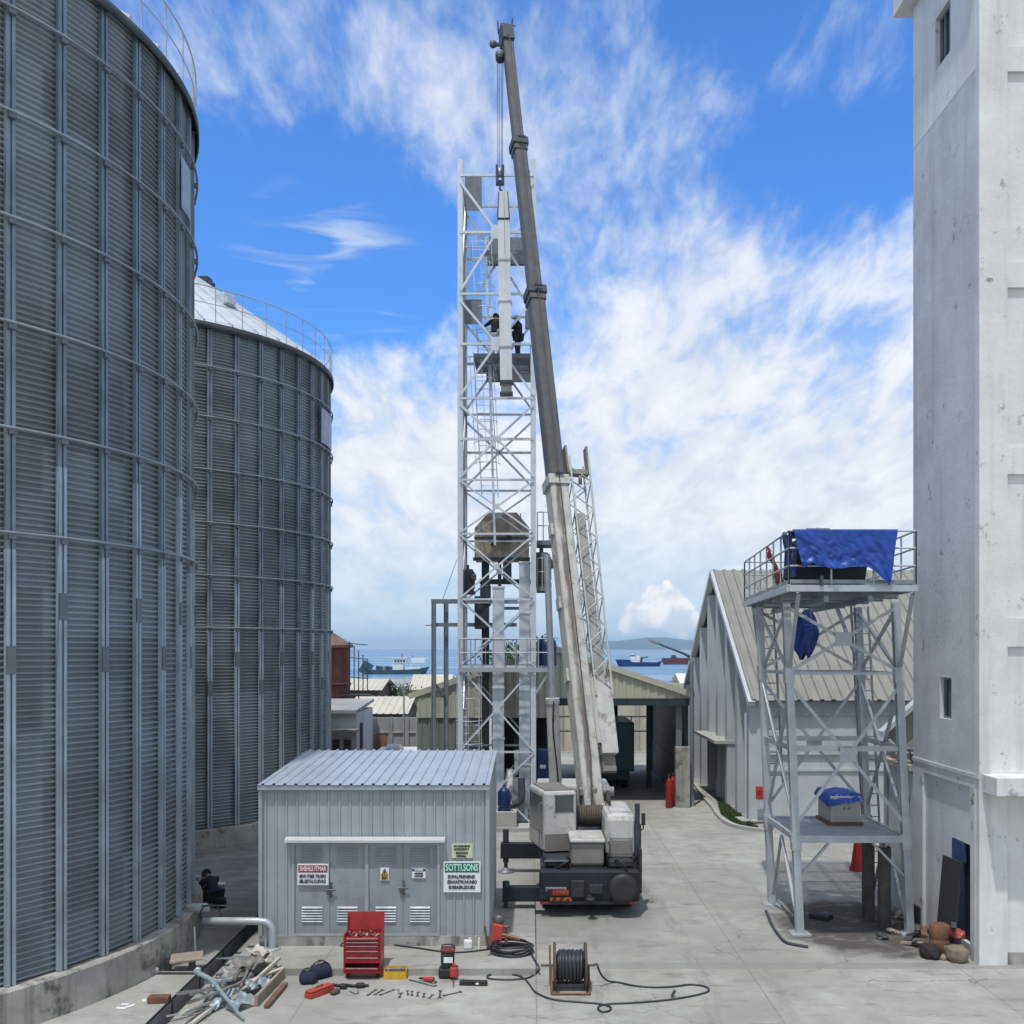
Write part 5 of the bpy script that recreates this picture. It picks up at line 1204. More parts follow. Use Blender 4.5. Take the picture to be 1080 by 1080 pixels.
a = MB(); a.bx(fx(428), fx(445), Y - 2.5, Y + 2.5, SEA + 1.3, fz_(703.8)); a.build('stern_house', 'white', f1)
a = MB(); a.tube((fx(424), Y, fz_(694)), (fx(424), Y, fz_(689)), .1, n=6); a.tube((fx(435), Y, fz_(694)), (fx(435), Y, fz_(691)), .1, n=6); a.bar((fx(422.5), Y, fz_(691)), (fx(425.5), Y, fz_(691)), .06); a.build('mast', 'ship_dark', f1)
for i in range(5):
    a = MB(); x_ = fx(398 + i * 3.6); a.box((x_, Y + rnd.uniform(-1, 1), SEA + 1.9), (.9, 1.2, rnd.uniform(.8, 1.6))); a.build('deck_cargo', ('ship_dark', 'hull_teal', 'scrap_a')[i % 3], f1)
# blue supply ship (right)
c = wlp(678, 702.8); Y = c.y; sc = Y / F
f2 = thing('supply_ship', (c.x, Y, SEA), 'blue hulled supply ship with white deckhouse, right on the sea', 'ship')
fz2 = lambda py: (702.8 - py) * sc + SEA
hullmesh(fx(649), fx(698.5), Y, 8, [(0, 3.1), (.3, 3.0), (.34, 1.9), (.9, 1.9), (1, 2.5)], 'hull_blue', f2)
a = MB(); a.bx(fx(664.5), fx(674), Y - 2.5, Y + 2.5, fz2(699.5), fz2(694)); a.bx(fx(665), fx(669), Y - 2, Y + 2, fz2(694), fz2(690)); a.bx(fx(671), fx(674), Y - 2, Y + 2, fz2(694), fz2(691)); a.build('deckhouse', 'white', f2)
a = MB(); a.bx(fx(664.3), fx(669.2), Y - 2.06, Y - 2.03, fz2(692.2), fz2(691)); a.build('bridge_window', 'ship_dark', f2)
a = MB(); a.bar((fx(676), Y, fz2(699)), (fx(677), Y, fz2(693)), .9); a.bar((fx(676), Y, fz2(694)), (fx(683.5), Y, fz2(693)), .5); a.build('deck_crane', 'ship_dark', f2)
a = MB()
for px in (685, 688, 691, 695): a.bx(fx(px), fx(px + 1.8), Y - 1.5, Y + 1.5, fz2(700), fz2(697.2 + (px % 2)))
a.build('deck_gear', 'white', f2)
a = MB(); a.tube((fx(667), Y, fz2(690)), (fx(667), Y, fz2(687.5)), .12, n=6); a.tube((fx(677), Y, fz2(696)), (fx(677), Y, fz2(688)), .1, n=6); a.build('mast', 'white', f2)
# red barge
c = wlp(722, 700.6); Y = c.y; sc = Y / F; fz3 = lambda py: (700.6 - py) * sc + SEA
f3 = thing('barge', (c.x, Y, SEA), 'long red oxide barge behind the lamp arm on the sea', 'barge')
hullmesh(fx(697), fx(746), Y, 10, [(0, 2.4), (.2, 2.6), (.24, 2.9), (1, 2.8)], 'hull_red', f3, bow=.04, stern=.03)
a = MB(); a.bx(fx(699), fx(706), Y - 3, Y + 3, SEA + 2.4, fz3(694)); a.bx(fx(708), fx(713), Y - 3, Y + 3, SEA + 2.7, fz3(692.5)); a.bx(fx(709), fx(712), Y - 2, Y + 2, fz3(692.5), fz3(690.8)); a.build('deckhouse', 'ship_dark', f3)
a = MB(); a.tube((fx(734), Y, SEA + 2.7), (fx(734), Y, fz3(691.5)), .2, n=6); a.bar((fx(732.5), Y, fz3(694)), (fx(736), Y, fz3(694)), .5); a.build('winch', 'ship_dark', f3)
a = MB(); a.bx(fx(710), fx(745), Y - 4.2, Y - 4, SEA + 2.7, SEA + 3.3); a.build('bulwark', 'hull_red', f3)
# ------------------------------------------------------------------ mobile crane
cr = thing('mobile_crane', (1.4, 30, 0), 'cream and dark navy mobile crane with long telescopic boom raised', 'crane')
def part(nm, m, fn, parent=None):
    a = MB(); fn(a); return a.build(nm, m, parent or cr)
CY0, CY1, CX0, CX1 = 25.25, 36.6, 0.20, 2.64
part('chassis', 'chassis', lambda a: (a.bx(CX0 + .05, CX1 - .05, CY0 + .15, CY1 - 2, 0.62, 1.08, .03), a.bx(0.9, 1.95, CY0 + .2, CY1 - 1, 0.38, 0.7)))
part('rear_body', 'navy', lambda a: (a.bx(CX0, CX1, CY0, CY0 + .35, 0.36, 1.12, .05), a.bx(CX0 - 0.02, CX0 + 0.55, CY0 - .03, CY0 - .002, .42, .66, .01)))
def rearbits(a):
    a.bx(.95, 1.3, CY0 - .08, CY0 - .002, .48, .9, .03); a.bx(1.4, 1.75, CY0 - .06, CY0 - .002, .55, .8, .03); a.bx(1.95, 2.5, CY0 - .1, CY0 - .002, .42, .98, .06)
part('rear_locker', 'chassis', rearbits)
part('rear_bumper', 'navy', lambda a: a.bx(CX0 + .02, CX1 - .1, CY0 - .12, CY0 - .101, .33, .41))
part('tow_hitch', 'black', lambda a: (a.tube((1.42, CY0 - .25, .5), (1.42, CY0 + .1, .5), .06), a.lathe([(.05, -.04), (.12, -.04), (.12, .04), (.05, .04)], (1.42, CY0 - .3, .5), 14, 'Z')))
hz = part('hazard_plate', 'orange', lambda a: a.bx(XX(580, CY0), XX(602.5, CY0), CY0 - .055, CY0 - .033, ZY(957.5, CY0) + .09, ZY(950, CY0) + .09))
def stripes(a):
    x0, x1, z0, z1 = XX(580, CY0), XX(602.5, CY0), ZY(957.5, CY0) + .09, ZY(950, CY0) + .09; w = (x1 - x0) / 6
    for i in range(3):
        b_ = x0 + i * 2 * w; a.prism([(b_, CY0 - .058, z0), (b_ + w, CY0 - .058, z0), (min(x1, b_ + 2 * w), CY0 - .058, z1), (b_ + w, CY0 - .058, z1)], (0, .002, 0))
part('stripe', 'tail_red', stripes, hz)
tp = part('tail_plate', 'tail_red', lambda a: a.bx(XX(582, CY0), XX(600, CY0), CY0 - .055, CY0 - .033, ZY(948.3, CY0) + .10, ZY(942.3, CY0) + .10))
text('LONG', .12, (XX(591, CY0), CY0 - .058, ZY(945.3, CY0) + .10), 'orange', tp, width=.34)
for x in (.33, 2.46):
    part('tail_lamp', 'tail_red', lambda a: a.bx(x - .09, x + .09, CY0 - .13, CY0 - .121, .34, .40))
def wheel(x, y, s):
    w_ = part('wheel', 'black', lambda a: a.lathe([(.27, -.15), (.47, -.15), (.51, -.11), (.52, 0), (.51, .11), (.47, .15), (.27, .15)], (x, y, .52), 28, 'X'))
    part('rim', 'crane_body', lambda a: a.lathe([(.27, -.1), (.27, .1), (.2, .05), (.12, .12), (0, .12)], (x, y, .52), 20, 'X'), w_)
for y in (26.4, 27.75, 32.9, 34.3):
    for x in (.42, 2.42): wheel(x, y, 1)
for y in (26.4, 27.75):
    for x in (.76, 2.08): wheel(x, y, 1)
for y in (26.4, 27.75):
    for x in (.45, 2.4): part('mudguard', 'chassis', lambda a: a.bx(x - .2, x + .2, y - .6, y + .6, 1.08, 1.11))
fcab = part('driver_cab', 'crane_body', lambda a: a.bx(CX0, CX1, CY1 - 1.9, CY1, .6, 1.95, .08))
part('windscreen', 'glass', lambda a: a.bx(CX0 + .15, CX1 - .15, CY1 + .001, CY1 + .01, 1.25, 1.8), fcab)
part('side_window', 'glass', lambda a: a.bx(CX0 - .01, CX0 - .001, CY1 - 1.5, CY1 - .4, 1.3, 1.8), fcab)
# outriggers
def outrigger(y, x0, x1, z0, z1, xj, zj):
    o = part('outrigger', 'navy', lambda a: a.bx(min(x0, x1), max(x0, x1), y - .14, y + .14, z0, z1, .015))
    part('jack', 'dark_steel', lambda a: (a.tube((xj, y, .3), (xj, y, zj), .085, n=12), a.tube((xj, y, .08), (xj, y, .3), .055, n=12)), o)
    part('foot_plate', 'galv_dark', lambda a: (a.lathe([(.24, .0), (.24, .04), (.1, .08), (.06, .14)], (xj, y, 0.002 if x0 > 0 else .0), 18)), o)
outrigger(25.55, XX(530, 25.4), CX0 + .1, .33, .68, XX(533.5, 25.4), .8)
outrigger(30.3, XX(528, 30.3), CX0 + .1, .42, .86, XX(533.5, 30.3), 1.25)
outrigger(31.4, CX1 + .12, CX1 - .1, .42, .86, CX1 + .05, 1.1)
# slewing superstructure
part('turntable', 'dark_steel', lambda a: a.lathe([(.75, 1.08), (.75, 1.2), (.7, 1.22), (.7, 1.34)], (1.42, 29.4, 0), 32))
part('slew_frame', 'chassis', lambda a: (a.bx(.3, 2.55, 26.3, 31.0, 1.13, 1.26, .02), a.prism([(1.15, 27.0, 1.26), (1.15, 30.8, 1.26), (1.15, 29.6, 2.2), (1.15, 27.9, 2.7), (1.15, 27.3, 2.5)], (.07, 0, 0)), a.prism([(2.02, 27.0, 1.26), (2.02, 30.8, 1.26), (2.02, 29.6, 2.2), (2.02, 27.9, 2.7), (2.02, 27.3, 2.5)], (.07, 0, 0))))
cwx0, cwx1 = XX(602, 25.8), XX(637, 25.8)
part('counterweight', 'counter', lambda a: (a.bx(cwx0, cwx1, 25.75, 27.0, 1.14, 1.70, .06)))
part('counterweight_cover', 'crane_body', lambda a: (a.bx(cwx0 - .03, cwx1 + .03, 25.68, 27.05, 1.702, 1.80, .04)))
part('counterweight_cover', 'dark_steel', lambda a: (a.bx(cwx0 + .03, cwx1 - .03, 25.82, 27.0, .98, 1.138)))
eng = part('engine_housing', 'crane_body', lambda a: a.bx(cwx1 + .06, 2.62, 26.0, 28.4, 1.25, 2.36, .16))
part('engine_grille', 'counter', lambda a: [a.bx(1.98, 2.52, 25.985, 25.999, 1.32 + i * .06, 1.36 + i * .06) for i in range(7)], eng)
part('engine_door', 'crane_body', lambda a: (a.bx(1.96, 2.54, 25.98, 25.998, 1.78, 2.22, .006)), eng)
part('hatch', 'crane_body', lambda a: (a.bx(2.0, 2.5, 26.4, 27.8, 2.361, 2.385, .01)), eng)
part('exhaust_pipe', 'dark_steel', lambda a: (a.tube((2.66, 26.1, .6), (2.66, 26.1, 2.62), .065, n=12), a.tube((2.66, 26.1, 1.3), (2.66, 26.1, 2.1), .1, n=12)))
part('side_locker', 'chassis', lambda a: (a.bx(2.4, 2.75, 26.6, 28.3, .55, 1.12, .04), a.bx(2.64, 2.72, 25.5, 26.3, .5, 1.6, .03)))
part('hydraulic_hose', 'black', lambda a: [a.path(smooth_pts([(1.9 + k * .05, 25.95, 1.0), (1.9 + k * .08, 25.7, 1.35), (1.95 + k * .06, 25.9, 1.6), (1.9 + k * .03, 26.6, 1.9)]), .022, 6) for k in range(1)])
part('rear_hose', 'black', lambda a: a.path(smooth_pts([(.95, 25.7, 1.1), (.85, 25.35, 1.3), (.7, 25.4, 1.18), (.6, 25.6, 1.12)]), .03, 6))
part('rear_hose', 'black', lambda a: a.path(smooth_pts([(2.0, 25.95, 1.2), (2.15, 25.3, 1.35), (2.35, 25.3, 1.1), (2.4, 25.6, 1.05)]), .03, 6))
part('spare_wheel', 'black', lambda a: a.lathe([(.2, -.1), (.32, -.1), (.36, -.05), (.36, .05), (.32, .1), (.2, .1)], (2.22, 25.1, .72), 24, 'Y'))
part('tool_rack', 'galv_dark', lambda a: [a.bx(.32, .92, 25.6 + .1 * k, 25.64 + .1 * k, 1.27, 1.30) for k in range(1)])
part('rear_step', 'galv_dark', lambda a: (a.bx(.35, .85, CY0 - .2, CY0 - .105, .72, .75), a.bx(.36, .39, CY0 - .19, CY0 - .002, .66, .719), a.bx(.81, .84, CY0 - .19, CY0 - .002, .66, .719)))
part('deck_clutter', 'chassis', lambda a: a.box((.62, 25.9, 1.24), (.55, .5, .22), bev=.05))
part('deck_clutter', 'chassis', lambda a: a.box((2.2, 25.75, 1.22), (.6, .35, .2), (0, 0, .1), .05))
part('mirror_arm', 'black', lambda a: (a.path([(2.64, 26.1, 1.9), (2.80, 26.0, 2.0), (2.80, 26.0, 2.3)], .018, 6), a.box((2.80, 25.99, 2.25), (.10, .04, .3), bev=.015)))
# operator cab
kx0, kx1 = XX(568, 27), XX(604, 27)
cab = part('operator_cab', 'crane_body', lambda a: (a.bx(kx0, kx1, 26.8, 28.5, 1.28, 2.83, .08)))
part('rear_window', 'cabglass', lambda a: a.bx(XX(580.5, 26.8), XX(600.5, 26.8), 26.785, 26.799, ZY(856, 26.8), ZY(839, 26.8), .004), cab)
part('window_frame', 'counter', lambda a: [a.bx(*k) for k in ((XX(579.5, 26.8), XX(601.5, 26.8), 26.79, 26.799, ZY(857.3, 26.8), ZY(856, 26.8)), (XX(579.5, 26.8), XX(601.5, 26.8), 26.79, 26.799, ZY(839, 26.8), ZY(838, 26.8)))][0:1], cab)
part('side_window', 'cabglass', lambda a: a.bx(kx0 - .012, kx0 - .001, 26.95, 28.35, 1.75, 2.68, .004), cab)
part('roof_guard', 'counter', lambda a: [a.bx(kx0 + .1 + i * .105, kx0 + .15 + i * .105, 26.95, 28.3, 2.832, 2.87) for i in range(7)][0:0] or (a.bx(kx0 + .08, kx1 - .08, 26.95, 28.35, 2.832, 2.86, .01)), cab)
part('lower_panel', 'counter', lambda a: a.bx(kx0 + .03, kx1 - .05, 26.78, 26.799, 1.3, 1.75, .008), cab)
part('handrail', 'galv_dark', lambda a: a.path([(kx0 - .05, 26.9, 1.4), (kx0 - .09, 26.9, 1.45), (kx0 - .09, 26.9, 2.5), (kx0 - .03, 26.9, 2.55)], .015, 6), cab)
pv_ = Vector(((kx0 + kx1) / 2 + .12, 27.3, 0)) - wl(cr); ca_ = R(13)
cab.rotation_euler.z = ca_; cab.location = pv_ - Matrix.Rotation(ca_, 3, 'Z') @ pv_
# winch
wn_ = part('winch', 'rusty', lambda a: (a.lathe([(.20, -.36), (.20, .36)], (1.6, 27.75, 2.05), 24, 'X'), a.lathe([(.36, -.42), (.36, -.37)], (1.6, 27.75, 2.05), 24, 'X'), a.lathe([(.36, .37), (.36, .42)], (1.6, 27.75, 2.05), 24, 'X')))
part('rope_wrap', mat('dirty_wire_rope', (.12, .10, .08), .7, .3, .3, 30), lambda a: [a.lathe([(.20, -.02), (.29, -.015), (.29, .015), (.20, .02)], (1.6 - .34 + i * .045, 27.75, 2.05), 24, 'X', caps=False) for i in range(16)], wn_)
part('winch_motor', 'counter', lambda a: (a.lathe([(.14, .42), (.16, .44), (.16, .7), (.1, .76)], (1.6, 27.75, 2.05), 16, 'X'), a.box((1.55, 28.3, 2.62), (.5, .3, .25), bev=.05), a.lathe([(.13, 0), (.13, .3)], (1.95, 28.35, 2.62), 14, 'X')))
# boom
B0 = Vector((1.60, 28.5, 2.62)); B1 = Vector((-0.88, 37.4, 28.5)); bd = (B1 - B0).normalized()
ba = bd.cross(Vector((0, 0, 1))).normalized(); bb = ba.cross(bd).normalized()
def bp_(t): return B0.lerp(B1, t)
def boomsec(nm, t0, t1, w, h, m, parent=None, ch=.10, off=Vector((0, 0, 0))):
    p, q = bp_(t0) + off, bp_(t1) + off
    pr = [(-w / 2, -h / 2 + ch), (-w / 2 + ch, -h / 2), (w / 2 - ch, -h / 2), (w / 2, -h / 2 + ch), (w / 2, h / 2 - ch * .4), (w / 2 - ch * .4, h / 2), (-w / 2 + ch * .4, h / 2), (-w / 2, h / 2 - ch * .4)]
    return part(nm, m, lambda a: a.prism([p + ba * x + bb * y for x, y in pr], q - p), parent)
M['boom_base'] = bpy.data.materials.get('worn_cream_crane_paint').copy(); M['boom_base'].name = 'stained_boom_paint'
_t = M['boom_base'].node_tree; _L = _t.links.new; _b = _t.nodes['Principled BSDF']; _old = _b.inputs['Base Color'].links[0].from_socket
def _n(tp, **k):
    n = _t.nodes.new(tp)
    for q, v in k.items(): setattr(n, q, v)
    return n
_g = _n('ShaderNodeNewGeometry'); _s = _n('ShaderNodeVectorMath', operation='SUBTRACT'); _L(_g.outputs['Position'], _s.inputs[0]); _s.inputs[1].default_value = B0
def _dot(v):
    n = _n('ShaderNodeVectorMath', operation='DOT_PRODUCT'); _L(_s.outputs[0], n.inputs[0]); n.inputs[1].default_value = v; return n.outputs['Value']
_u, _w, _l = _dot(ba), _dot(bb), _dot(bd)
_c = _n('ShaderNodeCombineXYZ'); _L(_u, _c.inputs[0]); _L(_w, _c.inputs[1]); _L(_l, _c.inputs[2])
_m = _n('ShaderNodeMapping'); _m.inputs['Scale'].default_value = (5, 5, .8); _L(_c.outputs[0], _m.inputs[0])
_nz = _n('ShaderNodeTexNoise'); _nz.inputs['Scale'].default_value = 1.3; _nz.inputs['Detail'].default_value = 9; _nz.inputs['Roughness'].default_value = .7; _L(_m.outputs[0], _nz.inputs['Vector'])
def _ma(op, a_, b_):
    n = _n('ShaderNodeMath', operation=op)
    for i_, v in enumerate((a_, b_)):
        if isinstance(v, (int, float)): n.inputs[i_].default_value = v
        else: _L(v, n.inputs[i_])
    return n.outputs[0]
_d = _ma('ABSOLUTE', _ma('ADD', _u, .05), 0)
_r = _n('ShaderNodeMapRange'); _L(_ma('ADD', _ma('MULTIPLY', _d, -2.2), _nz.outputs[0]), _r.inputs[0]); _r.inputs[1].default_value = .22; _r.inputs[2].default_value = .44; _r.inputs[4].default_value = .9
_x = _n('ShaderNodeMix', data_type='RGBA'); _L(_r.outputs[0], _x.inputs[0]); _L(_old, _x.inputs[6]); _x.inputs[7].default_value = (.13, .105, .08, 1)
_L(_x.outputs[2], _b.inputs['Base Color'])
bs = boomsec('boom_base_section', -0.02, .344, .56, .68, 'boom_base')
for k, (t0, t1, w, h) in enumerate(((.335, .592, .48, .58), (.58, .815, .41, .50), (.80, .995, .35, .42))):
    boomsec('boom_section', t0, t1, w, h, 'boom_grey')
    if k < 2: boomsec('boom_collar', t1 - .004, t1 + .006, w + .14, h + .14, 'dark_steel', ch=.05); boomsec('boom_collar', t1 - .012, t1 - .004, w + .06, h + .06, 'boom_grey', ch=.05)
boomsec('boom_collar',   .336, .347, .66, .80, 'crane_white', ch=.05)
for t in (.12, .2, .285):
    p = bp_(t) - ba * .30; part('boom_bracket', 'crane_white', lambda a: a.bar(p - bd * .18, p + bd * .18, .1, .3, bb))
part('rope_guide', 'dark_steel', lambda a: [a.bar(bp_(t) + bb * .45 - ba * .12, bp_(t) + bb * .45 + ba * .12, .06) for t in (.347, .594, .815)][0:0] or a.bar(bp_(.6) + ba * .29 - bd * .1, bp_(.6) + ba * .29 + bd * .1, .12, .2, bb))
# boom head
hd = part('boom_head', 'dark_steel', lambda a: (a.bar(bp_(.985), bp_(1.008), .42, .55, bb), a.bar(bp_(1.0) - ba * .17 + bb * -.1, bp_(1.0) - ba * .17 + bb * -.1 + bd * .42, .06, .4, bb), a.bar(bp_(1.0) + ba * .17 + bb * -.1, bp_(1.0) + ba * .17 + bb * -.1 + bd * .36, .06, .4, bb)))
part('head_sheave', 'tool', lambda a: [a.lathe([(.05, -.03), (.24, -.03), (.21, 0), (.24, .03), (.05, .03)], bp_(1.008) + ba * k, 18, 'X') for k in (0,)], hd)
HP = Vector((XX(527.5, 37.15), 37.15, ZY(60, 37.15)))
part('head_bracket', 'dark_steel', lambda a: (a.bar(bp_(.972), HP + Vector((.12, 0, .12)), .14, .2), a.bar(HP + Vector((-.25, 0, .42)), bp_(.985), .1, .1), a.lathe([(.04, -.14), (.17, -.14), (.14, -.1), (.17, -.06), (.14, 0), (.17, .06), (.14, .1), (.17, .14), (.04, .14)], HP, 16, 'Y'), a.lathe([(.04, -.04), (.13, -.04), (.13, .04), (.04, .04)], HP + Vector((-.25, 0, .45)), 14, 'Y')), hd)
part('aerial', 'dark_steel', lambda a: [a.tube(bp_(1.0) + ba * k, bp_(1.0) + ba * (k - .02) + Vector((0, 0, hh)), .025, n=6) for k, hh in ((-.3, .45),)] , hd)
part('aerial', 'dark_steel', lambda a: (a.tube(bp_(1.0) + ba * .2, bp_(1.0) + ba * .22 + Vector((0, 0, .62)), .025, n=6), a.bar(bp_(1.0) + ba * .12 + Vector((0, 0, .38)), bp_(1.0) + ba * .34 + Vector((0, 0, .38)), .03)), hd)
rp = [wn_]
part('winch_rope', 'dark_steel', lambda a: a.path([Vector((1.6, 27.7, 2.35)), bp_(.03) + bb * .40, bp_(.35) + bb * .40, bp_(.6) + bb * .36, bp_(.99) + bb * .3, HP + Vector((.06, 0, .16))], .018, 5))
HB = Vector((XX(527.3, 37.15), 37.15, ZY(178, 37.15)))
for k, dx_ in enumerate((-.10, -.035, .05, .10)):
    part('hoist_rope', 'dark_steel', lambda a: a.tube(HP + Vector((dx_, (.05 if k % 2 else -.05), -.05)), HB + Vector((dx_ * .8, (.05 if k % 2 else -.05), 0)), .011, n=5))
# luffing cylinder (far side of the boom, seen left of it)
c0 = Vector((.78, 31.6, 1.5)); cm = c0.lerp(bp_(.275) - bb * .45 - ba * .38, .42); c1 = bp_(.262) - ba * .42 - bb * .3
cyl = part('luffing_cylinder', 'crane_white', lambda a: (a.tube(c0, c0.lerp(c1, .44), .19, n=18), a.tube(c0.lerp(c1, .43), c0.lerp(c1, .45), .22, n=18)))
part('rod', 'galv', lambda a: a.tube(c0.lerp(c1, .44), c1, .10, n=14), cyl)
part('cylinder_hose', 'black', lambda a: a.path(smooth_pts([c0 + Vector((.1, -.2, .2)), c0.lerp(c1, .2) + Vector((.05, -.25, 0)), c0.lerp(c1, .33) + Vector((-.02, -.22, 0)), c0.lerp(c1, .44) + Vector((.03, -.2, 0))]), .025, 6), cyl)
# lattice jib stowed along the boom
J0, J1 = Vector((2.15, 29.0, 3.55)), Vector((1.39, 32.0, 12.25)); jd = (J1 - J0).normalized(); ja = jd.cross(Vector((0, 0, 1))).normalized(); jb = ja.cross(jd)
def jp(t, u, v): w_ = .23 + .07 * t; return J0.lerp(J1, t) + ja * u * w_ + jb * v * w_
jib = part('lattice_jib', 'crane_body', lambda a: a.prism([jp(0, -1.0, -1), jp(0, 1.0, -1), jp(.22, 1, -1), jp(.22, -1, -1)], jb * .46))
for u in (-1, 1):
    for v in (-1, 1): part('chord', 'crane_body', lambda a: a.tube(jp(.18, u, v), jp(1, u, v), .032, n=7), jib)
n = 15
def lace(face):
    def fn(a):
        for i in range(n):
            t0, t1 = .2 + .76 * i / n, .2 + .76 * (i + 1) / n; s_ = 1 if i % 2 else -1
            pts_ = {0: ((-s_, -1), (s_, -1)), 1: ((-s_, 1), (s_, 1)), 2: ((-1, -s_), (-1, s_)), 3: ((1, -s_), (1, s_))}[face]
            a.tube(jp(t0, *pts_[0]), jp(t1, *pts_[1]), .019, n=5)
    return fn
for f_ in range(4): part('lacing', 'crane_body', lace(f_), jib)
part('inner_jib', mat('dull_grey_jib_paint', (.33, .33, .31), .6, .1, .2, 2, streak=.5, sscale=6), lambda a: a.bar(J0.lerp(J1, .1) - ja * .03, J0.lerp(J1, .80) - ja * .08, .26, .26, jb), jib)
part('jib_head', 'counter', lambda a: (a.bar(jp(.955, -1, 0), jp(.955, 1, 0), .22, .16, jd), a.bar(jp(.95, -1.1, 0), jp(1.05, -1.1, 0), .06, .3, jb), a.bar(jp(.95, 1.1, 0), jp(1.05, 1.1, 0), .06, .3, jb), a.lathe([(.04, -.05), (.16, -.05), (.13, 0), (.16, .05), (.04, .05)], jp(.93, .2, 0), 14, 'X')), jib)
part('jib_foot', 'counter', lambda a: (a.bar(jp(-.05, 0, -.6), jp(.02, 0, -.6), .38, .28, jb), a.lathe([(.03, -.2), (.09, -.2), (.09, .2), (.03, .2)], jp(-.04, .3, -1.1), 14, 'X')), jib)
part('jib_bracket', 'crane_body', lambda a: (a.bar(bp_(.045) + ba * .3, jp(.06, -1, 0), .18, .5, bd), a.bar(bp_(.2) + ba * .3, jp(.52, -1, 0), .12, .2, bd)))
part('jib_backplate', 'crane_white', lambda a: (a.bar(J0 - ja * .30 + jd * .3 + jb * .12, J0 - ja * .30 + jd * 2.2 + jb * .12, .5, .16, jb)), jib)
part('jib_cable', 'black', lambda a: a.path(smooth_pts([jp(.55, -1.3, -.6), jp(.4, -1.2, -1.1), jp(.25, -1.25, -1)]), .03, 6), jib)

# hook block, slings, hanging casing
hk = thing('hook_block', HB + Vector((0, 0, -.6)), 'dark crane hook block hanging on ropes below the boom tip', 'hook block')
a = MB(); a.bx(HB.x - .15, HB.x - .06, HB.y - .1, HB.y + .1, HB.z - .58, HB.z + .12, .02); a.bx(HB.x + .06, HB.x + .15, HB.y - .1, HB.y + .1, HB.z - .58, HB.z + .12, .02); a.bx(HB.x - .06, HB.x + .06, HB.y - .05, HB.y + .05, HB.z - .58, HB.z - .42); a.build('cheek_plates', 'dark_steel', hk)
a = MB(); a.lathe([(.03, -.055), (.19, -.055), (.15, 0), (.19, .055), (.03, .055)], HB + Vector((0, 0, -.14)), 18, 'X'); a.build('sheave', 'galv', hk)
a = MB(); a.path(smooth_pts([HB + Vector((0, 0, -.55)), HB + Vector((0, 0, -.72)), HB + Vector((.07, 0, -.80)), HB + Vector((.05, 0, -.92)), HB + Vector((-.03, 0, -.94)), HB + Vector((-.08, 0, -.87))]), [.04] * 11 + [.035] * 10 + [.03] * 5 + [.02] * 5, 8); a.build('hook', 'tool', hk)
L0, L1 = P(530.8, 204, 37.15), P(534.2, 417, 37.15)
lo = thing('duct_casing', L1, 'long white square duct casing hanging from the crane hook', 'duct casing')
ld = (L1 - L0).normalized()
a = MB(); a.bar(L0 + Vector((-.12, 0, 0)), L1.lerp(L0, .06) + Vector((-.12, 0, 0)) * 0 - Vector((.0, 0, 0)), .001, .001); a = MB()
a.bar(L0, L1.lerp(L0, .07), .42, .36, (0, 1, 0)); a.build('casing', mat('white_galvanised_casing', (.66, .67, .67), .5, .1, .1, 1.5, streak=.25, sscale=4, spots=.35, spotcol=(.3, .3, .3), spotscale=2.5, spotcut=.62), lo)
a = MB(); a.bar(L0 + Vector((.03, -.185, -.02)), L0 + ld * 2.2 + Vector((.03, -.185, 0)), .012, .012); a.build('seam', 'counter', lo)
for t in (.335, .54, .765):
    a = MB(); c_ = L0.lerp(L1, t); a.bar(c_ - ld * .03, c_ + ld * .03, .47, .41, (0, 1, 0)); a.build('flange', 'galv', lo)
a = MB(); c_ = L0.lerp(L1, .135); a.bar(c_ - ld * .035, c_ + ld * .035, .44, .38, (0, 1, 0)); tag(a.build('lifting_strap', 'black', lo))
for q0, q1 in ((.07, .055), (.012, 0)):
    a = MB(); a.bar(L1.lerp(L0, q0), L1.lerp(L0, q1), .46, .4, (0, 1, 0)); a.build('end_flange', 'dark_steel', lo)
a = MB(); a.bar(L1.lerp(L0, .055), L1.lerp(L0, .012), .38, .32, (0, 1, 0)); a.build('end_neck', 'counter', lo)
hkp = HB + Vector((0, 0, -.93))
for k, (dx_, lb) in enumerate(((-.16, 'left'), (.16, 'right'))):
    a = MB(); a.path([hkp, L0 + Vector((dx_, -.19, -.02)), L0.lerp(L1, .13) + Vector((dx_ * 1.32, -.2, 0))], .018, 6); tag(a.build('lifting_sling', 'dark_steel'), '%s leg of the lifting sling between hook and white casing' % lb, 'sling')
# ------------------------------------------------------------------ galvanised platform (right)
pf = thing('steel_platform', (7.3, 25, 0), 'galvanised steel platform tower with railed top deck and lower deck', 'platform')
LEAN = 0.042
def lean(x, y, z): return Vector((x - LEAN * z, y, z))
LX0, LX1, LY0, LY1 = 6.12, 8.62, 23.75, 26.5
ZD = 7.55
def pp(nm, m, fn, parent=None):
    a = MB(); fn(a); return a.build(nm, m, parent or pf)
for x in (LX0, LX1):
    for y in (LY0, LY1):
        def leg(a):
            p, q = lean(x, y, 0.03), lean(x, y, ZD); a.bar(p, q, .17, .016, (0, 1, 0), (0, .08)); a.bar(p, q, .17, .016, (0, 1, 0), (0, -.08)); a.bar(p, q, .012, .146, (0, 1, 0))
            a.bx(x - .22, x + .22, y - .22, y + .22, 0, .03)
            for z in (5.9, 2.1): a.bar(lean(x, y, z - .18), lean(x, y, z + .18), .213, .207, (0, 1, 0))
        pp('leg', 'galv', leg)
zA, zB, zC, zD_ = 2.15, 4.22, 5.93, 7.5
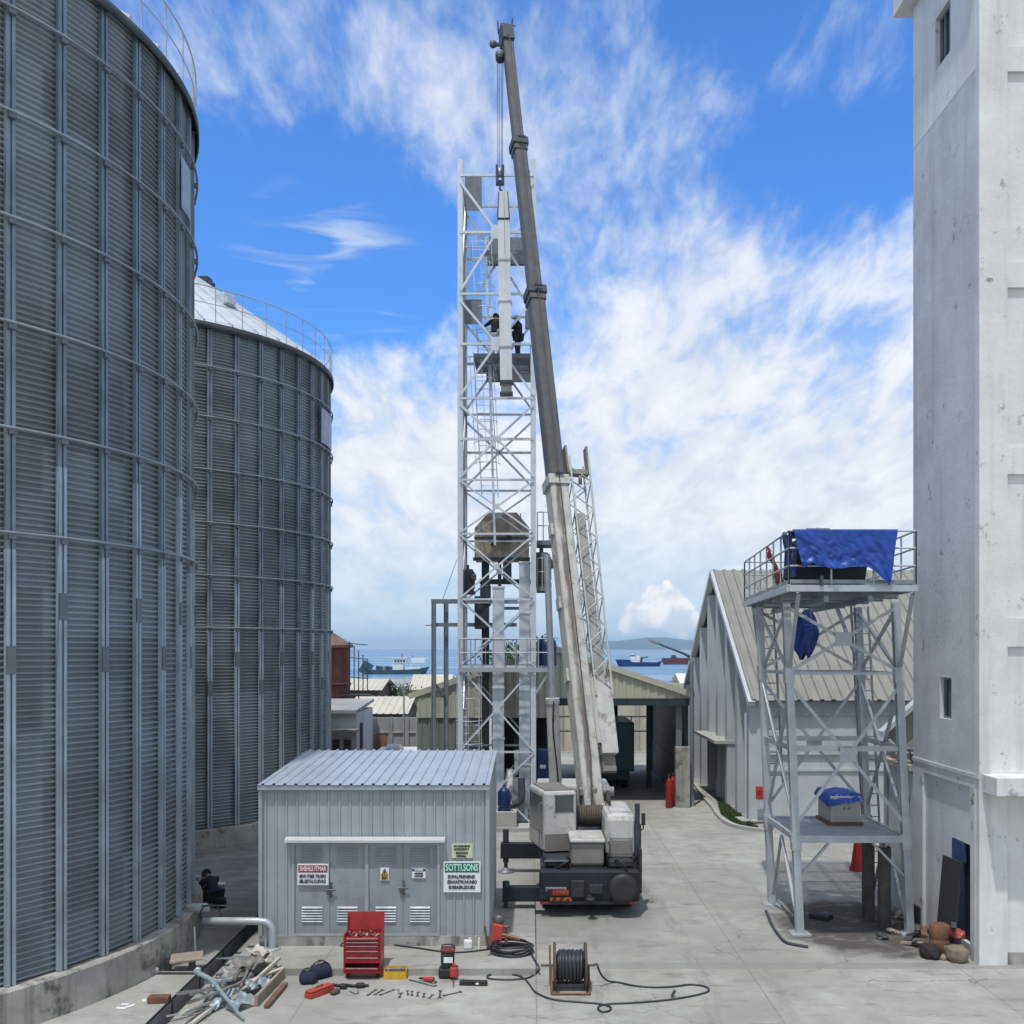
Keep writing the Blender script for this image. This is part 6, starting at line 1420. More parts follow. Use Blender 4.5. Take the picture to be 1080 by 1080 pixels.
def hbar(z, w=.14, h=.16):
    for y in (LY0, LY1): pp('beam', 'galv', lambda a: a.bar(lean(LX0, y, z), lean(LX1, y, z), w * .4, h))
    for x in (LX0, LX1): pp('beam', 'galv', lambda a: a.bar(lean(x, LY0, z), lean(x, LY1, z), w * .4, h))
hbar(zC, .14, .06); hbar(zB, .16, .12)
def xb(z0, z1, faces='fbls'):
    for y, k in ((LY0 - .05, 'f'), (LY1 + .05, 'b')):
        if k not in faces: continue
        for s_ in (0, 1):
            x0, x1 = (LX0, LX1) if s_ else (LX1, LX0)
            pp('brace', 'galv', lambda a: a.ang(lean(x0, y - .03 * s_, z0), lean(x1, y - .03 * s_, z1), .075, .012, (0, 1, 0)))
        zm = (z0 + z1) / 2; c_ = lean((LX0 + LX1) / 2, y - .045, zm); pp('gusset_plate', 'galv', lambda a: a.box(c_, (.38, .012, .32)))
    for x, k in ((LX0, 'l'), (LX1, 's')):
        if k not in faces: continue
        for s_ in (0, 1):
            y0, y1 = (LY0, LY1) if s_ else (LY1, LY0)
            pp('brace', 'galv', lambda a: a.ang(lean(x - .03 * s_, y0, z0), lean(x - .03 * s_, y1, z1), .065, .012, (1, 0, 0)))
xb(zC + .05, zD_ - .05); xb(zA + .35, zC - .25)
for x in (LX0, LX1):
    for s_ in (0, 1): pp('brace', 'galv', lambda a: a.bar(lean(x, LY0 + .2 if s_ else LY1 - .2, .3), lean(x, (LY0 + LY1) / 2, zA - .15), .07, .05))
for x, s_ in ((LX0, 1), (LX1, -1)):
    pp('brace', 'galv', lambda a: a.bar(lean(x, LY0, zA - .9), lean(x + s_ * .75, LY0, zA - .08), .08, .05))
# top deck (overhangs front and back on raking struts)
FL, FR, BL, BR = Vector((5.27, 21.3, 0)), Vector((7.86, 21.3, 0)), Vector((5.94, 29.0, 0)), Vector((8.5, 29.0, 0))
def dk(u, v, z): p = FL.lerp(FR, u).lerp(BL.lerp(BR, u), v); return Vector((p.x, p.y, z))
ZT_ = 7.82
for (p, q) in ((dk(0, 0, ZT_ - .12), dk(1, 0, ZT_ - .12)), (dk(0, 1, ZT_ - .12), dk(1, 1, ZT_ - .12)), (dk(0, 0, ZT_ - .12), dk(0, 1, ZT_ - .12)), (dk(1, 0, ZT_ - .12), dk(1, 1, ZT_ - .12))):
    pp('edge_beam', 'galv', lambda a: a.bar(p + Vector((0, 0, .03)), q + Vector((0, 0, .03)), .09, .13))
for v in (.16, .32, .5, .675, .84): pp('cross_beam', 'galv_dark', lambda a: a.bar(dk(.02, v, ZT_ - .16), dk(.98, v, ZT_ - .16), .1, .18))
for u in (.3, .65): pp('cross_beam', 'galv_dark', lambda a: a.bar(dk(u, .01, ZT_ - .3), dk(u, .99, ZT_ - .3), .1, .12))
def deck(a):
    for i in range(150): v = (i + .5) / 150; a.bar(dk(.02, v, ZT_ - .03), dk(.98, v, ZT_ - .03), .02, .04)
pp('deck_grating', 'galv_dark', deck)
pp('toe_plate', 'galv_dark', lambda a: (a.bar(dk(0, 0, ZT_ + .05), dk(1, 0, ZT_ + .04), .012, .08), a.bar(dk(0, 0, ZT_ + .05), dk(0, 1, ZT_ + .04), .012, .08), a.bar(dk(1, 0, ZT_ + .05), dk(1, 1, ZT_ + .04), .012, .08)))
for u, x in ((.08, LX0), (.985, LX1)):
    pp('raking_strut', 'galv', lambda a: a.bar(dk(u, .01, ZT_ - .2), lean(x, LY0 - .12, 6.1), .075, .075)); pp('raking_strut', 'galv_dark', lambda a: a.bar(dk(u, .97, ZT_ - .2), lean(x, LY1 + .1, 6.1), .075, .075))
def rail_run(p, q, n):
    def fn(a):
        for hh in (.37, .73, 1.08): a.tube(p + Vector((0, 0, hh)), q + Vector((0, 0, hh)), .021, n=6)
        for i in range(n + 1):
            c_ = p.lerp(q, i / n); a.tube(c_, c_ + Vector((0, 0, 1.08)), .021, n=6)
    pp('railing', 'galv', fn)
rail_run(dk(0, 0, ZT_), dk(0, 1, ZT_), 7); rail_run(dk(1, 0, ZT_), dk(1, 1, ZT_), 7); rail_run(dk(0, 0, ZT_), dk(1, 0, ZT_), 3); rail_run(dk(0, 1, ZT_), dk(1, 1, ZT_), 3)
pp('clamp', 'dark_steel', lambda a: [a.box(dk(u, 0, ZT_ + .06) + Vector((0, -.07, 0)), (.06, .05, .2)) for u in (.25,)])
# lower deck
ZL = 2.2
def ldeck(a):
    n = 22
    for i in range(n): y = LY0 + .12 + (LY1 - LY0 - .24) * i / (n - 1); a.bar(lean(LX0 + .1, y, ZL), lean(LX1 - .1, y, ZL), .05, .05)
pp('lower_deck', 'galv', ldeck)
for y in (LY0, LY1): pp('deck_beam', 'galv', lambda a: a.bar(lean(LX0 - .12, y - .06, ZL - .03), lean(LX1 + .12, y - .06, ZL - .03), .07, .16))
for x in (LX0, LX1): pp('deck_beam', 'galv', lambda a: a.bar(lean(x, LY0, ZL - .03), lean(x, LY1, ZL - .03), .07, .14))
# ladder on the far side
def lad(a):
    for s_ in (-.22, .22): a.bar((9.0 + s_, 27.3, .02), (8.6 + s_, 27.3, 7.6), .05, .04)
    for i in range(24): z = .3 + i * .3; x = 9.0 - .4 * z / 7.6; a.tube((x - .22, 27.3, z), (x + .22, 27.3, z), .014, n=5)
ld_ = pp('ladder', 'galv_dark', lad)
def lad2(a):
    for s_ in (-.22, .22): a.bar((6.35 + s_, 27.2, 3.0), (6.1 + s_, 27.2, 7.6), .05, .04)
    for i in range(15): z = 3.2 + i * .3; x = 6.35 - .25 * (z - 3) / 4.6; a.tube((x - .22, 27.2, z), (x + .22, 27.2, z), .014, n=5)
pp('ladder', 'galv_dark', lad2)
def lower_panel(a): a.bx(6.2, 8.5, 25.8, 26.3, 6.95, 7.2)
# machine and tarps on the top deck
mc = thing('covered_machine', dk(.5, .12, ZT_), 'long dark machine under a blue tarpaulin on the top deck', 'machine')
x0, x1 = XX(838, 22.1), XX(940, 22.1)
a = MB(); a.prism([(x0, 22.0, ZT_ + .22), (x0 + .25, 22.0, ZT_ + .04), (x1 - .6, 22.0, ZT_ + .04), (x1 - .55, 22.0, ZT_ + .35), (x1 - .5, 22.0, ZT_ + .98), (x0 + .04, 22.0, ZT_ + .98)], (0, 1.1, 0)); a.build('body', 'hall_steel', mc)
a = MB(); a.bx(x0 + .35, x1 - .7, 22.05, 23.0, ZT_, ZT_ + .04); a.build('skid', 'galv_dark', mc)
from mathutils import noise as mn
tx0, tx1 = XX(836.5, 21.22), XX(946.5, 21.22)
def tarp_fn(u, v):
    # hung over the front rail: front drop, over the rail, back across the machine
    n1 = mn.noise(Vector((u * 5 + v * 2.5, v * 3.0, 3.1))); n2 = mn.noise(Vector((u * 13 - v * 5, v * 6, 9))); n3 = abs(mn.noise(Vector((u * 9 + v * 6, v * 4 - u * 3, 5))))
    fold = n1 * .07 + n2 * .03 - n3 * .07 + .035 * math.sin(u * 13 + 7 * v + 2 * n1)
    if v < .6:
        k = v / .6; d_ = 1 - k
        hem = ZT_ + .36 - .20 * u ** 3 + .05 * math.sin(u * 10 + 1) - .10 * max(0, .12 - u) * 8 - (.16 * max(0, u - .82) / .18) + .03 * n2
        xl = tx0 + .16 * d_; xr = tx1 - .17 * d_
        return (xl + (xr - xl) * u + .03 * n1 * d_, 21.24 - .05 - abs(fold) * (.3 + d_) , hem + (ZT_ + 1.10 - hem) * k)
    k = (v - .6) / .4
    return (tx0 + (tx1 - tx0) * u, 21.20 + k * 1.85, ZT_ + 1.105 + .012 * math.sin(min(1, k * 4) * PI) - .06 * math.sin(k * PI) + fold * .3 * min(1, k * 6) * (1 - k))
a = MB(); a.grid(tarp_fn, 90, 70); tp_ = a.build('blue_tarpaulin', 'tarp'); tag(tp_, 'large blue tarpaulin draped over the front rail and machine of the top deck', 'tarpaulin')
def side_fn(u, v):
    f_ = mn.noise(Vector((u * 6, v * 4, 7))) * .04; return (tx0 - .02 + f_ + .10 * (1 - v), 21.32 + .75 * u, ZT_ + .20 + .88 * v - .05 * math.sin(u * 6))
a = MB(); a.grid(side_fn, 20, 16); o = a.build('side_flap', 'tarp_dark', tp_)
def rag(u, v):
    y = 25.0 - v * .5 + u * .7; p = dk(0, (y - 21.3) / 7.7, 0); f_ = mn.noise(Vector((u * 4, v * 5, 2))) * .1
    wdt = (.25 + .75 * v) ; return (p.x - .05 + f_ + .1 * v, 24.6 + (u - .5) * 1.1 * wdt - v * 1.2, ZT_ + 1.09 - v * 1.0)
a = MB(); a.grid(rag, 12, 24); tag(a.build('red_cloth', 'red_cloth'), 'faded red cloth hung over the left railing of the top deck', 'cloth')
def blob(u, v):
    t = 2 * PI * u; k = math.sin(PI * min(1, v * 1.02)) ** .55 if v < .7 else .95 * (1 - (v - .7) / .3 * .62)
    r_ = .30 * k * (1 + .28 * mn.noise(Vector((math.cos(t) * 1.6, math.sin(t) * 1.6, v * 3)))) + .015 * math.sin(t * 9)
    z = ZY(643, 25) - v * 1.15 + .07 * math.sin(t * 3) * v
    return (XX(852.5, 25) - .12 * v + r_ * math.cos(t), 25 + r_ * math.sin(t), z)
a = MB(); a.grid(blob, 36, 26); tag(a.build('hanging_tarpaulin', 'tarp_dark'), 'bundled dark blue tarpaulin hanging under the top deck', 'tarpaulin')
# metal box under a small tarp on the lower deck
bxt = thing('control_box', (XX(882, 25.6), 25.8, ZL + .03), 'dull metal box on the lower deck under a blue sheet', 'box')
bx0, bx1 = XX(876, 25.2), XX(907.5, 25.2)
a = MB(); a.bx(bx0, bx1, 25.2, 26.3, ZL + .10, 2.93, .012); a.build('body', 'box_grey', bxt)
a = MB(); a.bx(bx0 - .06, bx1 + .06, 25.15, 25.25, ZL + .03, ZL + .10); a.bx(bx0 - .06, bx1 + .06, 26.2, 26.3, ZL + .03, ZL + .10); a.bx(bx0 - .06, bx0 + .04, 25.25, 26.2, ZL + .031, ZL + .099); a.bx(bx1 - .04, bx1 + .06, 25.25, 26.2, ZL + .031, ZL + .099); a.build('skid', 'rusty', bxt)
a = MB(); a.bx(bx0 + .32, bx0 + .34, 25.19, 25.199, 2.6, 2.68); a.bx(bx0 + .44, bx0 + .46, 25.19, 25.199, 2.6, 2.68); a.build('vent_slot', 'dark_gap', bxt)
def sm(u, v):
    e = .10; X_ = bx0 - e + (bx1 - bx0 + 2 * e) * u; Y_ = 25.14 + 1.25 * v
    edge = min(u, 1 - u, v, 1 - v); n_ = mn.noise(Vector((u * 4, v * 4, 5)))
    z = 2.99 + .05 * n_ + .03 * mn.noise(Vector((u * 11, v * 11, 1)))
    if edge < .09: z -= (.09 - edge) / .09 * (.14 + .16 * (1 - u) * (1 - v) + .05 * n_)
    return (X_, Y_, z)
a = MB(); a.grid(sm, 36, 36); tag(a.build('small_tarpaulin', 'tarp'), 'small crumpled blue sheet over the metal box on the lower deck', 'tarpaulin')
# red hydrant post, pipes under the platform
p = G(905, 918); t = thing('fire_hydrant', p, 'red conical hydrant post standing beyond the lower deck', 'hydrant')
a = MB(); a.lathe([(.26, 0), (.24, .1), (.2, .2), (.12, .8), (.09, 1.1), (.05, 1.15)], p, 16); a.build('body', 'red', t)
a = MB(); a.lathe([(.05, -.2), (.05, .2)], p + Vector((0, 0, .85)), 10, 'X'); a.build('outlet', 'red2', t)
for i, (px, py) in enumerate(((936, 975), (950, 968), (957, 978), (942, 985), (968, 982), (930, 990), (972, 972))):
    p = G(px, py); a = MB(); s_ = .10 + .08 * rnd.random()
    bm = bmesh.new(); bmesh.ops.create_icosphere(bm, subdivisions=2, radius=s_)
    for v in bm.verts: v.co *= 1 + .8 * mn.noise(v.co * 9 + Vector((i * 7, 0, 0))); v.co.z *= .6
    a.add([p + v.co + Vector((0, 0, s_ * .45)) for v in bm.verts], [[v.index for v in f.verts] for f in bm.faces]); bm.free()
    tag(a.build('rubble_lump', ('sand', 'conc_plinth', 'dark_steel')[i % 3]), ('sandy', 'grey concrete', 'dark')[i % 3] + ' rubble lump on the stained ground by the platform', 'rubble', 'rubble beside the platform')
b = MB(); p = G(974, 972); b.box(p + Vector((0, 0, .2)), (.5, .35, .4), (0, 0, .3), .03); tag(b.build('dark_crate', 'dark_gap'), 'small black crate against the tower block wall', 'crate')
b = MB(); p = G(857, 969); b.box(p + Vector((.2, 0, .06)), (.5, .3, .12), (0, 0, -.7), .02); tag(b.build('rubber_block', 'black'), 'black rubber block lying between the platform legs', 'block')
b = MB(); b.path(smooth_pts([G(808, 962) + Vector((0, 0, .03)), G(815, 978) + Vector((0, 0, .03)), G(826, 993) + Vector((0, 0, .03)), G(835, 997) + Vector((0, 0, .03)), G(852, 1000) + Vector((0, 0, .03))]), .035, 6); tag(b.build('ground_hose', 'dark_steel'), 'dark hose curving round the front left platform leg', 'hose')
for i in range(14):
    p = Vector((rnd.uniform(8.3, 9.0), rnd.uniform(21.75, 24.3), 0)); p.x += (.12 if p.y > 23 else 0); a = MB(); L_ = rnd.uniform(.15, .5)
    a.box(p + Vector((0, 0, .04 + rnd.random() * .05)), (L_, rnd.uniform(.04, .16), rnd.uniform(.02, .08)), (rnd.uniform(-.2, .2), rnd.uniform(-.15, .15), rnd.random() * 3)); m_ = ('dark_steel', 'rusty', 'wood', 'black')[i % 4]
    tag(a.build('loose_offcut', m_), ('dark steel', 'rusty', 'grey wooden', 'black rubber')[i % 4] + ' offcut strewn along the foot of the tower block', 'debris', ('dark', 'rusty', 'wooden', 'black')[i % 4] + ' debris along the tower block', 'thing')
for i, (px, py, lb) in enumerate(((917, 972, 'dark grimy post under the platform, left of the two'), (934, 980, 'dark grimy post under the platform, nearest the tower block'))):
    p = G(px, py); b = MB(); b.bx(p.x - .12, p.x + .12, p.y - .02, p.y + .02, 0, 2.0 - .1 * i); b.bx(p.x - .12, p.x - .10, p.y + .02, p.y + .2, 0, 2.0 - .1 * i); b.bx(p.x + .10, p.x + .12, p.y + .02, p.y + .2, 0, 2.0 - .1 * i); b.bx(p.x - .2, p.x + .2, p.y - .08, p.y + .26, 0, .02)
    tag(b.build('steel_post', M.setdefault('grimy', mat('grimy_dark_steel', (.075, .07, .065), .8, .1, .35, 3, streak=.4, sscale=4, spots=.6, spotcol=(.15, .12, .09), spotscale=4, spotcut=.56))), lb, 'post')
# junk by the doorway of the tower block
b = MB(); p = G(1001, 1008); b.box(Vector((8.95, 22.35, 1.0)), (.06, .75, 2.0), (0, .09, .1)); tag(b.build('leaning_panel', 'dark_gap'), 'black panel leaning beside the blue doorway', 'panel')
b = MB(); b.lathe([(.21, 0), (.22, .03), (.22, .3), (.21, .32), (.22, .34), (.22, .6), (.20, .62)], (8.72, 22.25, 0), 20); tag(b.build('rusty_drum', 'rusty'), 'small rusty drum in front of the leaning black panel', 'drum')
def sack(c, sx, sy, sz, m, label, seed, cat='sack', nm='sack', rot=0):
    bm = bmesh.new(); bmesh.ops.create_cube(bm, size=2); bmesh.ops.subdivide_edges(bm, edges=bm.edges[:], cuts=7, use_grid_fill=True)
    mt = Euler((0, 0, rot)).to_matrix(); vs = []
    for v in bm.verts:
        p = v.co.copy(); q = p.normalized() * 1.25; p = p.lerp(q, .62); p *= 1 + .16 * mn.noise(p * 1.6 + Vector((seed, 0, 0))) + .06 * mn.noise(p * 5 + Vector((0, seed, 0)))
        p = Vector((p.x * sx, p.y * sy, p.z * sz)); p.z = max(p.z, -sz * .85); vs.append(Vector(c) + mt @ p + Vector((0, 0, sz * .85)))
    a = MB(); bm.verts.index_update(); a.add(vs, [[v.index for v in f.verts] for f in bm.faces], True); bm.free(); o = a.build(nm, m); return tag(o, label, cat)
sack((8.86, 21.72, 0), .19, .22, .16, mat('tan_sack', (.2, .16, .12), .9, 0, .2, 5), 'tan sack slumped at the foot of the white pilaster', 3)
sack((8.40, 21.95, 0), .17, .2, .14, 'dark_trouser', 'dark brown bundle on the ground beside the rusty drum', 5, 'bundle', 'bundle')
b = MB(); b.bar((8.8, 21.7, .75), (9.1, 22.6, .5), .1, .12); b.tube((8.95, 22.0, 0), (8.95, 22.0, .66), .04); tag(b.build('dark_beam', 'dark_steel'), 'short dark beam propped across the junk by the doorway', 'beam')
sack((8.98, 21.95, .42), .12, .16, .09, 'red_cloth', 'crumpled reddish cloth on top of the junk by the doorway', 8, 'cloth', 'crumpled_cloth')
# ------------------------------------------------------------------ tools and gear in the foreground
V = Vector
# tool chest
c = G(382, 1032); ty = c.y
tc_ = thing('tool_chest', c, 'red wheeled tool chest with raised lid and open bottom drawer', 'tool chest')
w_, d_, z0, z1 = .74, .45, .10, .86
x0, x1 = c.x - w_ / 2, c.x + w_ / 2
def tp2(nm, m, fn, par=None):
    a = MB(); fn(a); return a.build(nm, m, par or tc_)
tp2('cabinet', 'red', lambda a: (a.bx(x0, x0 + .03, ty, ty + d_, z0, z1), a.bx(x1 - .03, x1, ty, ty + d_, z0, z1), a.bx(x0 + .03, x1 - .03, ty + d_ - .03, ty + d_, z0, z1), a.bx(x0 + .03, x1 - .03, ty, ty + d_ - .03, z0, z0 + .03), a.bx(x0 + .03, x1 - .03, ty + .02, ty + d_ - .03, z1 - .09, z1 - .07)))
hs_ = (.17, .13, .13, .10, .075, .075); z = z0 + .035
for i, h in enumerate(hs_):
    out = .10 if i == 0 else 0.004
    o = tp2('drawer', 'red', lambda a: (a.bx(x0 + .035, x1 - .035, ty - out - .012, ty - out, z, z + h - .012 - (.05 if i == 0 else 0), .004), a.bx(x0 + .05, x1 - .05, ty - out, ty + .3, z + .005, z + .02), a.bx(x0 + .05, x0 + .06, ty - out, ty + .3, z + .02, z + h * .5), a.bx(x1 - .06, x1 - .05, ty - out, ty + .3, z + .02, z + h * .5)))
    tp2('handle', 'chrome', lambda a: a.bx(x0 + .06, x1 - .06, ty - out - .034, ty - out - .013, z + h - .034 - (.05 if i == 0 else 0), z + h - .018 - (.05 if i == 0 else 0), .004), o)
    z += h
tp2('lid', 'red', lambda a: (a.box((c.x, ty + d_ + .03, z1 + .17), (w_, .04, .34), (-.12, 0, 0), .008), a.box((x0 + .02, ty + d_ - .02, z1 + .14), (.02, .1, .26), (-.12, 0, 0))))
for xx_ in (x0 + .08, x1 - .08):
    for yy in (ty + .07, ty + d_ - .07): tp2('caster', 'black', lambda a: (a.lathe([(.02, -.02), (.05, -.02), (.05, .02), (.02, .02)], (xx_, yy, .05), 14, 'X'), a.bx(xx_ - .03, xx_ + .03, yy - .03, yy + .03, .085, .1)))
tp2('side_handle', 'black', lambda a: a.path([(x0, ty + .1, z1 - .25), (x0 - .08, ty + .1, z1 - .25), (x0 - .08, ty + .3, z1 - .25), (x0, ty + .3, z1 - .25)], .014, 6))
for i in range(9):
    a = MB(); xx_ = x0 + .09 + i * .07; yy = ty + .1 + rnd.random() * .2; a.box((xx_, yy, z1 - .04), (.035, .16, .03), (0, 0, rnd.uniform(-.6, .6)), .008)
    if i % 3 == 0: a.lathe([(.03, 0), (.035, .05), (.02, .07)], (xx_, yy, z1 - .03), 10)
    tag(a.build('hand_tool', ('tool', 'chrome', 'box_grey')[i % 3]), ('dark', 'bright', 'pale')[i % 3] + ' hand tool lying in the open top of the red chest', 'tool', 'tools in the chest top')
# bags, long red box
def duffel(px, py, L_, r_, ang, label, seed):
    c = G(px, py); t = thing('tool_bag', c, label, 'bag'); a = MB(); mt = Euler((0, 0, ang)).to_matrix(); N, K = 14, 16; vs = []
    for i in range(N + 1):
        u = i / N; s_ = min(1, (u * 6) ** .5, ((1 - u) * 6) ** .5); s_ = max(s_, .35)
        for j in range(K):
            t_ = 2 * PI * j / K; rr_ = r_ * s_ * (1 + .12 * mn.noise(V((u * 4 + seed, math.cos(t_), math.sin(t_)))))
            z = max(-.8 * r_, rr_ * math.sin(t_) * 1.08); vs.append(c + mt @ V(((u - .5) * L_, rr_ * math.cos(t_), z)) + V((0, 0, .8 * r_)))
    fs = [(i * K + j, i * K + (j + 1) % K, (i + 1) * K + (j + 1) % K, (i + 1) * K + j) for i in range(N) for j in range(K)]
    a.add(vs, fs, True); a.add(vs[:K], [tuple(range(K))]); a.add(vs[-K:], [tuple(range(K))]); a.build('body', 'navy_cloth', t)
    a = MB()
    for s_ in (-1, 1): a.path(smooth_pts([c + mt @ V((-.15 * L_ / .4, s_ * r_ * .5, r_ * 1.55)), c + mt @ V((-.06, s_ * r_ * .2, r_ * 2.15)), c + mt @ V((.06, s_ * r_ * .2, r_ * 2.15)), c + mt @ V((.15 * L_ / .4, s_ * r_ * .5, r_ * 1.55))]), .012, 6)
    a.build('handle', 'black', t)
duffel(325, 1037, .34, .13, .15, 'small navy tool bag, nearest the long red box', 1); duffel(338, 1031, .46, .15, .75, 'larger navy tool bag leaning behind the small one', 5)
c = G(337, 1049); t = thing('long_toolbox', c, 'red long narrow toolbox lying left of the tool belt', 'toolbox'); mt = Matrix.Translation(c) @ Euler((0, 0, .95)).to_matrix().to_4x4()
a = MB(); a.bx(-.30, .30, -.09, .09, 0, .10, .015, mt); a.build('body', 'red2', t); a = MB(); a.bx(-.30, .30, -.085, .085, .101, .15, .03, mt); a.build('lid', 'red2', t)
a = MB(); a.path([mt @ V((-.08, 0, .15)), mt @ V((-.08, 0, .175)), mt @ V((.08, 0, .175)), mt @ V((.08, 0, .15))], .01, 6); a.build('handle', 'rust_red', t)
# tool belt
t = thing('tool_belt', G(368, 1043), 'dark leather tool belt with pouch lying on the concrete', 'tool belt')
a = MB(); a.path([p + V((0, 0, .03)) for p in smooth_pts([G(350.5, 1040), G(357, 1041), G(364, 1040.5), G(372, 1041.5), G(380, 1041), G(389, 1041)])], .03, 6); a.build('strap', 'black', t)
a = MB()
for (px, py, sx, rz) in ((380, 1042, .16, .2), (362, 1043, .14, -.3)): a.box(G(px, py) + V((0, 0, .05)), (sx, .1, .09), (.2, 0, rz), .025)
a.build('pouch', 'black', t)
a = MB(); a.box(G(353.5, 1048.5) + V((0, 0, .045)), (.12, .2, .08), (.1, .1, -.5), .03); a.build('holster', mat('brown_leather', (.075, .05, .04), .7, 0, .3, 8), t)
a = MB(); a.path([p + V((0, 0, .012)) for p in smooth_pts([G(369, 1046), G(374, 1048.5), G(378, 1048), G(377.5, 1045.5)])], .009, 5); tag(a.build('cable_end', 'tool'), 'short curled cable end beside the tool belt', 'cable')
# yellow tray
c = G(416.5, 1033); t = thing('parts_tray', c, 'yellow plastic parts tray right of the red chest', 'tray'); x0, x1, y0, y1 = c.x - .22, c.x + .22, c.y, c.y + .26
a = MB(); a.bx(x0, x1, y0, y1, 0, .02, .005); a.bx(x0, x1, y0, y0 + .015, .02, .15); a.bx(x0, x1, y1 - .015, y1, .02, .19); a.bx(x0, x0 + .015, y0 + .015, y1 - .015, .02, .17); a.bx(x1 - .015, x1, y0 + .015, y1 - .015, .02, .17); a.build('tub', 'yellow', t)
a = MB(); a.bx(x0 + .1, x1 - .1, y0 + .05, y0 + .2, .02, .15); tag(a.build('tray_contents', 'tool'), 'dark small parts filling the yellow tray', 'parts')
# wrenches in a row
def wrench(px, py, L_, ang, label, ring=True, m='tool', wd=.022):
    c = G(px, py) + V((0, 0, .008)); a = MB(); mt = Matrix.Translation(c) @ Euler((0, 0, ang)).to_matrix().to_4x4()
    a.bx(-L_ / 2 + .02, L_ / 2 - .02, -wd / 2, wd / 2, -.006, .006, 0, mt); n_ = 14
    def ringm(cx_, r0, r1, gap):
        vs = []; k = n_ + 1 if gap else n_; a0 = .65 if gap else 0; a1 = 2 * PI - .65 if gap else 2 * PI
        for i in range(k):
            t_ = a0 + (a1 - a0) * i / n_
            for r_, z in ((r0, -.008), (r1, -.008), (r1, .008), (r0, .008)): vs.append(mt @ V((cx_ + r_ * math.cos(t_) * (1 if cx_ > 0 else -1), r_ * math.sin(t_), z)))
        fs = [(i * 4 + q, i * 4 + (q + 1) % 4, ((i + 1) % k) * 4 + (q + 1) % 4, ((i + 1) % k) * 4 + q) for i in range(n_) for q in range(4)]
        if gap: fs += [(0, 1, 2, 3), (n_ * 4, n_ * 4 + 3, n_ * 4 + 2, n_ * 4 + 1)]
        a.add(vs, fs)
    ringm(L_ / 2, wd * .55, wd * 1.15, True); ringm(-L_ / 2, wd * .55, wd * 1.1, not ring)
    return tag(a.build('spanner', m), label, 'spanner', 'spanners laid out on the concrete')
wr = [(392.5, 1047, .32, 1.25), (399.5, 1047, .30, 1.2), (408.5, 1047, .36, .95), (420.5, 1046.5, .24, 1.75), (422.5, 1050, .25, 1.5), (430, 1047.5, .24, 1.75), (434.5, 1048, .23, 1.7), (440.5, 1049, .22, 1.6), (447, 1050, .20, 1.6), (454.5, 1051.5, .20, 1.35)]
ordn = ('first', 'second', 'third', 'fourth', 'fifth', 'sixth', 'seventh', 'eighth', 'ninth', 'tenth')
for i, (px, py, L_, an_) in enumerate(wr): wrench(px, py, L_, an_, '%s dull steel spanner from the left in the laid out row' % ordn[i], i % 2 == 0, 'tool' if i != 3 else 'chrome', .026)
wrench(464, 1049, .40, 1.62, 'large double ended spanner lying below the black jack', False, 'tool', .034); wrench(477, 1048.5, .36, .62, 'large slanted spanner right of the double ended one', False, 'tool', .034)
a = MB(); a.path([p + V((0, 0, .014)) for p in (G(431.5, 1034), G(445, 1037.5), G(458, 1041), G(460, 1040))], .014, 6); tag(a.build('pry_bar', 'tool'), 'long dark pry bar lying beside the red grinder', 'pry bar')
t = thing('angle_grinder', G(452, 1035), 'small red hand grinder lying beside the pry bar', 'grinder'); c = G(452, 1036)
a = MB(); a.tube(c + V((-.1, .05, .06)), c + V((.04, 0, .06)), .035, .05, 12); a.tube(c + V((.04, 0, .06)), c + V((.1, -.03, .065)), .055, .05, 12); a.build('body', 'red2', t)
a = MB(); a.tube(c + V((-.2, .09, .05)), c + V((-.1, .05, .06)), .015, .03, 8); a.build('handle', 'black', t)
a = MB(); a.lathe([(.0, 0), (.07, .005), (.07, .015), (0, .02)], c + V((.1, -.03, 0.005)), 14); a.build('disc', 'tool', t)
# black and red hydraulic jack / power pack
c = G(472, 1033); t = thing('power_pack', c, 'upright black and red power pack behind the spanners', 'power pack')
a = MB(); a.bx(c.x - .18, c.x + .18, c.y, c.y + .3, .02, .20, .03); a.build('base', 'black', t)
a = MB(); a.bx(c.x - .14, c.x + .12, c.y + .05, c.y + .27, .20, .50, .03); a.build('column', 'chassis', t)
a = MB(); a.bx(c.x - .15, c.x + .14, c.y + .03, c.y + .28, .50, .585, .03); a.build('top_cover', mat('dark_red_cover', (.14, .03, .025), .5), t)
a = MB(); a.bx(c.x - .08, c.x + .1, c.y + .035, c.y + .049, .31, .42, .004); a.build('label_panel', 'sign_white', t)
a = MB(); a.path(smooth_pts([V((c.x - .12, c.y + .15, .585)), V((c.x - .1, c.y + .15, .64)), V((c.x + .1, c.y + .15, .64)), V((c.x + .12, c.y + .15, .585))]), .014, 6); a.build('handle', 'black', t)
a = MB(); a.bx(c.x + .05, c.x + .2, c.y - .08, c.y - .003, .05, .26, .03); a.tube((c.x + .12, c.y - .04, .26), (c.x + .12, c.y - .04, .33), .03); a.build('pump_body', 'red2', t)
a = MB(); a.tube((c.x + .12, c.y - .1, .04), (c.x + .16, c.y - .5, .012), .011, n=6); a.build('lever', 'tool', t)
c = G(499, 1040); t = thing('tool_case', c, 'flat black tool case with pale latch near the cable', 'case'); mt = Matrix.Translation(c) @ Euler((0, 0, -.06)).to_matrix().to_4x4()
a = MB(); a.bx(-.27, .27, 0, .12, 0, .05, .012, mt); a.build('base', 'black', t); a = MB(); a.bx(-.27, .27, 0, .12, .051, .09, .015, mt); a.build('lid', 'black', t); a = MB(); a.bx(.05, .11, -.01, -.001, .03, .065, 0, mt); a.build('latch', 'white', t)
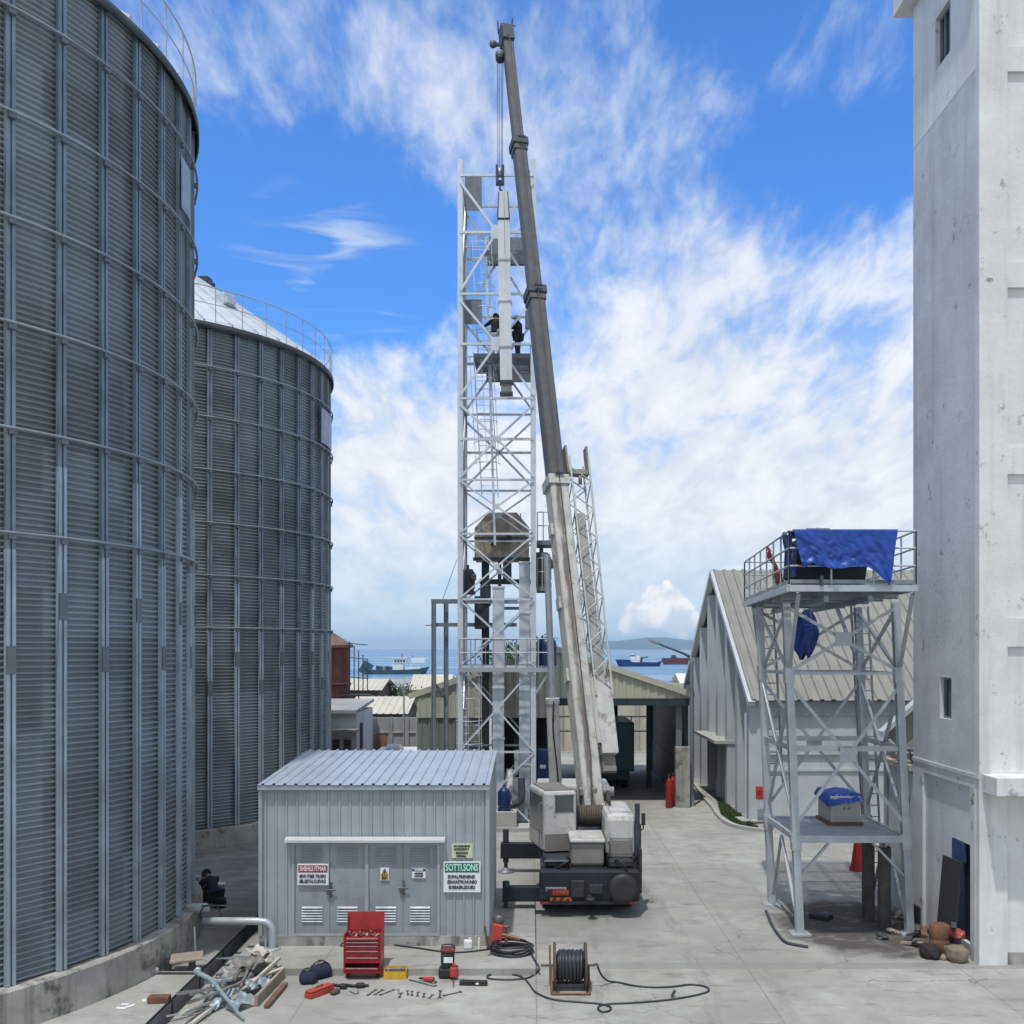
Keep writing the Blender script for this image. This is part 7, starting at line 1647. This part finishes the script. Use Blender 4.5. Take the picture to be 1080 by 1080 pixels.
# white bucket and red pump by the shed corner
c = G(493.5, 1001.5, .15); t = thing('white_can', c, 'small white plastic can at the shed plinth', 'can'); a = MB(); a.bx(c.x - .09, c.x + .09, c.y, c.y + .14, .15, .34, .03); a.tube((c.x + .04, c.y + .07, .34), (c.x + .04, c.y + .07, .38), .03); a.build('body', 'white', t)
a = MB(); a.tube((XX(505, 22.1), 22.1, .15), (XX(505.5, 22.1), 22.1, .37), .022, n=8); tag(a.build('drain_spout', 'white'), 'short white pipe at the foot of the shed wall', 'pipe')
c = G(524, 999, .15); t = thing('hand_pump', c, 'red upright pump unit with brass valve at the shed corner', 'pump')
mt = Matrix.Translation(c) @ Euler((0, .17, 0)).to_matrix().to_4x4()
a = MB(); a.bx(-.17, .08, -.1, .08, 0, .5, .03, mt); a.build('body', 'red2', t)
a = MB(); a.lathe([(.05, 0), (.11, .01), (.12, .05), (.11, .09), (.05, .1)], mt @ V((-.05, -.02, .56)), 16, 'Y'); a.tube(mt @ V((-.05, 0, .45)), mt @ V((-.05, 0, .55)), .05); a.build('gauge', 'tool', t)
a = MB(); a.tube(c + V((.05, -.05, .3)), c + V((.5, -.08, .2)), .05, .04, 12); a.tube(c + V((.2, -.06, .1)), c + V((.2, -.06, .45)), .035, n=10); a.lathe([(.02, 0), (.08, 0), (.08, .03), (.02, .03)], c + V((.2, -.06, .45)), 12); a.build('valve', mat('dirty_brass', (.25, .14, .07), .5, .5, .3, 6), t)
a = MB(); a.tube(c + V((-.2, 0, 0)), c + V((-.25, -.02, .45)), .018, n=6); a.build('stand', 'rusty', t)
# hose coil
c = G(540, 1004, .15); t = MB()
for k in range(5):
    r_ = .42 - .035 * (k % 3) + rnd.uniform(-.02, .02); zz = .18 + .035 * k
    t.path([(c.x + r_ * math.cos(q) + .02 * math.sin(q * 3 + k), c.y + .42 * r_ / .42 * 1.0 * math.sin(q), zz + .012 * math.sin(2 * q + k)) for q in [2 * PI * i / 40 for i in range(40)]], .024, 7, True)
t.path([p + V((0, 0, .17 if i < 4 else .0)) for i, p in enumerate([c + V((-.42, -.12, 0)), c + V((-.48, -.25, 0)), c + V((-.5, -.3, .0)), c + V((-.52, -.3, 0))])][:4], .028, 6)
tag(t.build('hose_coil', 'cable'), 'coil of black hose at the shed corner', 'hose')
# cable reel
RY = 19.95; rx0, rx1 = XX(585, RY), XX(617.5, RY); rz = .44; rr_ = .425
rl = thing('cable_reel', ((rx0 + rx1) / 2, RY, 0), 'rusty cable reel wound with black cable on a low frame', 'cable reel')
for x in (rx0, rx1):
    a = MB(); a.lathe([(.05, -.022), (rr_, -.022), (rr_ + .012, 0), (rr_, .022), (.05, .022)], (x, RY, rz), 40, 'X'); fl = a.build('flange', mat('brown_rusty_flange_%d' % (x * 10), (.10, .075, .06), .75, .15, .4, 5, rust=.15), rl)
a = MB(); a.lathe([(.16, 0), (.16, rx1 - rx0 - .05)], (rx0 + .025, RY, rz), 24, 'X'); a.build('drum', 'rusty', rl)
for q in range(2):
    a = MB(); n = 8 - q
    for i in range(n):
        x = rx0 + .06 + (rx1 - rx0 - .12) * (i + .5 * q) / 7; r_ = .235 + .035 * q + .006 * math.sin(i * 2.3)
        a.path([(x + .012 * math.sin(t_ + i), RY + r_ * math.cos(t_), rz + r_ * math.sin(t_)) for t_ in [2 * PI * k / 30 for k in range(30)]], .034, 7, True)
    a.build('cable_wrap', 'cable', rl)
a = MB()
fx0, fx1 = rx0 - .06, rx1 + .06
a.path([V((fx0, RY - .40, .025)), V((fx1, RY - .40, .025))], .024, 8); a.path([V((fx0, RY + .3, .025)), V((fx1, RY + .3, .025))], .024, 8)
for x in (fx0, fx1): a.path([V((x, RY - .40, .025)), V((x, RY + .3, .025))], .024, 8); a.path([V((x, RY - .34, .025)), V((x, RY, rz)), V((x, RY + .26, .025))], .02, 8)
a.path([V((fx0 - .03, RY - .1, .1)), V((fx0 - .03, RY + .12, .8))], .018, 8)
a.build('stand', 'rusty', rl)
a = MB(); a.tube((fx0 - .2, RY, rz), (fx1 + .12, RY, rz), .02, n=10); a.build('axle', 'rusty', rl)
# loose cable
def cz(pts, lift=.018): return [G(480 + x / 3.857, 980 + y / 3.857) + V((0, 0, lift)) for x, y in pts]
pts = [G(558.5, 1004.5, .15) + V((0, 0, .03)), G(563, 1012, .15) + V((0, 0, .025)), V((.16, 20.75, .14))] + cz([(335, 178), (300, 200), (230, 209), (150, 206), (130, 198), (150, 188), (230, 188), (275, 200), (300, 225), (330, 262), (400, 290), (500, 300), (575, 306)]) + cz([(612, 313), (634, 323), (624, 337), (598, 340), (582, 328), (592, 314), (640, 307), (700, 305), (800, 298), (890, 288), (980, 272), (1030, 256), (1020, 238), (960, 229), (880, 238), (800, 240), (720, 232), (660, 219)]) + [V((1.50, 20.2, .06)), V((1.36, 20.05, .22)), V((1.29, RY, .38)), V((fx1 + .16, RY, rz + .02)), V((fx1 + .08, RY, rz))]
a = MB(); a.path(smooth_pts(pts, 5), .019, 7); tag(a.build('loose_cable', 'cable'), 'black cable snaking over the concrete from coil to reel', 'cable')
a = MB(); a.path([p + V((0, 0, .02)) for p in smooth_pts([G(404, 996, .15), G(412, 997, .15), G(442, 1001, .15), G(470, 1005, .15), G(490, 1005, .15), G(512, 1002.5, .15), G(525, 1001, .15)], 5)], .017, 6); tag(a.build('air_line', 'cable'), 'black line along the slab from red chest to hose coil', 'cable')
a = MB(); p = G(709.5, 1052.5) ; a.bar(p + V((-.02, 0, .02)), p + V((.05, .05, .13)), .04); tag(a.build('cable_clip', 'tool'), 'small dark clip standing on the loose cable', 'clip')

# pipe from the nearest silo to the shed corner
yp = 22.02
a = MB(); zc_ = ZY(972, yp)
pth = [P(216, 971.5, 22.5), P(240, 971.5, yp), P(270, 971.5, yp)] + [V((XX(277, yp) + .13 * math.sin(q) * 1.6, yp, zc_ - .13 * 1.6 * (1 - math.cos(q)))) for q in (0, .4, .8, 1.2, PI / 2)]
pth += [V((pth[-1].x, yp, .16))]
a.path(pth, .08, 14); a.lathe([(.1, 0), (.17, 0), (.17, .03), (.1, .03)], (pth[-1].x, yp, .15), 16); tag(a.build('bent_pipe', 'galv'), 'pale bent pipe running from the near silo to the shed corner', 'pipe')
a = MB(); a.tube((pth[-1].x - .16, yp + .05, .15), (pth[-1].x - .14, yp + .05, .62), .03, n=8); tag(a.build('pipe_prop', 'galv'), 'thin prop beside the downturned end of the bent pipe', 'prop')
for i, (p, q, r_, lb) in enumerate(((P(193, 953, 24.3), P(208, 953, 24.2), .13, 'short pale pipe stub beside the silo ring, upper of two'), (P(198, 958.5, 23.4), P(219, 957.5, 23.2), .11, 'pale pipe stub over the concrete ring, lower of two'))):
    a = MB(); a.path([p, p.lerp(q, .9), q], [r_, r_, r_ * .8], 14); tag(a.build('pipe_stub', 'galv_white'), lb, 'pipe')
a = MB(); p = P(222, 965, 22.6); a.path([p + V((.22 * math.cos(q), .02 * math.sin(2 * q), .22 * math.sin(q))) for q in [2 * PI * i / 26 for i in range(26)]], .018, 6, True); a.path([p + V((-.2, 0, .2)), p + V((.35, 0, .2))], .02, 6); tag(a.build('valve_wheel', 'dark_steel'), 'thin dark wheel and bar at the start of the bent pipe', 'valve')
a = MB(); p = G(206, 1005); a.tube(p, p + V((-.02, 0, .55)), .022, n=8); a.lathe([(.07, 0), (.07, .015), (.03, .03)], p, 10); tag(a.build('thin_post', 'galv_white'), 'thin pale post standing beside the concrete ring', 'post')
# low wooden cart, block, sheet, litter
c = G(188, 1026); t = thing('low_dolly', c, 'low dolly with a grey board top beside the silo ring', 'dolly')
a = MB(); a.box(c + V((.12, .15, .27)), (.62, .5, .03), (.06, -.05, .25)); a.build('board', 'wood', t)
for s_ in (-.22, .26):
    a = MB(); a.box(c + V((s_, .05, .14)), (.12, .3, .22), (0, 0, .25), .02); a.build('block', 'black', t)
a = MB(); a.tube(c + V((-.42, -.1, .04)), c + V((.42, -.1, .04)), .03, n=8); a.build('frame', 'tool', t)
for s_ in (-.42, .42):
    a = MB(); a.lathe([(.03, -.03), (.07, -.03), (.07, .03), (.03, .03)], c + V((s_, -.1, .072)), 14, 'Y'); a.build('wheel', 'galv', t)
c = G(168, 1057); a = MB(); a.box(c + V((0, 0, .06)), (.38, .2, .12), (0, 0, .05), .01); tag(a.build('brown_block', 'brick'), 'brown block lying on the concrete left of the drain', 'block')
c = G(255, 1011, .15); a = MB(); a.add([c + V(k) for k in ((-.55, -.03, .012), (.1, -.12, .012), (.5, .0, .012), (.42, .1, .012), (-.1, .16, .012))] + [c + V(k) for k in ((-.55, -.03, 0), (.1, -.12, 0), (.5, .0, 0), (.42, .1, 0), (-.1, .16, 0))], [(0, 1, 2, 3, 4), (9, 8, 7, 6, 5)] + [(i, (i + 1) % 5, 5 + (i + 1) % 5, 5 + i) for i in range(5)]); tag(a.build('flat_offcut', 'galv_dark'), 'flat dark sheet offcut on the slab behind the scrap heap', 'offcut')
for i, (px, py) in enumerate(((132, 1060), (137, 1062), (152, 1056), (128, 1064))):
    c = G(px, py); a = MB(); a.box(c + V((0, 0, .012)), (.14 + .05 * (i % 2), .07, .02), (0, 0, i), .004); tag(a.build('paper_scrap', 'white'), 'white litter scrap on the concrete by the silo ring', 'litter', 'white litter by the silo ring')
# scrap heap
c = G(248, 1048)
def scrap(nm, m, fn, lb, grp): 
    a = MB(); fn(a); tag(a.build(nm, m), lb, 'scrap', grp)
for i in range(26):
    px, py = rnd.uniform(205, 282), 0; py = 1083 - (px - 195) * .62 + rnd.uniform(-12, 10)
    p = G(px, py); L_ = rnd.uniform(.5, 1.5); an_ = 1.18 + rnd.uniform(-.5, .5); z_ = .04 + rnd.random() ** 1.5 * .34; tilt = rnd.uniform(-.16, .16)
    m_ = ('scrap_a', 'scrap_a', 'scrap_c', 'galv_dark', 'galv')[i % 5]; lb = ('dull grey', 'dull grey', 'pale', 'dark grey', 'bright grey')[i % 5]
    if i % 3: scrap('scrap_bar', m_, lambda a: a.box(p + V((0, 0, z_ + .03)), (L_, rnd.uniform(.03, .07), rnd.uniform(.02, .06)), (rnd.uniform(-.4, .4), tilt, an_)), lb + ' scrap bar in the heap beside the drain', lb + ' scrap bars in the heap')
    else: scrap('scrap_pipe', m_, lambda a: a.path(smooth_pts([p + Euler((0, tilt, an_)).to_matrix() @ V((L_ * (k / 4 - .5), .07 * math.sin(k * 1.3 + i), z_ + .05 * math.cos(k))) + V((0, 0, .06)) for k in range(5)]), .025, 7), lb + ' bent scrap pipe in the heap beside the drain', lb + ' scrap pipes in the heap')
for i, (px, py, sx, sy, rz_, z_, m_, lb) in enumerate(((262, 1034, .55, .45, .5, .36, 'scrap_a', 'folded grey'), (272, 1028, .4, .35, .9, .46, 'scrap_c', 'pale buckled'), (283, 1027, .28, .4, .3, .36, 'scrap_c', 'pale upright'), (243, 1040, .5, .35, 1.1, .25, 'scrap_a', 'dull grey twisted'), (230, 1062, .6, .28, 1.2, .16, 'scrap_b', 'pale blue curled'), (252, 1064, .4, .3, 1.0, .12, 'scrap_b', 'small pale blue'), (272, 1046, .5, .3, 1.1, .16, 'galv_dark', 'dark ribbed'))):
    p = G(px, py)
    def fn(a):
        E_ = Euler((rnd.uniform(-.25, .25), rnd.uniform(-.35, .1), rz_)).to_matrix()
        def g1(u, v): return p + V((0, 0, z_)) + E_ @ V(((u - .5) * sx, (v - .5) * sy, .05 * math.sin(u * 9 + i) + .05 * mn.noise(V((u * 3, v * 3, i)))))
        a.grid(g1, 16, 10); a.grid(lambda u, v: V(g1(u, v)) + V((0, 0, .012)), 16, 10)
    scrap('scrap_sheet', m_, fn, lb + ' scrap sheet in the heap beside the drain', 'scrap sheets in the heap')
a = MB(); a.path([G(206, 1050) + V((0, 0, .45)), G(222, 1056) + V((0, 0, .40)), G(257, 1078) + V((0, 0, .05))], [.05, .05, .02], 10); tag(a.build('scrap_tube', 'scrap_b'), 'long pale blue tube lying across the scrap heap', 'tube')
a = MB(); a.bar(G(270, 1062) + V((0, 0, .1)), G(299, 1031) + V((0, 0, .1)), .06, .2); tag(a.build('scrap_plank', 'wood'), 'weathered plank edge on the right of the scrap heap', 'plank')
a = MB(); a.bar(G(281, 1064) + V((0, 0, .05)), G(301, 1040) + V((0, 0, .05)), .1, .05); tag(a.build('scrap_plank', 'rusty'), 'rusty flat plank on the ground right of the scrap heap', 'plank')

# ------------------------------------------------------------------ people
def skin_obj(verts, edges, radii, sub=2):
    me = bpy.data.meshes.new('tmp'); me.from_pydata([tuple(v) for v in verts], edges, []); o = bpy.data.objects.new('tmp', me); COL.objects.link(o)
    sk = o.modifiers.new('s', 'SKIN'); o.modifiers.new('ss', 'SUBSURF').levels = sub
    for i, r_ in enumerate(radii): d = me.skin_vertices[0].data[i]; d.radius = (r_, r_) if not isinstance(r_, tuple) else r_; d.use_root = (i == 0)
    bpy.context.view_layer.update(); ev = o.evaluated_get(bpy.context.evaluated_depsgraph_get()); m2 = bpy.data.meshes.new_from_object(ev)
    vs = [v.co.copy() for v in m2.vertices]; fs = [tuple(p.vertices) for p in m2.polygons]; bpy.data.objects.remove(o); return vs, fs
def person(base, face, J, label, shirt, trousers, hat):
    """J: joints in metres in the body's own frame (x forward, y left, z up)"""
    t = thing('person', base, label, 'person'); mt = Matrix.Translation(V(base)) @ Euler((0, 0, face)).to_matrix().to_4x4()
    g_ = {k: mt @ V(v) for k, v in J.items()}
    names = ['pelvis', 'belly', 'chest', 'neck', 'head', 'crown']; ch = [('pelvis', 'belly'), ('belly', 'chest'), ('chest', 'neck'), ('neck', 'head'), ('head', 'crown')]
    rad = {'pelvis': .135, 'belly': .125, 'chest': .145, 'neck': .055, 'head': .095, 'crown': .075, 'sho': .07, 'elb': .045, 'wri': .032, 'hand': .04, 'hip': .095, 'knee': .062, 'ank': .042, 'toe': .04}
    for s_ in 'lr': ch += [('chest', 'sho' + s_), ('sho' + s_, 'elb' + s_), ('elb' + s_, 'wri' + s_), ('wri' + s_, 'hand' + s_), ('pelvis', 'hip' + s_), ('hip' + s_, 'knee' + s_), ('knee' + s_, 'ank' + s_), ('ank' + s_, 'toe' + s_)]
    def chain(edges, k=1.0, extra={}):
        ns = []
        for e in edges:
            for q in e:
                if q not in ns: ns.append(q)
        def rr(n_): b_ = n_ if n_ in rad else n_[:-1]; return extra.get(b_, rad[b_] * k)
        return skin_obj([g_[n_] for n_ in ns], [(ns.index(a_), ns.index(b_)) for a_, b_ in edges], [rr(n_) for n_ in ns])
    a = MB(); a.add(*chain(ch), smooth=True)
    fw = (mt.to_3x3() @ V((1, 0, 0))); lf = mt.to_3x3() @ V((0, 1, 0)); hc = g_['head']; up = (g_['crown'] - hc).normalized(); fh = (fw - up * fw.dot(up)).normalized()
    a.tube(hc + fh * .085 + up * .02, hc + fh * .125 - up * .02, .012, .02, 8); a.tube(hc + fh * .09 - up * .05 - lf * .025, hc + fh * .09 - up * .05 + lf * .025, .01, n=6)
    for s_ in (-1, 1): a.lathe([(.0, -.01), (.022, -.008), (.022, .008), (0, .01)], hc + lf * s_ * .1, 8, 'Y'); a.lathe([(0, -.01), (.012, 0), (0, .01)], hc + fh * .092 + lf * s_ * .035 + up * .025, 8)
    for s_ in 'lr':
        h_ = g_['hand' + s_]; d_ = (h_ - g_['wri' + s_]).normalized(); sd_ = d_.cross(V((0, 0, 1))); sd_ = sd_.normalized() if sd_.length > .1 else lf; nn = sd_.cross(d_)
        for i, ln in enumerate((.07, .08, .075, .06)): p0 = h_ + sd_ * (.027 - .018 * i); a.path([p0, p0 + d_ * ln * .6 - nn * .008, p0 + d_ * ln - nn * .03], [.009, .0085, .006], 6)
        a.path([h_ + sd_ * .03 - d_ * .02, h_ + sd_ * .055 + d_ * .02, h_ + sd_ * .05 + d_ * .05], [.012, .011, .008], 6)
    a.build('body', 'skin', t)
    a = MB(); e_ = [('belly', 'chest'), ('chest', 'shol'), ('shol', 'elbl'), ('elbl', 'wril'), ('chest', 'shor'), ('shor', 'elbr'), ('elbr', 'wrir'), ('belly', 'pelvis')]; a.add(*chain(e_, 1.38), smooth=True); tp_ = smooth_pts([g_['pelvis'], g_['belly'], g_['chest'], g_['chest'].lerp(g_['neck'], .75)], 4); a.path(tp_, [.155 + .02 * i / 8 if i < 9 else .175 - .022 * (i - 8) for i in range(len(tp_))], 12); a.build('shirt', shirt, t)
    a = MB(); e_ = [('pelvis', 'hipl'), ('hipl', 'kneel'), ('kneel', 'ankl'), ('pelvis', 'hipr'), ('hipr', 'kneer'), ('kneer', 'ankr')]; a.add(*chain(e_, 1.32), smooth=True); a.build('trousers', trousers, t)
    for s_ in 'lr':
        a = MB(); p0, p1 = g_['ank' + s_], g_['toe' + s_]; f_ = (p1 - p0); f_.z = 0; f_.normalize(); a.bar(V((p0.x, p0.y, p1.z)) - f_ * .06, V((p1.x, p1.y, p1.z)) + f_ * .06, .10, .085); a.build('shoe', 'black', t)
    a = MB(); vs = []
    for i in range(7):
        th = i / 6 * 1.75
        for j in range(14): q = 2 * PI * j / 14; vs.append(hc + up * .02 + (up * math.cos(th) + (fh * math.cos(q) + lf * math.sin(q)) * math.sin(th)) * .122)
    a.add(vs, [(i * 14 + j, i * 14 + (j + 1) % 14, (i + 1) * 14 + (j + 1) % 14, (i + 1) * 14 + j) for i in range(6) for j in range(14)], True)
    a.bar(hc + up * .03 + fh * .1, hc + up * .02 + fh * .19, .14, .012, up); a.build('cap', hat, t)
    return t
ST = dict(pelvis=(0, 0, .92), belly=(0.01, 0, 1.06), chest=(.02, 0, 1.27), neck=(.02, 0, 1.43), head=(.05, 0, 1.53), crown=(.05, 0, 1.60),
          shol=(.0, .17, 1.35), shor=(0, -.17, 1.35), hipl=(0, .09, .88), hipr=(0, -.09, .88), kneel=(.03, .1, .48), kneer=(.03, -.1, .48), ankl=(0, .11, .09), ankr=(0, -.11, .09), toel=(.12, .12, .045), toer=(.12, -.12, .045))
j = dict(ST); j.update(elbl=(.1, .38, 1.28), wril=(.22, .60, 1.22), handl=(.25, .68, 1.22), elbr=(.14, -.25, 1.1), wrir=(.32, -.16, 1.14), handr=(.40, -.13, 1.15))
DZ = 17.31
person((XX(522.5, 38.75), 38.75, DZ), -PI / 2 - .3 + PI, {k: (v[0], v[1], v[2]) for k, v in j.items()}, 'worker in dark jacket reaching out, left of the hanging casing', 'black_cloth', 'pale_cloth', 'black_cloth')
j = dict(ST); j.update(elbl=(.14, .25, 1.1), wril=(.34, .2, 1.18), handl=(.42, .18, 1.2), elbr=(.12, -.24, 1.08), wrir=(.3, -.2, 1.0), handr=(.38, -.18, 1.0))
person((XX(546.5, 39.0), 39.0, DZ), PI * .9, j, 'worker in dark clothes on the landing right of the hanging casing', 'black_cloth', 'dark_trouser', 'pale_cloth')
SQ = dict(pelvis=(-.16, 0, .30), belly=(-.06, 0, .42), chest=(.10, 0, .60), neck=(.21, 0, .70), head=(.30, 0, .74), crown=(.34, 0, .80), shol=(.10, .17, .62), shor=(.10, -.17, .62), elbl=(.30, .2, .42), elbr=(.30, -.2, .42), wril=(.46, .12, .28), wrir=(.46, -.12, .28), handl=(.54, .1, .25), handr=(.54, -.1, .25),
          hipl=(-.13, .1, .28), hipr=(-.13, -.1, .28), kneel=(.24, .19, .43), kneer=(.24, -.19, .43), ankl=(.02, .15, .09), ankr=(.02, -.15, .09), toel=(.14, .17, .045), toer=(.14, -.17, .045))
b0 = G(223, 955); person((b0.x, b0.y, 0), PI * .72, SQ, 'person in navy shirt and cap squatting by the nearest silo', 'navy_cloth', 'dark_trouser', 'navy_cloth')
sack(G(232, 957), .13, .12, .13, 'black_cloth', 'black bag beside the squatting person', 11, 'bag', 'bag')
b = MB(); c = G(231, 945); b.lathe([(.12, 0), (.15, .3), (.16, .3), (.16, .33)], c, 18); tag(b.build('white_bucket', 'white'), 'white bucket behind the black bag and squatting person', 'bucket')
b = MB(); c = G(204, 951); b.box(c + V((.0, 0.1, .32)), (.26, .2, .64), (0, 0, .2), .03); tag(b.build('pale_cabinet', 'box_grey'), 'pale grey cabinet box against the silo by the squatting person', 'box')
